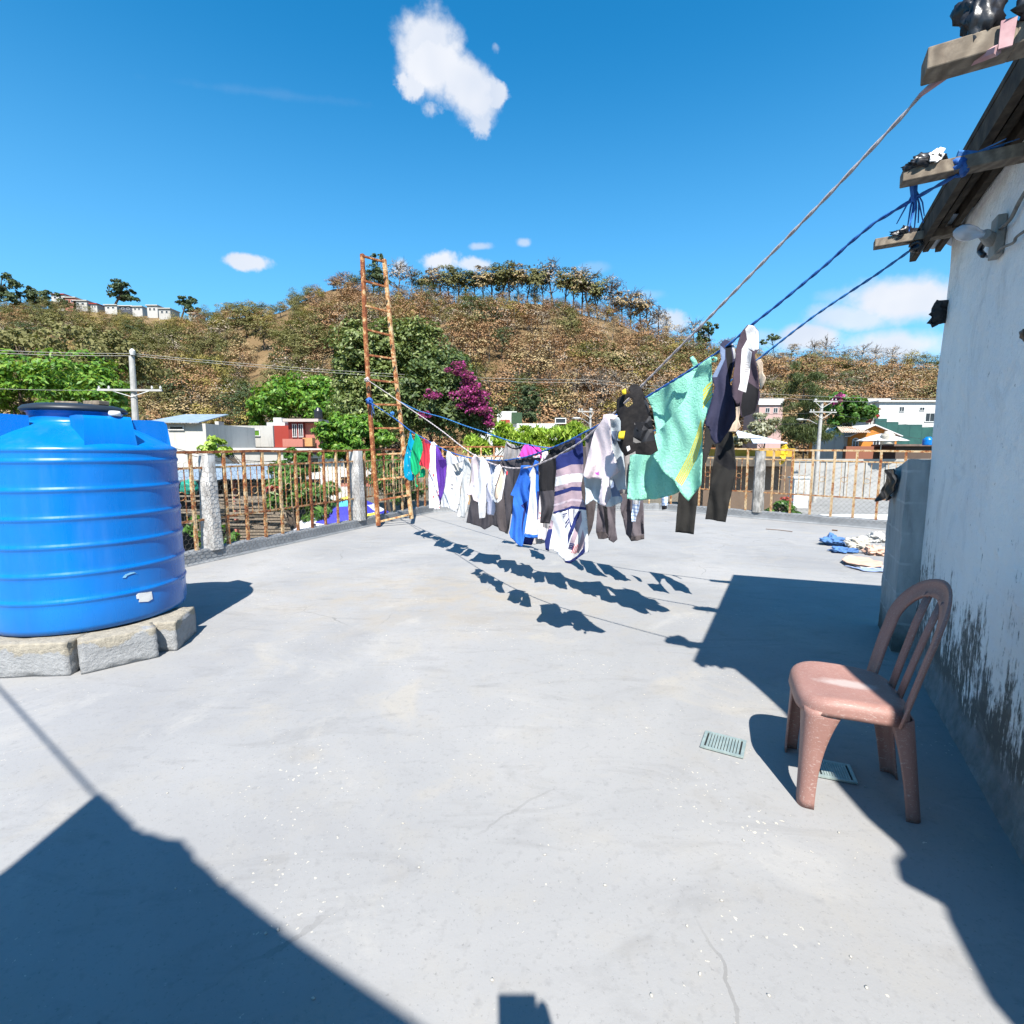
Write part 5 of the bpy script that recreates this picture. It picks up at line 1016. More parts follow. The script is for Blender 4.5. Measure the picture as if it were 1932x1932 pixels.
# ------------------------------------------------------------------ foliage helpers
def leaf_quads(P, L, Wd, rng, upb=.4, axis=None, fold=.18, out=None, rnd=.5):
    n = len(P); nr = rng.normal(size=(n, 3))
    if out is not None: nr = nr*rnd+out; nr[:, 2] += upb*.6
    else: nr[:, 2] = np.abs(nr[:, 2])+upb
    nr /= np.linalg.norm(nr, axis=1, keepdims=True)
    a = rng.normal(size=(n, 3)) if axis is None else axis+rng.normal(size=(n, 3))*.35
    a -= nr*(a*nr).sum(1, keepdims=True); a /= np.linalg.norm(a, axis=1, keepdims=True)+1e-9; b = np.cross(nr, a)
    L = L*(.7+.6*rng.random((n, 1))); Wd = Wd*(.7+.6*rng.random((n, 1)))
    v = np.stack([P-a*L/2, P+b*Wd/2+nr*Wd*fold-a*L*.05, P+a*L/2-nr*L*.06, P-b*Wd/2+nr*Wd*fold-a*L*.05], 1).reshape(-1, 3)
    return v, np.arange(n*4).reshape(n, 4)
def tube_quads(pts, rad, sides=4):
    m = MB(); m.tube(pts, rad, sides, cap=False); return np.concatenate(m.v), np.array(m.f)
def joinq(parts):
    V_, F_, M_ = [], [], []; b = 0
    for v, f, k in parts: V_.append(v); F_.append(f+b); M_.append(np.full(len(f), k)); b += len(v)
    return np.concatenate(V_), np.concatenate(F_), np.concatenate(M_)
def clump_pts(rng, c, r, K, n, cr=.28, shell=(.55, 1.0), bottom=-.75):
    d = rng.normal(size=(K, 3)); d /= np.linalg.norm(d, axis=1, keepdims=True); d[:, 2] = np.maximum(d[:, 2], bottom*rng.random(K))
    s = rng.uniform(*shell, (K, 1)); cc = np.asarray(c)+d*s*np.asarray(r); rc = cr*np.min(r)*rng.uniform(.6, 1.3, K)
    k = rng.integers(0, K, n); e = rng.normal(size=(n, 3)); e /= np.linalg.norm(e, axis=1, keepdims=True); e[:, 2] = np.where(rng.random(n) < .7, np.abs(e[:, 2]), e[:, 2])
    return cc[k]+e*(rc[k]*rng.uniform(.55, 1.05, n))[:, None]*np.array([1.15, 1.15, .8]), e
LM = dict(
    dry=leafmat('dry_brown_leaves', [(0, (.23, .13, .062)), (.5, (.275, .158, .077)), (1, (.315, .19, .098))], .9, 0),
    tan=leafmat('tan_leaves', [(0, (.25, .18, .088)), (.5, (.29, .212, .105)), (1, (.325, .245, .125))], .9, 0),
    grey=leafmat('grey_twigs', [(0, (.24, .19, .14)), (.5, (.285, .23, .17)), (1, (.33, .275, .21))], .9, 0),
    olive=leafmat('olive_leaves', [(0, (.10, .098, .034)), (.5, (.135, .13, .046)), (1, (.175, .16, .06))], .8, .1),
    yel=leafmat('yellow_green_leaves', [(0, (.18, .145, .035)), (.5, (.23, .185, .048)), (1, (.29, .23, .065))], .8, .1),
    dark=leafmat('dark_green_leaves', [(0, (.016, .032, .012)), (.5, (.038, .062, .022)), (1, (.085, .11, .042))], .7, .1),
    mango=leafmat('bright_green_leaves', [(0, (.035, .10, .010)), (.45, (.075, .19, .018)), (.8, (.14, .28, .03)), (1, (.24, .34, .06))], .5, .3),
    lush=leafmat('mid_green_leaves', [(0, (.022, .075, .012)), (.5, (.05, .135, .02)), (1, (.11, .21, .04))], .45, .25),
    euc=leafmat('grey_green_leaves', [(0, (.05, .075, .018)), (.5, (.105, .14, .038)), (.85, (.18, .22, .07)), (1, (.32, .34, .16))], .5, .15),
    bush=leafmat('bush_leaves', [(0, (.025, .045, .014)), (.5, (.06, .095, .028)), (1, (.13, .17, .05))], .55, .15),
    lime=leafmat('lime_long_leaves', [(0, (.11, .20, .015)), (.5, (.24, .38, .035)), (1, (.42, .52, .10))], .45, .35),
    cas=leafmat('feathery_green', [(0, (.025, .04, .015)), (.5, (.06, .085, .03)), (1, (.12, .14, .055))], .7, .15),
    bou=leafmat('magenta_bracts', [(0, (.14, .008, .075)), (.5, (.26, .018, .14)), (1, (.42, .06, .25))], .6, .25),
    pale=leafmat('pale_blossom', [(0, (.10, .11, .05)), (.5, (.28, .28, .18)), (1, (.50, .48, .38))], .7, .2),
    redl=leafmat('red_foliage', [(0, (.20, .02, .02)), (1, (.45, .08, .07))], .7, .2))
BK = dict(brown=pm('bark_brown', (.10, .075, .055), (.05, .038, .03), 4, .95), grey=pm('bark_grey', (.21, .18, .15), (.11, .095, .08), 4, .95))
# ------------------------------------------------------------------ hill trees
def proto(kind, seed, cards, slim=False, bare=False, full=1.0):
    """unit-height tree (1 m tall, scaled on placing); parts: trunk and limbs (mat 0), leaves (mat 1)"""
    rg = np.random.default_rng(seed); parts = []; cz = .64 if slim else .56; rx = .28 if slim else .40; rz = .36 if slim else .44
    bend = rg.normal(size=2)*.04
    tr = [V(0, 0, -.06), V(bend[0]*.4, bend[1]*.4, .2), V(bend[0], bend[1], .45 if slim else .32), V(bend[0]*1.2, bend[1]*1.2, .8)]
    v, f = tube_quads(tr, [.026, .020, .015, .004], 4); parts.append((v, f, 0))
    for i in range(11 if not bare else 20):
        q = rg.uniform(.25, .9); b = tr[2]*(1-q)+tr[3]*q if q > .4 else tr[1]*(1-q)+tr[2]*q
        d = rg.normal(size=3); d[2] = abs(d[2])*.7+.35; d /= np.linalg.norm(d); e = b+d*rg.uniform(.6, 1.0)*V(rx, rx, rz*.9); mid = (b+e)/2+rg.normal(size=3)*.02
        v, f = tube_quads([b, mid, e], [.010, .007, .002], 3); parts.append((v, f, 0))
        if bare:
            for k in range(5):
                g = b+(e-b)*rg.uniform(.4, 1); d2 = d+rg.normal(size=3)*.6; v, f = tube_quads([g, g+norm(d2)*rg.uniform(.08, .16)], [.005, .0015], 3); parts.append((v, f, 0))
    if cards:
        P, e = clump_pts(rg, (bend[0], bend[1], cz), (rx, rx, rz), 24 if not slim else 22, cards, .40, (.45, 1.0), -.8)
        og = (P-np.array([bend[0], bend[1], cz-.1]))/rx; s = .043*full; v, f = leaf_quads(P, s, s*.7, rg, .9, out=e*.6+og*.8, rnd=.24); parts.append((v, f, 1))
    return joinq(parts)
PK = {}
for kind, leaf, bk in (('dry', 'dry', 'grey'), ('tan', 'tan', 'grey'), ('grey', 'grey', 'grey'), ('olive', 'olive', 'brown'), ('yel', 'yel', 'brown'), ('dark', 'dark', 'brown')):
    for i in range(2):
        PK[kind, i] = (proto(kind, hash(kind) % 97*0+len(PK)*3+5, 1350 if kind in ('olive', 'dark', 'yel') else (480 if kind == 'grey' else 1000), bare=(kind in ('grey', 'dry'))), [BK[bk], LM[leaf]])
        PK['s'+kind, i] = (proto(kind, len(PK)*7+50, 1400 if kind != 'grey' else 380, slim=True, bare=(kind == 'grey')), [BK[bk], LM[leaf]])
PM = {}
def hill_tree(px, Y, h, kind, i, label, cat, group, name, wx=1.0, gz=None, rz=None):
    k = (kind, i)
    if k not in PM:
        (v, f, mi), mats = PK[k]; me = np_mesh(name, v, f, mi); [me.materials.append(q) for q in mats]; PM[k] = me
    o = bpy.data.objects.new(name, PM[k]); COL.objects.link(o); p = hill_pt(px, Y)
    o.location = Vector(p); o.scale = (h*wx, h*wx, h); o.rotation_euler = (0, 0, random.uniform(0, 6.28) if rz is None else rz)
    return tag(o, label, cat, group)
LAB = {'dry': ('dry brown hillside tree with thin bare branches', 'dry brown trees on the hillside'), 'tan': ('tan coloured hillside tree with withered leaves', 'tan trees on the hillside'),
       'grey': ('grey leafless hillside tree of fine twigs', 'grey leafless trees on the hillside'), 'olive': ('olive green bushy tree among the dry hillside trees', 'olive green trees on the hillside'),
       'yel': ('yellowish green tree among the dry hillside trees', 'yellowish trees on the hillside'), 'dark': ('dark green tree among the dry hillside trees', 'dark green trees on the hillside')}
cand = []
rt = random.Random(11)
for _ in range(2700):
    px = rt.uniform(-140, 2080); f = rt.random()**.85*.99+.005; Y = ip(YB, px)+f*(ip(YC, px)-ip(YB, px))
    if px > 1800 and rt.random() < .7: continue
    if 110 < px < 400 and f > .84: continue
    if mnoise.noise(Vector((px*.011, f*6, 7))) > .36 and f < .9: continue
    g = mnoise.noise(Vector((px*.006, f*3.5, 1))); q = rt.random(); left = px < 600
    if left: kind = 'olive' if q < .38+.4*g else 'dark' if q < .46+.4*g else 'yel' if q < .56 else 'dry' if q < .74 else 'grey' if q < .88 else 'tan'
    else: kind = 'olive' if q < .10+.35*g else 'yel' if q < .18+.3*g else 'dark' if q < .20+.15*g else 'grey' if q < .42 else 'tan' if q < .62 else 'dry'
    cand.append((Y, px, kind, rt.uniform(5.5, 11)*(1.1 if kind in ('olive', 'dark') else 1)*(.60 if f > .84 else .80 if f > .68 else 1), rt.randint(0, 1), rt.uniform(.85, 1.35)))
cand.sort()
near = [c_ for c_ in cand if 0 < c_[1] < 1780]; sel = set(id(c_) for c_ in near[:230])
SV, SF, SM = {}, {}, {}
for c_ in cand:
    Y, px, kind, h, i, wx = c_
    if id(c_) in sel: hill_tree(px, Y, h, kind, i, LAB[kind][0], 'tree', LAB[kind][1], 'hillside_tree', wx)
    else: SV.setdefault(kind, []).append((px, Y, h*wx, h, i))
# the rest of the wood reads as one mass
bv, bf, bmi, mats = [], [], [], []; base = 0
for kind, L in SV.items():
    ms = PK[kind, 0][1]; k0 = len(mats); mats += ms
    for px, Y, hw_, h, i in L:
        v, f, mi = PK[kind, i][0]; a = random.uniform(0, 6.28); R_ = np.array([[math.cos(a), -math.sin(a), 0], [math.sin(a), math.cos(a), 0], [0, 0, 1]])
        lf_ = np.where(mi == 1)[0]; keep = np.concatenate([np.where(mi == 0)[0][:40], lf_[RNG.random(len(lf_)) < .72]]); f2 = f[keep]; u, inv = np.unique(f2, return_inverse=True)
        bv.append((v[u]*np.array([hw_, hw_, h]))@R_.T+hill_pt(px, Y)); bf.append(inv.reshape(f2.shape)+base); bmi.append(mi[keep]+k0); base += len(u)
link('hillside_wood', np_mesh('hillside_wood', np.concatenate(bv), np.concatenate(bf), np.concatenate(bmi)), mats, label='dry brown wood covering the whole hillside behind the houses', cat='woodland', kind='stuff')
# skyline trees
RL = [(566, 563, 'tan', 1.1), (590, 556, 'yel', 1.1), (612, 545, 'tan', 1.1), (640, 524, 'dry', 1.1), (662, 512, 'dry', 1.0), (680, 520, 'olive', .9), (700, 508, 'sdark', 1.3), (728, 520, 'solive', 1.2), (757, 490, 'sgrey', 1.25), (780, 506, 'sgrey', 1.0), (798, 512, 'solive', 1.2), (820, 503, 'stan', 1.2), (838, 508, 'sgrey', 1.2), (852, 502, 'solive', 1.2), (868, 506, 'solive', 1.2), (884, 512, 'solive', 1.2), (898, 508, 'sdark', 1.0), (914, 503, 'stan', 1.2), (930, 500, 'solive', 1.2), (946, 498, 'solive', 1.2), (962, 493, 'solive', 1.3), (978, 497, 'stan', 1.2), (992, 500, 'solive', 1.1), (1008, 508, 'solive', 1.0), (1024, 500, 'solive', .9), (1041, 489, 'sgrey', 1.3), (1062, 505, 'solive', 1.1), (1078, 508, 'stan', 1.1), (1094, 512, 'solive', 1.2), (1108, 508, 'sgrey', 1.2), (1124, 516, 'solive', 1.2), (1138, 524, 'sgrey', 1.1), (1152, 545, 'sgrey', 1.0), (1168, 548, 'stan', 1.2), (1184, 541, 'sgrey', 1.2), (1202, 552, 'stan', 1.2), (1218, 560, 'sgrey', 1.2), (1236, 578, 'sgrey', 1.1), (1252, 598, 'tan', 1.0), (1276, 616, 'grey', 1.0), (1300, 600, 'sgrey', 1.1), (1320, 628, 'tan', 1.0), (1362, 636, 'grey', 1.0), (1395, 648, 'tan', 1), (1480, 652, 'tan', 1.2), (1520, 644, 'grey', 1.2), (1545, 638, 'grey', 1.3), (1580, 658, 'tan', 1.2), (1612, 648, 'grey', 1.2), (1640, 654, 'grey', 1.2), (1668, 652, 'grey', 1.2), (1700, 662, 'yel', 1.2), (1735, 664, 'olive', 1.2), (1762, 668, 'olive', 1.2), (420, 585, 'olive', 1.0), (440, 572, 'yel', 1.1), (462, 568, 'olive', 1.2), (484, 566, 'yel', 1.1), (505, 570, 'olive', 1.1), (528, 576, 'olive', 1.1), (548, 572, 'yel', 1.0)]
SL = {'grey': 'slender leafless grey tree standing on the hill crest against the sky', 'tan': 'slender tan tree standing on the hill crest against the sky', 'olive': 'tall olive green tree standing on the hill crest against the sky', 'dark': 'dark slim evergreen on the hill crest behind the ladder', 'yel': 'yellowish tree standing on the hill crest against the sky', 'dry': 'rust brown tree on the hill crest left of the ladder'}
for i, (px, yt, kind, w) in enumerate(RL):
    Y = ip(YC, px)*.985; h = at(px, yt, Y)[2]-hill_z(px, Y); kk = kind[1:] if kind[0] == 's' else kind
    hill_tree(px, Y, h*1.04, kind, i % 2, SL[kk], 'tree', 'hill crest trees, '+kk, 'crest_tree', w*(.92 if h > 9 else 1.3))
# ------------------------------------------------------------------ single trees with trunk and crown
def ell(x0, x1, y0, y1, Y, dr=None):
    c = at((x0+x1)/2, (y0+y1)/2, Y); rx = (x1-x0)/2*Y/FPX; rz = (y1-y0)/2*Y/FPX; return c, V(rx, dr or min(rx, rz*1.6), rz)
def tree(name, label, cat, Y, foot, blobs, leaf, n, L, Wd, K=26, cr=.30, bark='brown', group=None, zfoot=GZ, trunk_r=None, flowers=None, upb=.5, axis=None, seed=0, limbs=9, shell=(.5, 1.0)):
    rg = np.random.default_rng(seed+100); E = [ell(*b, Y) if len(b) == 4 else ell(*b[:4], Y+b[4]) for b in blobs]
    fx = foot; base = at(fx, 852, Y); base[2] = zfoot; t = root(name, base, label=label, cat=cat, group=group)
    vol = np.array([np.prod(r)**.67 for c_, r in E]); ns = (n*vol/vol.sum()).astype(int); parts = []
    for (c_, r), k in zip(E, ns):
        P, e = clump_pts(rg, c_, r, max(8, int(K*k/n*len(E)**.5)), k, cr, shell); v, f = leaf_quads(P, L, Wd, rg, upb, axis, out=None if axis is not None else e*.8+(P-c_)/np.max(r)*.6, rnd=.55); parts.append((v-base, f, 0))
    v, f, mi = joinq(parts); link('crown', np_mesh('crown', v, f), LM[leaf], t)
    m = MB(); tr = trunk_r or max(.08, (E[0][1][0])*.06); top = E[0][0]
    kn = [base-V(0, 0, .2), base*.5+top*.5+rg.normal(size=3)*.15*V(1, 1, 0), top*.9+base*.1, top+V(0, 0, E[0][1][2]*.5)]; m.tube(kn, [tr, tr*.8, tr*.55, tr*.15], 8)
    for i in range(limbs):
        c_, r = E[i % len(E)]; d = rg.normal(size=3); d[2] = abs(d[2])*.6; d /= np.linalg.norm(d); s = kn[1]+(kn[2]-kn[1])*rg.random(); e = c_+d*r*rg.uniform(.5, .85); m.tube([s, (s+e)/2+rg.normal(size=3)*.08*r, e], [tr*.4, tr*.25, tr*.06], 5)
    m.build('trunk', BK[bark], t)
    if flowers:
        fl_, fb, fn, fs = flowers; parts = []
        for b in fb:
            c_, r = ell(*b[:4], Y+(b[4] if len(b) > 4 else 0)); P, e = clump_pts(rg, c_, r, 10, fn//len(fb), .45, (.2, 1.0)); v, f = leaf_quads(P, fs, fs*.8, rg, .3); parts.append((v-base, f, 0))
        v, f, mi = joinq(parts); link('blossom', np_mesh('blossom', v, f), LM[fl_], t)
    return t
tree('mango_tree', 'broad bright green mango tree behind the blue tank', 'tree', 34, 60, [(-60, 130, 672, 790), (60, 215, 668, 790), (150, 262, 705, 795, 2), (-160, 30, 690, 800, -1), (90, 250, 740, 800, -2)], 'mango', 15000, .36, .16, 110, .34, seed=1)
tree('dark_tree', 'big dark brownish green tree on the slope above the mango tree', 'tree', 78, 110, [(-40, 130, 625, 720), (80, 240, 618, 730), (170, 300, 650, 730, 4), (-40, 60, 600, 680, 3)], 'olive', 9000, .62, .36, 80, .32, seed=2, zfoot=4)
tree('bushy_tree', 'tall grey green bushy tree right behind the ladder', 'tree', 36, 735, [(624, 724, 604, 740), (738, 836, 594, 740), (680, 800, 606, 760, 1), (632, 800, 690, 850), (650, 740, 700, 850, -1), (625, 690, 650, 800, .5)], 'euc', 34000, .32, .14, 330, .30, seed=3, upb=1.0, shell=(.4, 1.0))
tree('bougainvillea', 'bougainvillea with magenta flowers climbing over a tree', 'flowering tree', 32, 840, [(745, 850, 690, 850), (800, 915, 690, 850, -.5), (850, 935, 730, 850), (770, 900, 660, 760, 1)], 'bush', 20000, .28, .13, 200, .30, seed=4, upb=.9, flowers=('bou', [(842, 885, 680, 718, -2.3), (856, 900, 696, 735, -2.5), (872, 918, 715, 762, -2.5), (884, 932, 742, 795, -2.2), (905, 936, 770, 818, -1.6), (800, 835, 735, 760, -2.6), (785, 812, 775, 795, -2.6), (866, 915, 750, 790, -2.5), (850, 905, 725, 770, -2.5)], 4200, .15))
tree('leafy_tree', 'bright green leafy tree above the red house', 'tree', 62, 560, [(478, 590, 715, 810), (540, 655, 700, 800), (560, 660, 730, 830, -1), (460, 530, 750, 815)], 'mango', 9000, .52, .26, 80, .32, seed=5)
tree('leafy_tree', 'dense dark green round tree just left of the ladder, above the fence', 'tree', 23, 665, [(600, 690, 783, 850), (635, 715, 778, 845), (690, 745, 806, 850), (600, 720, 815, 880)], 'mango', 11000, .22, .095, 90, .30, seed=6)
tree('long_leaved_bush', 'lime green long leaved bush behind the back railing, left clump', 'bush', 15.5, 905, [(862, 925, 818, 870), (925, 985, 802, 870)], 'lime', 2600, .30, .065, 24, .40, seed=7, axis=V(0, -.3, -.7), upb=.2)
tree('long_leaved_bush', 'lime green long leaved bush behind the back railing, middle clump', 'bush', 15.8, 1015, [(965, 1030, 808, 870), (1015, 1065, 806, 870)], 'lime', 2600, .30, .065, 24, .40, seed=8, axis=V(0, -.3, -.7), upb=.2)
tree('long_leaved_bush', 'lime green long leaved bush behind the back railing, rightmost clump', 'bush', 15.6, 1085, [(1045, 1110, 800, 870), (1085, 1150, 812, 870)], 'lime', 2600, .30, .065, 24, .40, seed=9, axis=V(0, -.3, -.7), upb=.2)
tree('shrub', 'green shrub with light leaves beyond the white block houses', 'shrub', 19, 580, [(385, 430, 828, 862), (400, 440, 838, 866)], 'lime', 700, .2, .1, 14, .4, seed=10, zfoot=-1)
tree('garden_plants', 'leafy garden plants beyond the left railing below the umbrella', 'plants', 11.8, 590, [(500, 575, 880, 990), (560, 640, 900, 1000), (520, 600, 850, 940, 1.5)], 'lush', 4200, .20, .075, 34, .32, seed=11, flowers=('redl', [(505, 522, 915, 930, -.9)], 60, .1))
tree('garden_plants', 'leafy climbing plants behind the railing at the foot of the ladder', 'plants', 13.5, 770, [(730, 800, 880, 960), (690, 760, 860, 930, 1.5)], 'lush', 3600, .20, .07, 30, .32, seed=12)
tree('garden_plants', 'dark leafy plants low behind the railing next to the tank', 'plants', 9.4, 395, [(355, 400, 955, 1050), (385, 450, 975, 1060)], 'lush', 1500, .14, .06, 18, .34, seed=13)
tree('conifer', 'small green conifer in front of the brown slope, mid picture', 'tree', 88, 1000, [(988, 1012, 714, 750), (982, 1018, 740, 775), (980, 1020, 765, 800)], 'dark', 2200, .5, .26, 26, .34, seed=14)
tree('conifer', 'little round green tree left of the small conifer', 'tree', 92, 962, [(950, 976, 760, 790)], 'dark', 700, .5, .3, 14, .34, seed=15)
tree('casuarina', 'feathery casuarina tree left of the street pole on the right', 'tree', 54, 1515, [(1488, 1545, 684, 740), (1476, 1560, 720, 790), (1462, 1556, 770, 850), (1500, 1575, 790, 850, -1)], 'cas', 9000, .62, .06, 60, .30, seed=16, axis=V(0, 0, .8), upb=.1)
tree('round_tree', 'dense dark green round tree right of the street pole', 'tree', 62, 1600, [(1560, 1625, 742, 800), (1585, 1644, 752, 812), (1565, 1620, 780, 830)], 'lush', 5000, .5, .26, 44, .28, seed=17, flowers=('bou', [(1566, 1592, 742, 770, -3)], 160, .4))
tree('shrub', 'pale blossoming shrub left of the casuarina', 'shrub', 46, 1440, [(1418, 1472, 776, 830), (1400, 1450, 800, 845), (1380, 1425, 815, 850)], 'pale', 2600, .36, .18, 30, .32, seed=18)
tree('shrub', 'red leaved shrub beside the satellite dish', 'shrub', 66, 1645, [(1628, 1658, 768, 800)], 'redl', 500, .4, .25, 12, .36, seed=19)
tree('garden_plants', 'green plants with red tips behind the right railing post', 'plants', 14.2, 1465, [(1440, 1496, 940, 1000), (1478, 1510, 955, 1005)], 'lush', 1300, .16, .06, 18, .36, seed=20, zfoot=-1.5, flowers=('redl', [(1470, 1500, 935, 950, -.5)], 60, .08))
tree('lone_tree', 'tall lone tree with a rounded crown on the left ridge skyline', 'tree', 318, 232, [(212, 252, 532, 562), (208, 240, 545, 572), (228, 258, 548, 572)], 'dark', 1800, 1.6, .9, 26, .34, seed=21, zfoot=hill_z(232, 318)-1, trunk_r=.8)
tree('lone_tree', 'layered dark pine on the left ridge between the white houses', 'tree', 300, 355, [(336, 368, 558, 582), (340, 380, 575, 597)], 'dark', 1600, 1.5, .8, 22, .34, seed=22, zfoot=hill_z(355, 300)-1, trunk_r=.6)
tree('lone_tree', 'large dark tree cut by the left picture edge on the ridge', 'tree', 280, 10, [(-30, 38, 515, 560), (-20, 45, 545, 590)], 'dark', 2200, 1.5, .8, 30, .32, seed=23, zfoot=hill_z(10, 280)-1, trunk_r=.8)
tree('lone_tree', 'wide dark tree right of the edge tree on the left ridge', 'tree', 290, 75, [(48, 95, 544, 580), (80, 125, 553, 590)], 'dark', 1800, 1.4, .8, 26, .34, seed=24, zfoot=hill_z(75, 290)-1)
tree('lone_tree', 'dark layered tree on the right skyline beyond the white rope', 'tree', 225, 1338, [(1318, 1352, 610, 632), (1312, 1345, 625, 650)], 'dark', 1200, 1.1, .6, 20, .36, seed=25, zfoot=hill_z(1338, 225)-1)
tree('lone_tree', 'tiny dark tree pair on the skyline right of the plum shorts', 'tree', 230, 1455, [(1445, 1468, 630, 648), (1433, 1447, 640, 652)], 'dark', 500, .9, .5, 12, .4, seed=26, zfoot=hill_z(1455, 230)-1)
tree('tall_pine', 'dark umbrella topped pine on the hill crest seen through the ladder top', 'tree', 218, 712, [(696, 728, 482, 500), (690, 722, 495, 520), (694, 740, 505, 540)], 'dark', 1100, 1.1, .6, 18, .4, seed=27, zfoot=hill_z(712, 218)-1, trunk_r=.3)
# ------------------------------------------------------------------ houses
WIN = pm('dark_window', (.03, .035, .04), (.02, .022, .026), 3, .15, 0, 20, .5); WFR = pm('white_frame', (.72, .72, .70), None, 9, .6); SLAB = plaster('slab_edge', (.60, .58, .54), .5)
def hx(px, Y): return at(px, 852, Y)[0]
def hz(py, Y): return at(966, py, Y)[2]
class House:
    def __init__(s, name, label, cat, Y, x0, x1, **k):
        s.Y = Y; s.t = root(name, (hx((x0+x1)/2, Y), Y, GZ), label=label, cat=cat, **k)
    def block(s, x0, x1, y0, y1, mat, D=7, dy=0, name='wall', parent=None, ov=0):
        Y = s.Y+dy; a, b = hx(x0, Y)-ov, hx(x1, Y)+ov; z1 = hz(y0, Y); z0 = GZ if y1 is None else hz(y1, Y)
        m = MB(); m.box(((a+b)/2, Y+D/2-ov/2, (z0+z1)/2), (b-a, D+ov, z1-z0)); return m.build(name, mat, parent or s.t)
    def window(s, x0, x1, y0, y1, dy=0, bars=1, pane=None, frame=None, arch=False):
        Y = s.Y+dy; a, b = hx(x0, Y), hx(x1, Y); z1, z0 = hz(y0, Y), hz(y1, Y); w = max(.05, (b-a)*.08)
        m = MB()
        m.box(((a+b)/2, Y-.03, z1+w/2), (b-a+2*w, .10, w)); m.box(((a+b)/2, Y-.05, z0-w/2), (b-a+3*w, .16, w))
        m.box((a-w/2, Y-.03, (z0+z1)/2), (w, .10, z1-z0-.004)); m.box((b+w/2, Y-.03, (z0+z1)/2), (w, .10, z1-z0-.004))
        for i in range(bars): m.box((a+(b-a)*(i+1)/(bars+1), Y-.035, (z0+z1)/2), (.05, .06, z1-z0-.004))
        if arch: m.tube([V((a+b)/2+(b-a)/2*math.cos(q), Y-.03, z1+w+(b-a)*.42*math.sin(q)) for q in np.linspace(0, math.pi, 9)], .07, 6)
        f = m.build('window', frame or WFR, s.t); m = MB(); m.box(((a+b)/2, Y-.004, (z0+z1)/2), (b-a, .02, z1-z0))
        if arch: m.add([V((a+b)/2, Y-.012, z1)]+[V((a+b)/2+(b-a)/2*math.cos(q), Y-.012, z1+w+(b-a)*.42*math.sin(q)) for q in np.linspace(0, math.pi, 9)], [(0, i+2, i+1) for i in range(8)])
        m.build('pane', pane or WIN, f); return f
    def gable(s, x0, x1, ye, xp, yp, mat, D, dy=0, ov=.4, th=.14, trim=None):
        Y = s.Y+dy; a, b, p = hx(x0, Y), hx(x1, Y), hx(xp, Y); ze, zp = hz(ye, Y), hz(yp, Y)
        m = MB(); m.add([(a, Y, ze), (b, Y, ze), (p, Y, zp), (a, Y+D, ze), (b, Y+D, ze), (p, Y+D, zp)], [(0, 1, 2), (5, 4, 3), (0, 2, 5, 3), (1, 4, 5, 2)]); m.build('gable', mat, s.t)
        r = MB()
        for e, sg in ((a, -1), (b, 1)):
            d = norm(V(e-p, 0, ze-zp)); o = V(p, 0, zp)+d*0; q = V(e, 0, ze)+d*ov; up = V(0, 0, th)
            r.add([V(o[0], Y-ov, o[2])+V(0, 0, .02), V(q[0], Y-ov, q[2])+V(0, 0, .02), V(q[0], Y+D+ov, q[2])+V(0, 0, .02), V(o[0], Y+D+ov, o[2])+V(0, 0, .02), V(o[0], Y-ov, o[2])+up, V(q[0], Y-ov, q[2])+up, V(q[0], Y+D+ov, q[2])+up, V(o[0], Y+D+ov, o[2])+up], [(0, 1, 2, 3), (7, 6, 5, 4), (0, 4, 5, 1), (1, 5, 6, 2), (2, 6, 7, 3)])
        return r.build('roof', trim or WFR, s.t)
def tank_small(name, label, px, y0, y1, Y, w, mat):
    x = hx(px, Y); r = w/2*Y/FPX; z0, z1 = hz(y1, Y), hz(y0, Y); h = z1-z0; m = MB(); m.lathe([(0, 0), (r, 0), (r*1.0, h*.1), (r*1.04, h*.3), (r, h*.5), (r*1.04, h*.6), (r, h*.72), (r*.55, h*.9), (r*.5, h), (0, h)], (0, 0, 0), 20)
    return m.build(name, mat, smooth=True, loc=None, label=label, cat='water tank'), setattr(bpy.data.objects[-1] if False else COL.objects[-1], 'location', Vector((x, Y+r, z0)))
wp1 = plaster('old_white_plaster', (.68, .66, .61)); wp2 = plaster('grey_white_plaster', (.56, .54, .50), .8); wp3 = plaster('clean_white_plaster', (.76, .75, .72), .3)
h = House('white_house', 'white house with a blue grey sheet roof behind the tank', 'house', 42, 296, 390)
h.block(280, 391, 799, None, wp1, 8); h.window(325, 349, 805, 810, bars=0)
Y = 42; m = MB(); a, b = hx(282, Y), hx(386, Y); m.add([(a, Y-.5, hz(798, Y)), (b, Y-.5, hz(799, Y)), (b-.6, Y+5, hz(783, Y+5)), (a, Y+5, hz(783, Y+5)), (a, Y-.5, hz(796.5, Y)), (b, Y-.5, hz(797, Y)), (b-.6, Y+5, hz(781.5, Y+5)), (a, Y+5, hz(781.5, Y+5))], [(0, 3, 2, 1), (4, 5, 6, 7), (0, 1, 5, 4), (1, 2, 6, 5), (3, 0, 4, 7)]); m.build('roof', M['metalroof'], h.t)
h.block(391.2, 405, 848, None, wp2, 6, 1, 'annex')
h = House('brown_house', 'low brown house with a white window beside the unfinished wall', 'house', 52, 406, 432)
h.block(406, 432.5, 805, None, plaster('brown_plaster', (.26, .15, .11), .3), 7); h.window(423, 428, 811, 817, bars=0, pane=WFR); h.block(409, 416, 795, 804.8, wp1, 1.0, .6, 'chimney')
h = House('unfinished_house', 'unfinished grey white house with an empty window opening', 'house', 51.5, 433, 515)
for q in ((433, 474, 803, 843), (492, 517, 803, 843), (474.2, 491.8, 803, 812), (474.2, 491.8, 822, 843)): h.block(*q, wp2, .25)
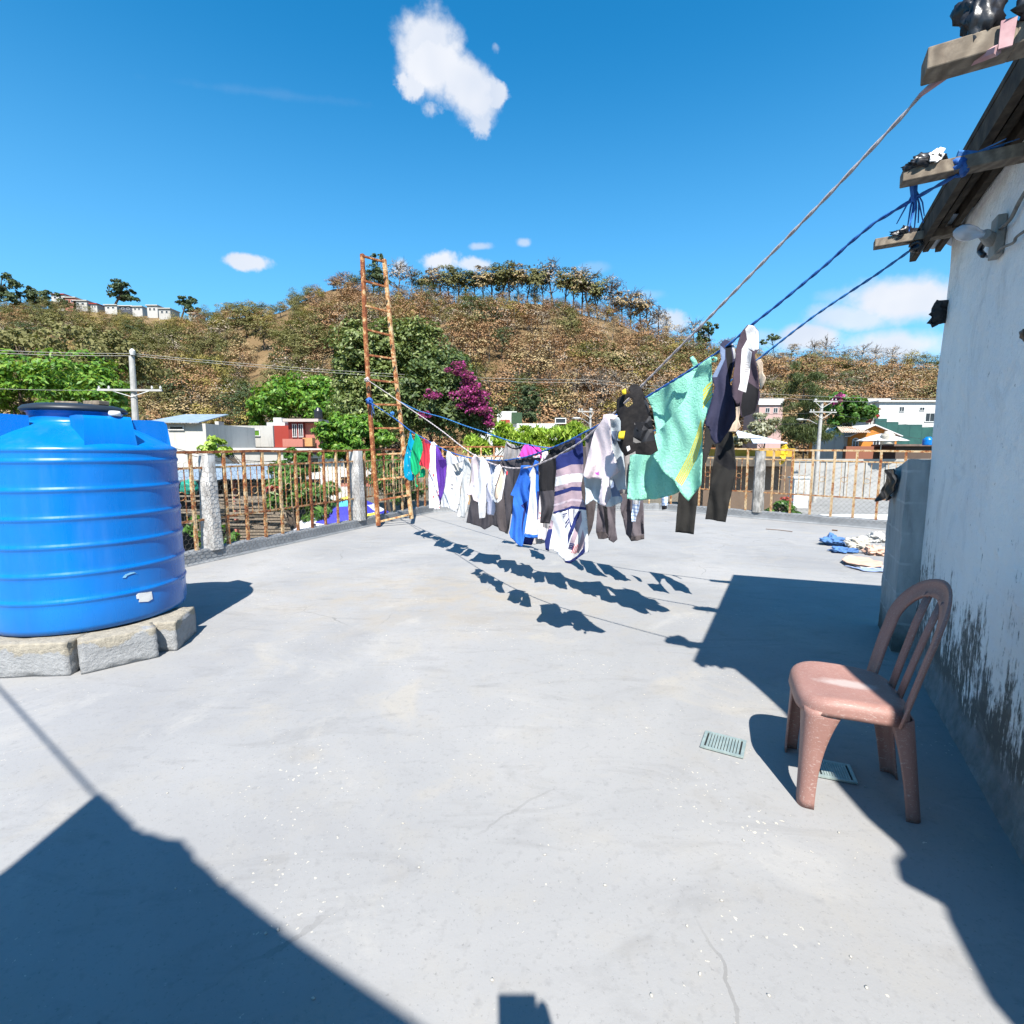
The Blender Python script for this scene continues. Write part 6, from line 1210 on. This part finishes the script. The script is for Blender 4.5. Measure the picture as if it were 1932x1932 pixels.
h.block(433, 517, 844, None, wp2, 6, .4, 'lower_wall'); h.window(474.4, 491.6, 812, 821.8, bars=0, pane=LM['mango'])
h = House('street_house', 'long pale concrete house with a white band right behind the left railing', 'house', 46, 400, 560)
h.block(330, 552, 850, None, wp2, 4); h.block(330, 556, 845, 850, wp3, 4.3, -.3, 'parapet'); h.window(536, 546, 858, 866); h.block(556, 660, 858, None, wp3, 4, .5, 'annex'); h.block(548, 640, 846, 851, wp3, 4.6, -.6, 'canopy'); h.window(570, 600, 864, 885, .5)
redp = plaster('red_plaster', (.40, .06, .045), .3); pinkp = plaster('pink_plaster', (.56, .22, .17), .3)
h = House('red_house', 'red house with white barred windows and a small balcony', 'house', 54, 515, 600)
h.block(516, 548, 803, None, redp, 7); h.block(546.2, 575, 796, None, plaster('dark_red_plaster', (.27, .05, .045), .3), 7, -.8); h.block(575.2, 604, 798, None, pinkp, 7, -.4); h.block(536, 603, 790, 795.5, plaster('roof_slab_pink', (.60, .50, .46), .4), 8, -1.4, 'roof_slab')
for x in (555, 566.5): h.window(x, x+6.5, 801, 824, -.8, 1)
h.block(534, 572, 828, 843, pinkp, 1.2, -2.1, 'balcony'); h.block(506, 540, 797, 803, wp3, 5, .8, 'parapet'); h.block(519, 534, 788, 802.8, wp3, 3, 2, 'stair_tower'); h.block(572, 590, 826, 842, pm('orange_wall', (.62, .30, .12)), .8, -1.6, 'porch')
tank_small('water_tank', 'small black roof tank on the red house', 601, 768, 790, 55, 15, M['blackbag'])
h = House('white_building', 'white flat roofed building with a dark green gate behind the bougainvillea', 'house', 64, 935, 1050)
h.block(938, 975, 776, None, wp3, 6); h.block(975, 1050, 799, None, wp3, 8, -2); h.block(900, 1120, 808, None, wp3, 6, -5, 'front_wall'); h.block(965, 985, 778, 799, pm('green_gate', (.03, .07, .03)), .3, -.4, 'gate'); h.block(944, 962, 792, 800, redp, .3, -.4, 'red_panel'); h.window(1048, 1066, 790, 798, -5.2+3, 0)
h = House('pink_house', 'far white and pink house above the pale blossoming shrub', 'house', 92, 1435, 1472)
h.block(1428, 1472, 764, None, plaster('faded_pink', (.62, .42, .38)), 6); h.block(1426, 1473, 752, 763.8, wp3, 6.5, -.3, 'upper_wall'); h.window(1440, 1447, 770, 778); h.window(1455, 1462, 770, 778)
h = House('white_villa', 'large white house on the right with two small windows', 'house', 84, 1640, 1760)
h.block(1652, 1770, 758, None, wp3, 9); h.block(1634, 1651.8, 762, None, wp1, 9, 1); h.block(1628, 1672, 752, 762, wp3, 6, 4, 'upper_wall'); h.block(1650, 1772, 755, 757.8, wp3, 9.5, -.4, 'parapet'); h.window(1690, 1698, 768, 776); h.window(1728, 1736, 769, 774); h.window(1740, 1756, 780, 795); h.window(1640, 1648, 770, 780, 1)
m = MB()
for i, (x0, x1, y0) in enumerate(((1646, 1668, 790), (1668, 1690, 796), (1690, 1712, 801), (1712, 1735, 801), (1735, 1790, 806))):
    a, b = hx(x0, 72), hx(x1, 72); m.box(((a+b)/2, 72, (hz(y0, 72)+GZ)/2), (b-a-.02, .12, hz(y0, 72)-GZ))
m.build('green_hoarding', pm('green_tarp', (.025, .10, .085), (.018, .07, .065), .8, .7), label='dark green tarpaulin fence below the white villa', cat='fence', loc=(0, 0, 0))
org = plaster('orange_plaster', (.74, .27, .055), .25)
h = House('orange_house', 'orange house with white gable trim and arched windows', 'house', 58, 1600, 1692)
h.block(1603, 1690, 822, None, org, 8); h.gable(1603, 1690, 822, 1643, 803, org, 8)
for x in (1607, 1646): h.window(x, x+10, 832, 842, 0, 1, arch=True)
h.window(1658, 1668, 833, 842, 0, 1)
m = MB(); rows = []
for i in range(41):
    x = 1578+i*1.35; z = .05*math.sin(i*1.9); rows.append([V(hx(x, 57), 56.4, hz(816+(.0 if x < 1632 else 0), 57)+z), V(hx(x+7, 61), 62, hz(803, 61)+z)])
m.grid(rows[::-1]); m.build('side_roof', pm('rusty_sheet', (.50, .32, .20), (.62, .58, .52), 1.2, .7), h.t, solid=.05); h.block(1590, 1603, 822, None, wp2, 6, .5, 'side_wall')
h.block(1596, 1700, 842, None, plaster('brick_base', (.34, .14, .09), .4), .4, -.5, 'base_wall')
def umbrella(name, label, c, r, hh, cols, n=8, rot=0, drop=.35):
    t = root(name, c+V(0, 0, -hh), label=label, cat='umbrella'); m = MB()
    for k in range(n):
        a0, a1 = rot+2*math.pi*k/n, rot+2*math.pi*(k+1)/n; R = 5; P = []
        for i in range(R+1):
            q = i/R; row = []
            for j in range(5):
                a = a0+(a1-a0)*j/4; rr = r*q*(1-.07*q*math.sin(math.pi*j/4)); row.append(c+V(rr*math.cos(a), rr*math.sin(a), -drop*(q**1.4)*r-.03*q*math.sin(math.pi*j/4)))
            P.append(row)
        for i in range(R): m.grid(P[i:i+2], cols[k % len(cols)][i] if isinstance(cols[k % len(cols)], (list, tuple)) else cols[k % len(cols)])
    return t, m
t, m = umbrella('parasol', 'white parasol in front of the orange house', at(1664, 818, 52), 2.3, 2.4, [0], drop=.32); m.build('canopy', cloth('parasol_white', (.78, .78, .76)), t, solid=.02, smooth=True); m = MB(); c0 = at(1664, 818, 52); m.tube([c0, c0+V(0, 0, -5.4)], .04, 6); m.build('pole', WFR, t)
ub = [pm('umbrella_blue', (.05, .05, .48), None, 4, .6), pm('umbrella_white', (.74, .74, .80), None, 4, .6), pm('umbrella_cyan', (.10, .48, .72), None, 4, .6), pm('umbrella_yellow', (.78, .74, .08), None, 4, .6)]
uc = at(660, 935, 12.2)
t, m = umbrella('beach_umbrella', 'open beach umbrella in blue, white, cyan and yellow beyond the railing', uc, 1.33, 1.9, [[3, 2, 0, 1, 1], [0, 2, 0, 0, 1], [3, 0, 2, 0, 0], [3, 2, 0, 0, 0], [3, 2, 0, 1, 1], [3, 2, 0, 0, 1], [3, 3, 0, 3, 3], [1, 0, 1, 0, 1]], 8, .3, .55)
m.build('canopy', ub, t, solid=.008); m = MB(); m.tube([uc+V(0, 0, .05), uc+V(0, 0, -3)], .02, 8); m.build('pole', WFR, t)
t = root('satellite_dish', at(1637, 800, 62), label='reddish satellite dish on the roof ridge of the orange house', cat='satellite dish'); c0 = at(1637, 788, 62); m = MB(); m.lathe([(0, -.25), (.35, -.2), (.6, -.05), (.65, .02)], (0, 0, 0), 18)
q = Matrix.Rotation(math.radians(70), 3, 'X'); m.v = [np.array([q@Vector(p) for p in v])+c0 for v in m.v]; m.build('dish', pm('dish_red', (.46, .10, .07), None, 5), t, solid=.04, smooth=True); m = MB(); m.tube([c0+V(0, .2, 0), at(1637, 803, 62)], .05, 6); m.build('mast', M['concrete'], t)
h = House('dark_shed', 'dark low shed with clutter between orange house and white wall', 'shed', 55, 1690, 1760)
h.block(1690, 1790, 842, None, plaster('dark_shed_wall', (.14, .10, .08), .5), 5); h.block(1686, 1792, 838, 841.8, pm('rusty_roof', (.20, .13, .10), (.10, .08, .07), 2, .8), 6, -.5, 'roof')
tank_small('water_tank', 'cream roof tank right of the orange house', 1681, 813, 838, 50, 22, pm('cream_tank', (.66, .60, .50), None, 2, .5)); tank_small('water_tank', 'blue tank partly hidden by the white wall corner', 1756, 824, 840, 50, 17, MC['tankblue'])
h = House('yellow_cafe', 'yellow building under white and blue awnings behind the black trousers', 'building', 44, 1385, 1500)
h.block(1380, 1500, 846, None, pm('yellow_wall', (.55, .33, .03), None, 2), 5); pass
for (x0, x1, y0, y1, dy, mt) in ((1392, 1440, 812, 826, -1.5, 'metalroof'), (1420, 1485, 822, 836, -3, 'metalroof')):
    Y = 44+dy; m = MB(); a, b = hx(x0, Y), hx(x1, Y); m.add([(a, Y, hz(y1, Y)), (b, Y, hz(y1, Y)), (b-1, Y+3, hz(y0, Y+3)), (a+1, Y+3, hz(y0, Y+3))], [(0, 1, 2, 3)]); m.build('awning', pm('awning_pale', (.66, .70, .76), (.52, .60, .72), .7, .6), h.t, solid=.05)
# yellow banner scrap on the right railing and things beyond it
sheet('yellow_plastic', 'yellow plastic bag caught on the top rail of the right railing', 'plastic bag', [at(x, y, 10.75) for x, y in ((1475, 842), (1483, 838), (1488, 848), (1483, 862), (1478, 874), (1471, 877), (1469, 868), (1473, 855))], pm('yellow_bag', (.80, .52, .02), None, 5, .5), 3, .03, .006)
h = House('block_building', 'grey concrete block wall of the street beyond the right railing', 'wall', 52, 1500, 1700)
h.block(1498, 1790, 871, None, plaster('grey_block_wall', (.50, .49, .47), .7), .3); h.block(1494, 1794, 866, 870.8, plaster('coping', (.50, .48, .44), .5), .5, -.1, 'coping')
for i in range(6): h.block(1560+i*38, 1563+i*38, 871.2, None, wp2, .12, -.13, 'pilaster')
h = House('street_kiosk', 'shaded brown timber stall beyond the right railing', 'stall', 40, 1380, 1496)
h.block(1330, 1496, 880, None, plaster('stall_brown', (.20, .14, .10), .5), 4); h.block(1325, 1498, 862, 879.8, pm('stall_roof', (.13, .11, .085), (.06, .05, .04), 2, .9), 6, -1.5, 'roof')
h = House('meter_box', 'white utility cabinet on the far pavement beyond the railing', 'cabinet', 26, 1505, 1525); h.block(1503, 1531, 903, 958, WFR, .5); h.block(1501, 1533, 900, 902.8, WFR, .6, -.05, 'cap'); h.block(1506, 1528, 908, 930, SLAB, .02, -.03, 'door')
h = House('pavement_wall', 'low pale retaining wall along the street below the right railing', 'wall', 27, 1560, 1760); h.block(1560, 1800, 972, None, wp3, .4)
# shed and clutter right below the left railing
h = House('open_shed', 'open shed with a blue grey metal roof beyond the left railing', 'shed', 15, 345, 545)
Y = 15; m = MB(); rows = []
for i in range(61):
    x = hx(300+i*4.0, Y); z = .018*math.sin(i*2.2); rows.append([V(x, Y-1.0, hz(906-i*.05, Y-1)+z), V(x-.3, Y+3, hz(876, Y+3)+z)])
m.grid(rows[::-1]); m.build('roof', M['metalroof'], h.t, solid=.02)
h.block(300, 545, 912, None, pm('shed_shade', (.03, .026, .022), None, 3, .95), 2.5, .8)  # near-black block; its colour stands for the shaded inside of the shed
for x in (371, 433): h.block(x, x+4, 907, None, pinkp, .16, -.6, 'shed_post')
m = MB()
for j in range(26):
    z = hz(912, 14.6)-j*.085; m.box((hx(497, 14.6)+.02*math.sin(j*2.1), 14.55+.02*math.sin(j*1.7), z), ((545-436)*14.6/FPX, .05, .058))
m.build('slatted_wall', M['wood'], h.t)
rp = random.Random(9); 
m = MB()
for j in range(60):
    x = rp.uniform(hx(356, 12.5), hx(500, 12.5)); z = rp.uniform(hz(1000, 12.4), hz(935, 12.4)); m.box((x, 12.6+rp.uniform(-.4, .5), z), (rp.uniform(.5, 1.4), .08, .035), rp.uniform(-.15, .15))
m.build('timber_heap', M['wood'], label='heap of grey planks stacked below the left railing', cat='timber', loc=(hx(420, 12.5), 12.6, hz(1000, 12.4)))
crumple('bucket_heap', 'green and dark bundle under the shed roof beside the tank', 'bundle', at(358, 920, 13.8), (.22, .2, .22), pm('teal_plastic', (.02, .30, .22), None, 4, .5), 51, .8, .3)
h = House('white_terrace', 'white terrace parapet glimpsed through the railing left of the ladder', 'wall', 20, 630, 690); h.block(636, 700, 885, 900, wp3, 2); h.block(640, 696, 900.2, 918, pinkp, .6, .2, 'lower_wall')
wpr = plaster('ridge_plaster', (.60, .585, .55), .5)
# ridge houses, far left
for i, (x0, x1, y0, y1, c0, lb) in enumerate(((126, 150, 556, 570, wpr, 'white ridge house with a red roof, highest on the left ridge'), (148, 170, 562, 578, pinkp, 'pinkish ridge house stepping down from the highest one'), (166, 190, 568, 582, wpr, 'low white ridge house at the end of the stepped row'), (196, 208, 574, 586, wpr, 'small white ridge house left of the lone tree'), (222, 244, 576, 588, wpr, 'white ridge house behind the lone tree trunk'), (248, 272, 578, 590, plaster('dark_ridge', (.10, .11, .14)), 'dark ridge house right of the lone tree'), (272, 290, 579, 590, wpr, 'white ridge house next to the dark one'), (299, 318, 577, 594, wpr, 'tall white ridge house left of the layered pine'), (320, 341, 583, 598, wp2, 'grey ridge house touching the layered pine'), (374, 388, 592, 602, wpr, 'white ridge house right of the layered pine'))):
    Y = ip(YC, (x0+x1)/2)*.975; zg = min(hill_z(x0, Y), hill_z(x1, Y))-2; h = House('ridge_house', lb, 'house', Y, x0, x1, group='houses along the left ridge')
    a, b = hx(x0, Y), hx(x1, Y); m = MB(); m.box(((a+b)/2, Y+4, (hz(y0, Y)+zg)/2), (b-a, 8, hz(y0, Y)-zg)); m.build('wall', c0, h.t)
    m = MB(); m.box(((a+b)/2, Y+3.8, hz(y0, Y)+.25), (b-a+.9, 9, .45)); m.build('roof', redp if i in (0, 3) else SLAB, h.t); w = (x1-x0)
    for q in (.2, .6): h.window(x0+w*q, x0+w*(q+.17), y0+(y1-y0)*.25, y0+(y1-y0)*.5, 0, 0)
h = House('ridge_house', 'ruined grey house on the right hill under the far rope', 'house', 236, 1505, 1540); h.block(1512, 1530, 668, 684, wp2, 6); h.block(1532, 1548, 676, 686, wp3, 6, 1, 'annex'); h.window(1517, 1523, 672, 678, 0, 0)
# ------------------------------------------------------------------ poles and wires
def upole(name, label, px, ytop, Y, r, arms, lean=0):
    b = at(px+lean, 900, Y); b[2] = GZ; tp = at(px, ytop, Y); t = root(name, b, label=label, cat='utility pole'); m = MB(); m.tube([b, (b+tp)/2, tp], [r*1.25, r*1.1, r*.85], 12); m.build('pole', M['concrete'], t)
    for (y, x0, x1) in arms:
        m = MB(); m.beam(at(x0, y, Y-.2), at(x1, y+1, Y-.15), .09, .10); m.build('crossarm', M['concrete'], t); m = MB()
        for q in (x0+3, (x0*2+px)/3, (x1*2+px)/3, x1-3): p = at(q, y-1.5, Y-.18); m.lathe([(0, 0), (.04, .0), (.055, .05), (.035, .08), (.05, .12), (0, .16)], p, 8)
        m.build('insulator', WFR, t); m = MB(); m.beam(at(px, y+13, Y-.15), at((x0+px)/2-4, y+2, Y-.2), .03, .03); m.beam(at(px, y+13, Y-.15), at((x1+px)/2+4, y+2, Y-.2), .03, .03); m.build('brace', WFR, t)
    return t
t = upole('utility_pole', 'white concrete utility pole with a crossarm above the blue tank', 248.5, 672, 26, .145, [(735.5, 184, 306)], 11)
m = MB(); p = at(250, 666, 25.9); m.lathe([(0, -.1), (.1, -.1), (.12, 0), (.13, .1), (.05, .2), (0, .21)], p, 10); m.build('top_cap', WFR, t)
t = upole('utility_pole', 'street utility pole with lamp arm between casuarina and round tree', 1551, 757, 47, .15, [(757, 1535, 1580), (777, 1527, 1578)], -12)
def slamp(t, a, b, Y, w): m = MB(); P = [at(*a, Y), at((a[0]+b[0])/2, (a[1]+b[1])/2-4, Y-.4), at(*b, Y-.8)]; m.tube(P, .035, 6); m.build('lamp_arm', M['concrete'], t); m = MB(); m.lathe([(0, -.06), (.16, -.03), (.2, .04), (.1, .1), (0, .11)], (0, 0, 0), 12); q = P[-1]; m.v = [v*V(w, 1, 1)+q for v in m.v]; m.build('lamp_head', WFR, t)
slamp(t, (1541, 800), (1510, 792), 47, 1.9)
t = upole('utility_pole', 'thin street lamp pole seen above the lime bush, left of the creamy shirt', 1114, 770, 40, .09, [(776, 1090, 1118)], 0); slamp(t, (1112, 800), (1088, 790), 40, 1.9)
def wire(label, pts, r, mat, Yend=None):
    P = [at(x, y, Y) for x, y, Y in pts]; S = []
    for a, b in zip(P[:-1], P[1:]):
        L = np.linalg.norm(b-a)
        for q in np.linspace(0, 1, 14, endpoint=False): S.append(a+(b-a)*q+V(0, 0, -L*.012*4*q*(1-q)))
    S.append(P[-1]); m = MB(); m.tube(S, r, 4); m.build('power_line', mat, label=label, cat='cable', group='power lines across the valley')
wm = pm('cable_pale', (.42, .40, .36), None, 20, .6); wk = pm('cable_dark', (.06, .06, .06), None, 20, .6)
wire('upper pale power line passing over the top of the white pole', [(-120, 654, 22), (249, 667, 26), (1110, 716, 40), (1820, 752, 47)], .011, wm)
wire('lower pale power line passing the top of the white pole', [(-120, 660, 22), (252, 671, 26), (1112, 722, 40), (1820, 760, 47)], .011, wm)
wire('thin cable reaching the left end of the pole crossarm', [(-120, 728, 22), (190, 736, 26)], .008, wm)
wire('dark street cable from the lamp pole to the right pole', [(1113, 775, 40), (1551, 778, 47), (1850, 812, 52)], .014, wk)
wire('lower dark street cable right of the casuarina', [(1113, 790, 40), (1548, 798, 47), (1850, 838, 52)], .014, wk)
wire('cable running low behind the left railing', [(280, 838, 18), (420, 872, 20), (560, 866, 24), (700, 856, 30)], .012, wk)
wire('second cable running low behind the left railing', [(280, 832, 18), (400, 862, 20), (545, 872, 24), (720, 866, 30)], .010, wk)
# ------------------------------------------------------------------ behind the camera: neighbour roof that throws the shadow, its wire, the photographer
sh = [(180, 1500), (200, 1514), (228, 1541), (250, 1567), (270, 1577), (300, 1584), (340, 1590), (349, 1603), (364, 1626), (385, 1642), (402, 1659), (415, 1674), (560, 1786), (780, 1938), (1000, 2090)]
sj = []; rj = random.Random(4)
for (xa, ya), (xb, yb) in zip(sh[:-1], sh[1:]):
    kk = max(1, int(math.hypot(xb-xa, yb-ya)/11)) if xa < 420 else 1
    sj += [(xa+(xb-xa)*q/kk+(rj.uniform(-2.5, 4) if q else 0), ya+(yb-ya)*q/kk+(rj.uniform(-4, 2.5) if q else 0)) for q in range(kk)]
o2 = [lift(gnd(x, y), 2.9) for x, y in sj+[sh[-1]]]; cn = o2[0]; e2 = o2[-1]; dn = norm(e2-cn)
out = o2+[e2+dn*2.0+V(0, 0, 0), V(1.2, -5, 3.0), V(-3.5, -5, 3.2), V(cn[0]-.25, -2.2, 2.9), lift(gnd(0, 1650), 2.9)]
t = root('neighbour_roof', (cn[0], cn[1]-1, 0), label='corrugated roof of the neighbouring shed behind the photographer', cat='roof'); m = MB(); k = len(out)
for q in (0, 1): m.add([p+V(0, 0, .02*q) for p in out], [tuple(range(k)) if q else tuple(range(k))[::-1]])
m.add(out+[p+V(0, 0, .02) for p in out], [(i, (i+1) % k, k+(i+1) % k, k+i) for i in range(k)]); m.build('sheet', M['metalroof'], t)
m = MB(); m.box((-1.2, -4.0, 1.44), (4.2, .2, 2.86)); m.build('wall', wp2, t)
m = MB(); w2 = lift(gnd(0, 1300), 2.9); w3 = w2+(w2-cn)*.5; m.tube([cn, w2, w3], .008, 6); m.build('wire', wk, label='slack wire from the neighbouring roof to a thin pole left of the terrace', cat='cable')
m = MB(); m.tube([V(w3[0], w3[1], 0), w3+V(0, 0, .1)], .03, 8); m.build('pole', M['concrete'], label='thin pole left of the terrace outside the picture', cat='pole')
m = MB(); m.box((.064, -.02, 1.458), (.10, .009, .16)); m.build('phone', M['blackbag'], label='dark phone held up by the photographer', cat='phone', bevel=.003)
def person():
    J = {'pel': (.12, -.48, .84), 'wai': (.12, -.50, 1.0), 'che': (.12, -.50, 1.18), 'nec': (.12, -.50, 1.33), 'hd0': (.12, -.48, 1.40), 'hd1': (.12, -.47, 1.50), 'sl': (-.04, -.50, 1.28), 'el': (-.12, -.36, 1.08), 'wl': (-.02, -.12, 1.30), 'hl': (.01, -.05, 1.36), 'sr': (.28, -.50, 1.28), 'er': (.36, -.36, 1.08), 'wr': (.19, -.12, 1.34), 'hr': (.13, -.045, 1.42), 'fr': (.128, -.03, 1.53), 'tl': (.03, -.48, .80), 'kl': (.02, -.45, .44), 'al': (.01, -.48, .07), 'fl': (.0, -.36, .03), 'tr': (.21, -.48, .80), 'kr': (.22, -.45, .44), 'ar': (.23, -.48, .07), 'frt': (.24, -.36, .03)}
    E = [('pel', 'wai'), ('wai', 'che'), ('che', 'nec'), ('nec', 'hd0'), ('hd0', 'hd1'), ('che', 'sl'), ('sl', 'el'), ('el', 'wl'), ('wl', 'hl'), ('che', 'sr'), ('sr', 'er'), ('er', 'wr'), ('wr', 'hr'), ('hr', 'fr'), ('pel', 'tl'), ('tl', 'kl'), ('kl', 'al'), ('al', 'fl'), ('pel', 'tr'), ('tr', 'kr'), ('kr', 'ar'), ('ar', 'frt')]
    R = dict(pel=.13, wai=.12, che=.13, nec=.05, hd0=.075, hd1=.085, sl=.055, sr=.055, el=.04, er=.04, wl=.028, wr=.028, hl=.03, hr=.032, fr=.012, tl=.085, tr=.085, kl=.055, kr=.055, al=.04, ar=.04, fl=.035, frt=.035)
    ks = list(J); me = bpy.data.meshes.new('person'); me.from_pydata([J[k] for k in ks], [(ks.index(a), ks.index(b)) for a, b in E], []); o = link('person', me, [cloth('person_cloth', (.12, .13, .18))], label='photographer in dark clothes holding up a phone, behind the picture', cat='person')
    md = o.modifiers.new('skin', 'SKIN'); sv = me.skin_vertices[0].data
    for i, k in enumerate(ks): sv[i].radius = (R[k], R[k]); sv[i].use_root = (k == 'pel')
    s = o.modifiers.new('sub', 'SUBSURF'); s.levels = s.render_levels = 2
person()
# ------------------------------------------------------------------ tidy
for o in COL.objects:
    if '_o' in o.keys(): del o['_o']
